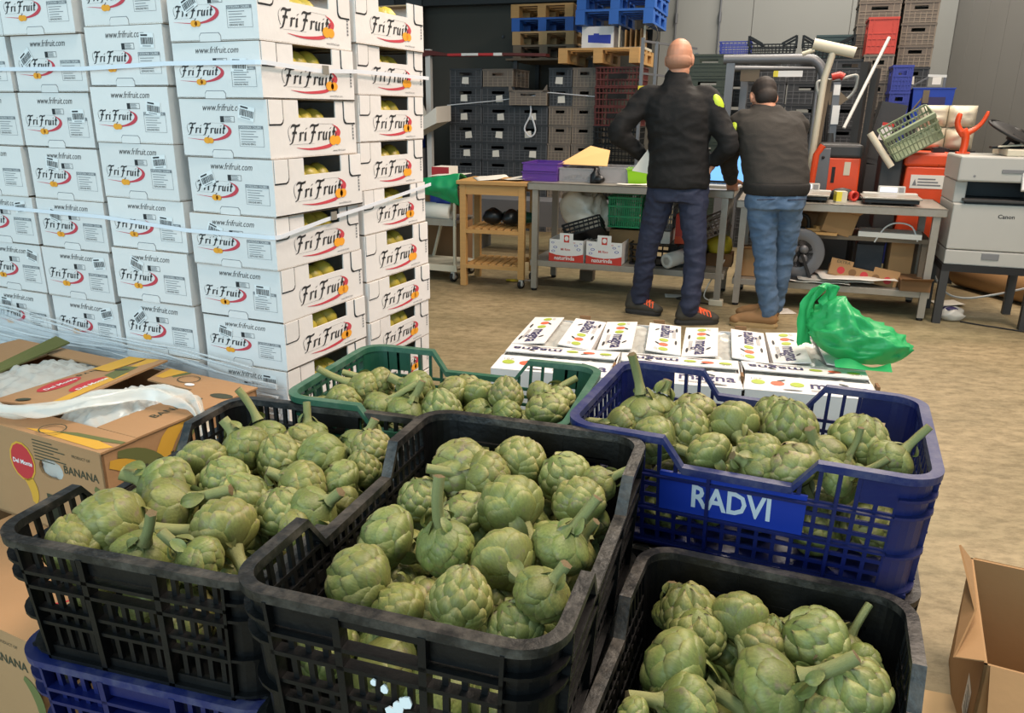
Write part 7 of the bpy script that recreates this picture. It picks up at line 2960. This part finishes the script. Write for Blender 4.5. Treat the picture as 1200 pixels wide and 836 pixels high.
def head(bl, c, look, upv, s=1.0):
    """skull, jaw, brow, nose, lips, ears and eye sockets; look = facing direction"""
    y = Vector(look).normalized()
    z = Vector(upv)
    z = (z - y * z.dot(y)).normalized()
    x = y.cross(z)
    rot = Matrix((x, y, z)).transposed()
    P = lambda a, b_, d: Vector(c) + (x * a + y * b_ + z * d) * s
    bl.ell(P(0, -.012, .018), (.076 * s, .094 * s, .092 * s), rot)
    bl.ell(P(0, .028, -.045), (.058 * s, .066 * s, .072 * s), rot)
    bl.ell(P(0, .062, -.098), (.030 * s, .026 * s, .022 * s), rot)
    bl.ell(P(0, .080, .020), (.052 * s, .018 * s, .014 * s), rot)
    for sg in (-1, 1):
        bl.ell(P(sg * .038, .066, -.032), (.024 * s, .022 * s, .02 * s), rot)
        bl.ell(P(sg * .079, -.004, -.014), (.010 * s, .019 * s, .032 * s), rot @ Matrix.Rotation(sg * .25, 3, 'Z'))
        bl.ell(P(sg * .077, .002, -.038), (.009 * s, .011 * s, .012 * s), rot)
        bl.ell(P(sg * .032, .076, .0), (.012 * s, .012 * s, .010 * s), rot)
    bl.limb([P(0, .088, .008), P(0, .106, -.030), P(0, .098, -.038)], [.010 * s, .015 * s, .016 * s])
    for sg in (-1, 1):
        bl.ell(P(sg * .013, .094, -.036), (.010 * s, .012 * s, .009 * s), rot)
    bl.ell(P(0, .088, -.066), (.024 * s, .010 * s, .006 * s), rot)
    bl.ell(P(0, .086, -.078), (.021 * s, .010 * s, .007 * s), rot)
    return rot, P


def eyes(parent, P, s):
    for sg in (-1, 1):
        mb = MB()
        mb.ell(P(sg * .032, .079, .001), (.011 * s, .011 * s, .011 * s), 12)
        e = mb.build('eye', 'paper_white', parent)
        mb = MB()
        mb.ell(P(sg * .032, .087, .001), (.005 * s, .005 * s, .005 * s), 8)
        mb.build('iris', 'hair_dark', e)


def shoe(parent, heel, toe, mu, ms, ml, s=1.0, laces=True):
    h, t = Vector(heel), Vector(toe)
    f_ = (t - h)
    ln = f_.length
    f_.normalize()
    sd = Vector((f_.y, -f_.x, 0))
    b = Blob()
    P = lambda a, w_, z: h + f_ * (a * ln) + sd * w_ + Vector((0, 0, z))
    b.limb([P(.14, 0, .062), P(.40, 0, .062), P(.66, 0, .052), P(.86, 0, .044)], [.046, .048, .046, .036])
    b.ell(P(.88, 0, .040), (.046, .046, .030))
    b.limb([P(.16, 0, .06), P(.19, 0, .125)], [.046, .045])
    b.limb([P(.45, 0, .08), P(.25, 0, .12)], [.036, .042])
    up_ = b.build('shoe', mu, parent, .007, 4)
    so = MB()
    n = 22
    for z0, z1, k0, k1 in ((.0, .018, .96, 1.02), (.018, .036, 1.02, .98)):
        def ring(k, z):
            out = []
            for i in range(n):
                a = 2 * PI * i / n
                x = .5 + .52 * math.cos(a)
                w_ = .047 * abs(math.sin(a)) ** .6 * (1 if math.sin(a) >= 0 else -1) * (.82 + .25 * x if x > .5 else .9)
                out.append(P(.5 + (x - .5) * k, w_ * k, z))
            return out
        a_, c_ = ring(k0, z0), ring(k1, z1)
        so.add(a_ + c_, [(i, (i + 1) % n, n + (i + 1) % n, n + i) for i in range(n)] + [tuple(range(n))[::-1], tuple(range(n, 2 * n))], 0, False)
    so.build('sole', ms, up_)
    if laces:
        lc = MB()
        for k in range(5):
            a = .40 + .085 * k
            zz = .128 - .010 * k
            lc.tube([P(a - .03, -.040, zz - .030), P(a, -.012, zz), P(a + .03, .02, zz - .004), P(a + .04, .040, zz - .034)], .0065, 6)
            lc.tube([P(a - .03, .040, zz - .030), P(a, .012, zz), P(a + .03, -.02, zz - .004), P(a + .04, -.040, zz - .034)], .0065, 6)
        lc.tube(smooth([P(.40, -.05, .06), P(.5, -.052, .05), P(.62, -.05, .055), P(.55, -.045, .08)], 3) if False else [P(.36, -.050, .075), P(.5, -.053, .055), P(.66, -.050, .06), P(.60, -.045, .085)], .007, 6)
        lc.build('laces', ml, up_)
    return up_


# --- bald man, hands on his hips
m1 = thing('person', 'bald man in a black jacket and navy jeans, hands on his hips, seen from behind', 'person', (0, 0, 0))
F1 = V(.30, .954, 0).normalized()          # the way he faces
S1 = V(F1.y, -F1.x, 0)                       # to his right
y1 = math.atan2(S1.y, S1.x)
neck, hip = V(1.012, 5.20, 1.50), V(1.068, 5.20, .90)
shL, shR = V(.838, 5.255, 1.435), V(1.206, 5.165, 1.435)
elL, elR = V(.655, 5.22, 1.225), V(1.335, 5.06, 1.165)
haL, haR = V(.862, 5.30, 1.055), V(1.262, 5.14, 1.045)
hipL, hipR = hip - S1 * .095 + V(0, 0, -.03), hip + S1 * .095 + V(0, 0, -.03)
knL, knR = V(.905, 5.28, .475), V(1.192, 5.11, .455)
anL, anR = V(.888, 5.35, .10), V(1.172, 5.065, .10)
body = Blob()
rot1, P1 = head(body, V(1.022, 5.215, 1.672), F1 + V(.12, 0, -.12), V(.02, 0.10, 1), 1.04)
body.limb([neck + V(0, 0, -.05), neck + V(.004, .005, .05), V(1.020, 5.20, 1.60)], [.068, .062, .066])
body.rings([(hip + V(0, 0, -.08), .15, .10), (hip + V(0, 0, .10), .145, .095), (V(1.05, 5.2, 1.2), .155, .10), (V(1.03, 5.2, 1.38), .165, .105), (V(1.02, 5.2, 1.47), .10, .08)], y1)
for a, b_, c in ((shL, elL, haL), (shR, elR, haR)):
    body.limb([a, a.lerp(b_, .5), b_, b_.lerp(c, .5), c], [.052, .046, .040, .036, .027])
hand(body, haL, (hip - haL).normalized() + F1 * .6, V(-.9, -.2, .5), -1, .55)
hand(body, haR, (V(1.235, 5.19, .95) - haR).normalized() + F1 * .3, V(.9, -.4, .2), 1, .5)
for a, b_, c in ((hipL, knL, anL), (hipR, knR, anR)):
    body.limb([a, a.lerp(b_, .5), b_, b_.lerp(c, .4), c, c + V(0, 0, -.05)], [.074, .066, .046, .046, .034, .030])
    body.limb([c + V(0, 0, -.05), c + V(.07, .012, -.06)], [.028, .024])
bo = body.build('body', 'skin', m1, .0065, 3)
eyes(bo, P1, 1.04)
jk = Blob()
jk.rings([(hip + V(-.004, 0, -.015), .196, .145), (hip + V(-.004, 0, .04), .200, .147), (V(1.058, 5.2, 1.06), .190, .140), (V(1.045, 5.2, 1.22), .198, .145), (V(1.03, 5.2, 1.36), .205, .145), (V(1.022, 5.2, 1.44), .19, .125), (V(1.014, 5.2, 1.50), .105, .095), (V(1.014, 5.2, 1.535), .085, .085)], y1)
jk.limb([neck + V(0, 0, -.03), neck + V(.003, .004, .052)], [.088, .081])
for a, b_, c in ((shL, elL, haL), (shR, elR, haR)):
    jk.limb([a.lerp(V(1.02, 5.2, 1.42), .25), a, a.lerp(b_, .5), b_, b_.lerp(c, .42), b_.lerp(c, .80)], [.080, .078, .070, .065, .056, .044])
jo = jk.build('jacket', 'jacket_black', m1, .010, 5, .013, .15, 2)
mb = MB()
mb.lathe([(.082, 0), (.079, .035), (.074, .035)], 20, 0, Matrix.Translation(neck + V(.004, .004, .025)))
mb.build('collar', 'jacket_black', jo)
tr = Blob()
tr.rings([(hip + V(0, 0, -.10), .178, .130), (hip + V(0, 0, 0.0), .182, .128), (hip + V(0, 0, .05), .172, .120)], y1)
for a, b_, c, k in ((hipL, knL, anL, 1), (hipR, knR, anR, 1)):
    tr.limb([a + V(0, 0, .03), a.lerp(b_, .35), b_, b_.lerp(c, .45), c + V(0, 0, .06), c + V(0, 0, .012)], [.100, .090, .070, .068, .066, .064])
to = tr.build('trousers', 'jeans_navy', m1, .009, 4, .013, .12, 5)
for (hl, te) in (((.825, 5.40, .0), (1.005, 5.32, .0)), ((1.085, 5.075, .0), (1.375, 5.095, .0))):
    pass
shoe(m1, V(.800, 5.385, 0), V(1.030, 5.300, 0), 'shoe_grey', 'sole_dark', 'lace_orange')
shoe(m1, V(1.085, 5.065, 0), V(1.375, 5.105, 0), 'shoe_grey', 'sole_dark', 'lace_orange')
# fringe of cropped hair round the bald crown
hb = Blob()
hb.ell(P1(0, -.030, -.022), (.083, .086, .058), rot1)
ho = hb.build('cropped_hair', 'skin', m1, .006, 3)
mat('hair_stubble', (172, 126, 102), .7, var=.12, scale=90)
ho.data.materials[0] = M['hair_stubble']
for nm, base, off in (('shoulder_patch', shR, V(.050, -.072, -.030)),):
    mb = MB()
    mb.ell((0, 0, 0), (.034, .022, .062), 14)
    o = mb.build(nm, 'patch_lime', jo, base + off, (R(-18), R(-22), .5))
pm = MB()
pm.hexa([(-.085, 0, 0), (.10, 0, -.03), (.095, .004, -.03), (-.085, .004, 0), (.03, 0, .165), (.055, 0, .155), (.055, .004, .155), (.03, .004, .165)])
o = pm.build('folded_paper', 'paper_white', None, V(.850, 5.225, .985), (0, 0, -.15))
tag(o, 'folded white paper held in the left hand of the bald man', 'paper')

# --- man in jeans, bending towards the bench
m2 = thing('person', 'dark haired man in a grey sweater and blue jeans bending over the bench', 'person', (0, 0, 0))
F2 = V(-.05, .998, 0).normalized()
S2 = V(F2.y, -F2.x, 0)
y2 = math.atan2(S2.y, S2.x)
hip2 = V(1.628, 4.97, .905)
neck2 = V(1.585, 5.20, 1.375)
aL, aR = V(1.432, 5.20, 1.285), V(1.782, 5.19, 1.275)
eL, eR = V(1.395, 5.29, 1.07), V(1.84, 5.38, 1.05)
wL, wR = V(1.485, 5.48, .915), V(1.78, 5.60, .93)
hL, hR = hip2 - S2 * .09 + V(0, 0, -.03), hip2 + S2 * .09 + V(0, 0, -.03)
kL, kR = V(1.605, 4.99, .51), V(1.765, 5.10, .495)
nL, nR = V(1.672, 5.01, .10), V(1.772, 5.18, .10)
body = Blob()
rot2, P2 = head(body, V(1.578, 5.262, 1.455), F2 + V(0, 0, -.75), V(0, .7, 1), 1.02)
body.limb([neck2 + V(0, -.05, -.06), neck2 + V(0, .0, .0), V(1.58, 5.235, 1.42)], [.07, .062, .064])
body.rings([(hip2 + V(0, 0, -.08), .15, .10), (hip2 + V(0, 0, .08), .14, .095), (V(1.61, 5.07, 1.12), .155, .105), (V(1.60, 5.14, 1.27), .16, .105), (V(1.59, 5.18, 1.35), .10, .08)], y2)
for a, b_, c in ((aL, eL, wL), (aR, eR, wR)):
    body.limb([a, a.lerp(b_, .5), b_, b_.lerp(c, .5), c], [.052, .046, .040, .036, .027])
hand(body, wL, V(.3, .9, -.35), V(-.1, .3, 1), 1, .4)
hand(body, wR, V(-.2, .9, -.3), V(.1, .3, 1), -1, .4)
for a, b_, c in ((hL, kL, nL), (hR, kR, nR)):
    body.limb([a, a.lerp(b_, .5), b_, b_.lerp(c, .4), c, c + V(0, 0, -.05)], [.074, .066, .046, .046, .034, .030])
    body.limb([c + V(0, 0, -.05), c + V(-.07, .025, -.06)], [.028, .024])
bo = body.build('body', 'skin', m2, .0065, 3)
eyes(bo, P2, 1.02)
sw = Blob()
sw.rings([(hip2 + V(0, .0, .0), .192, .140), (hip2 + V(0, .01, .06), .200, .145), (V(1.618, 5.03, 1.07), .205, .150), (V(1.608, 5.10, 1.20), .212, .155), (V(1.60, 5.155, 1.30), .200, .140), (V(1.588, 5.19, 1.36), .12, .105), (V(1.585, 5.205, 1.40), .083, .083)], y2)
for a, b_, c in ((aL, eL, wL), (aR, eR, wR)):
    sw.limb([a.lerp(V(1.60, 5.16, 1.28), .3), a, a.lerp(b_, .5), b_, b_.lerp(c, .45), b_.lerp(c, .95)], [.086, .083, .074, .066, .058, .046])
so_ = sw.build('sweater', 'sweater_grey', m2, .010, 5, .011, .17, 9)
hm = Blob()
hm.rings([(hip2 + V(0, 0, -.035), .190, .142), (hip2 + V(0, 0, .0), .203, .152), (hip2 + V(0, .0, .03), .203, .152), (hip2 + V(0, 0, .04), .196, .145)], y2)
hm.build('hem_band', 'rib_dark', so_, .01, 3)
tr = Blob()
tr.rings([(hip2 + V(0, 0, -.12), .176, .132), (hip2 + V(0, 0, -.03), .182, .136), (hip2 + V(0, 0, .03), .172, .12)], y2)
for a, b_, c in ((hL, kL, nL), (hR, kR, nR)):
    tr.limb([a + V(0, 0, .03), a.lerp(b_, .35), b_, b_.lerp(c, .45), c + V(0, 0, .07), c + V(0, 0, .015)], [.102, .092, .072, .068, .064, .062])
to2 = tr.build('trousers', 'jeans_blue', m2, .009, 4, .013, .12, 14)
pk = MB()
for q in (-1, 1):
    c = hip2 + S2 * (q * .095) + V(0, -.135, -.11)
    pk.tube([c + S2 * -.06 + V(0, 0, .055), c + S2 * .06 + V(0, 0, .06)], .003, 5)
pk.build('pocket_seam', 'jeans_navy', to2)
shoe(m2, V(1.735, 4.985, 0), V(1.455, 5.075, 0), 'shoe_tan', 'sole_tan', 'shoe_tan', 1, False)
shoe(m2, V(1.80, 5.16, 0), V(1.56, 5.30, 0), 'shoe_tan', 'sole_tan', 'shoe_tan', 1, False)
hb = Blob()
hb.ell(P2(0, -.016, .024), (.080, .097, .092), rot2)
hb.ell(P2(0, -.045, -.04), (.070, .062, .06), rot2)
ho = hb.build('hair', 'hair_dark', m2, .007, 3)
mb = MB()
mb.ell((0, 0, 0), (.030, .022, .058), 14)
mb.build('shoulder_patch', 'patch_lime', so_, aL + V(-.055, -.055, -.035), (R(-12), R(16), -.5))
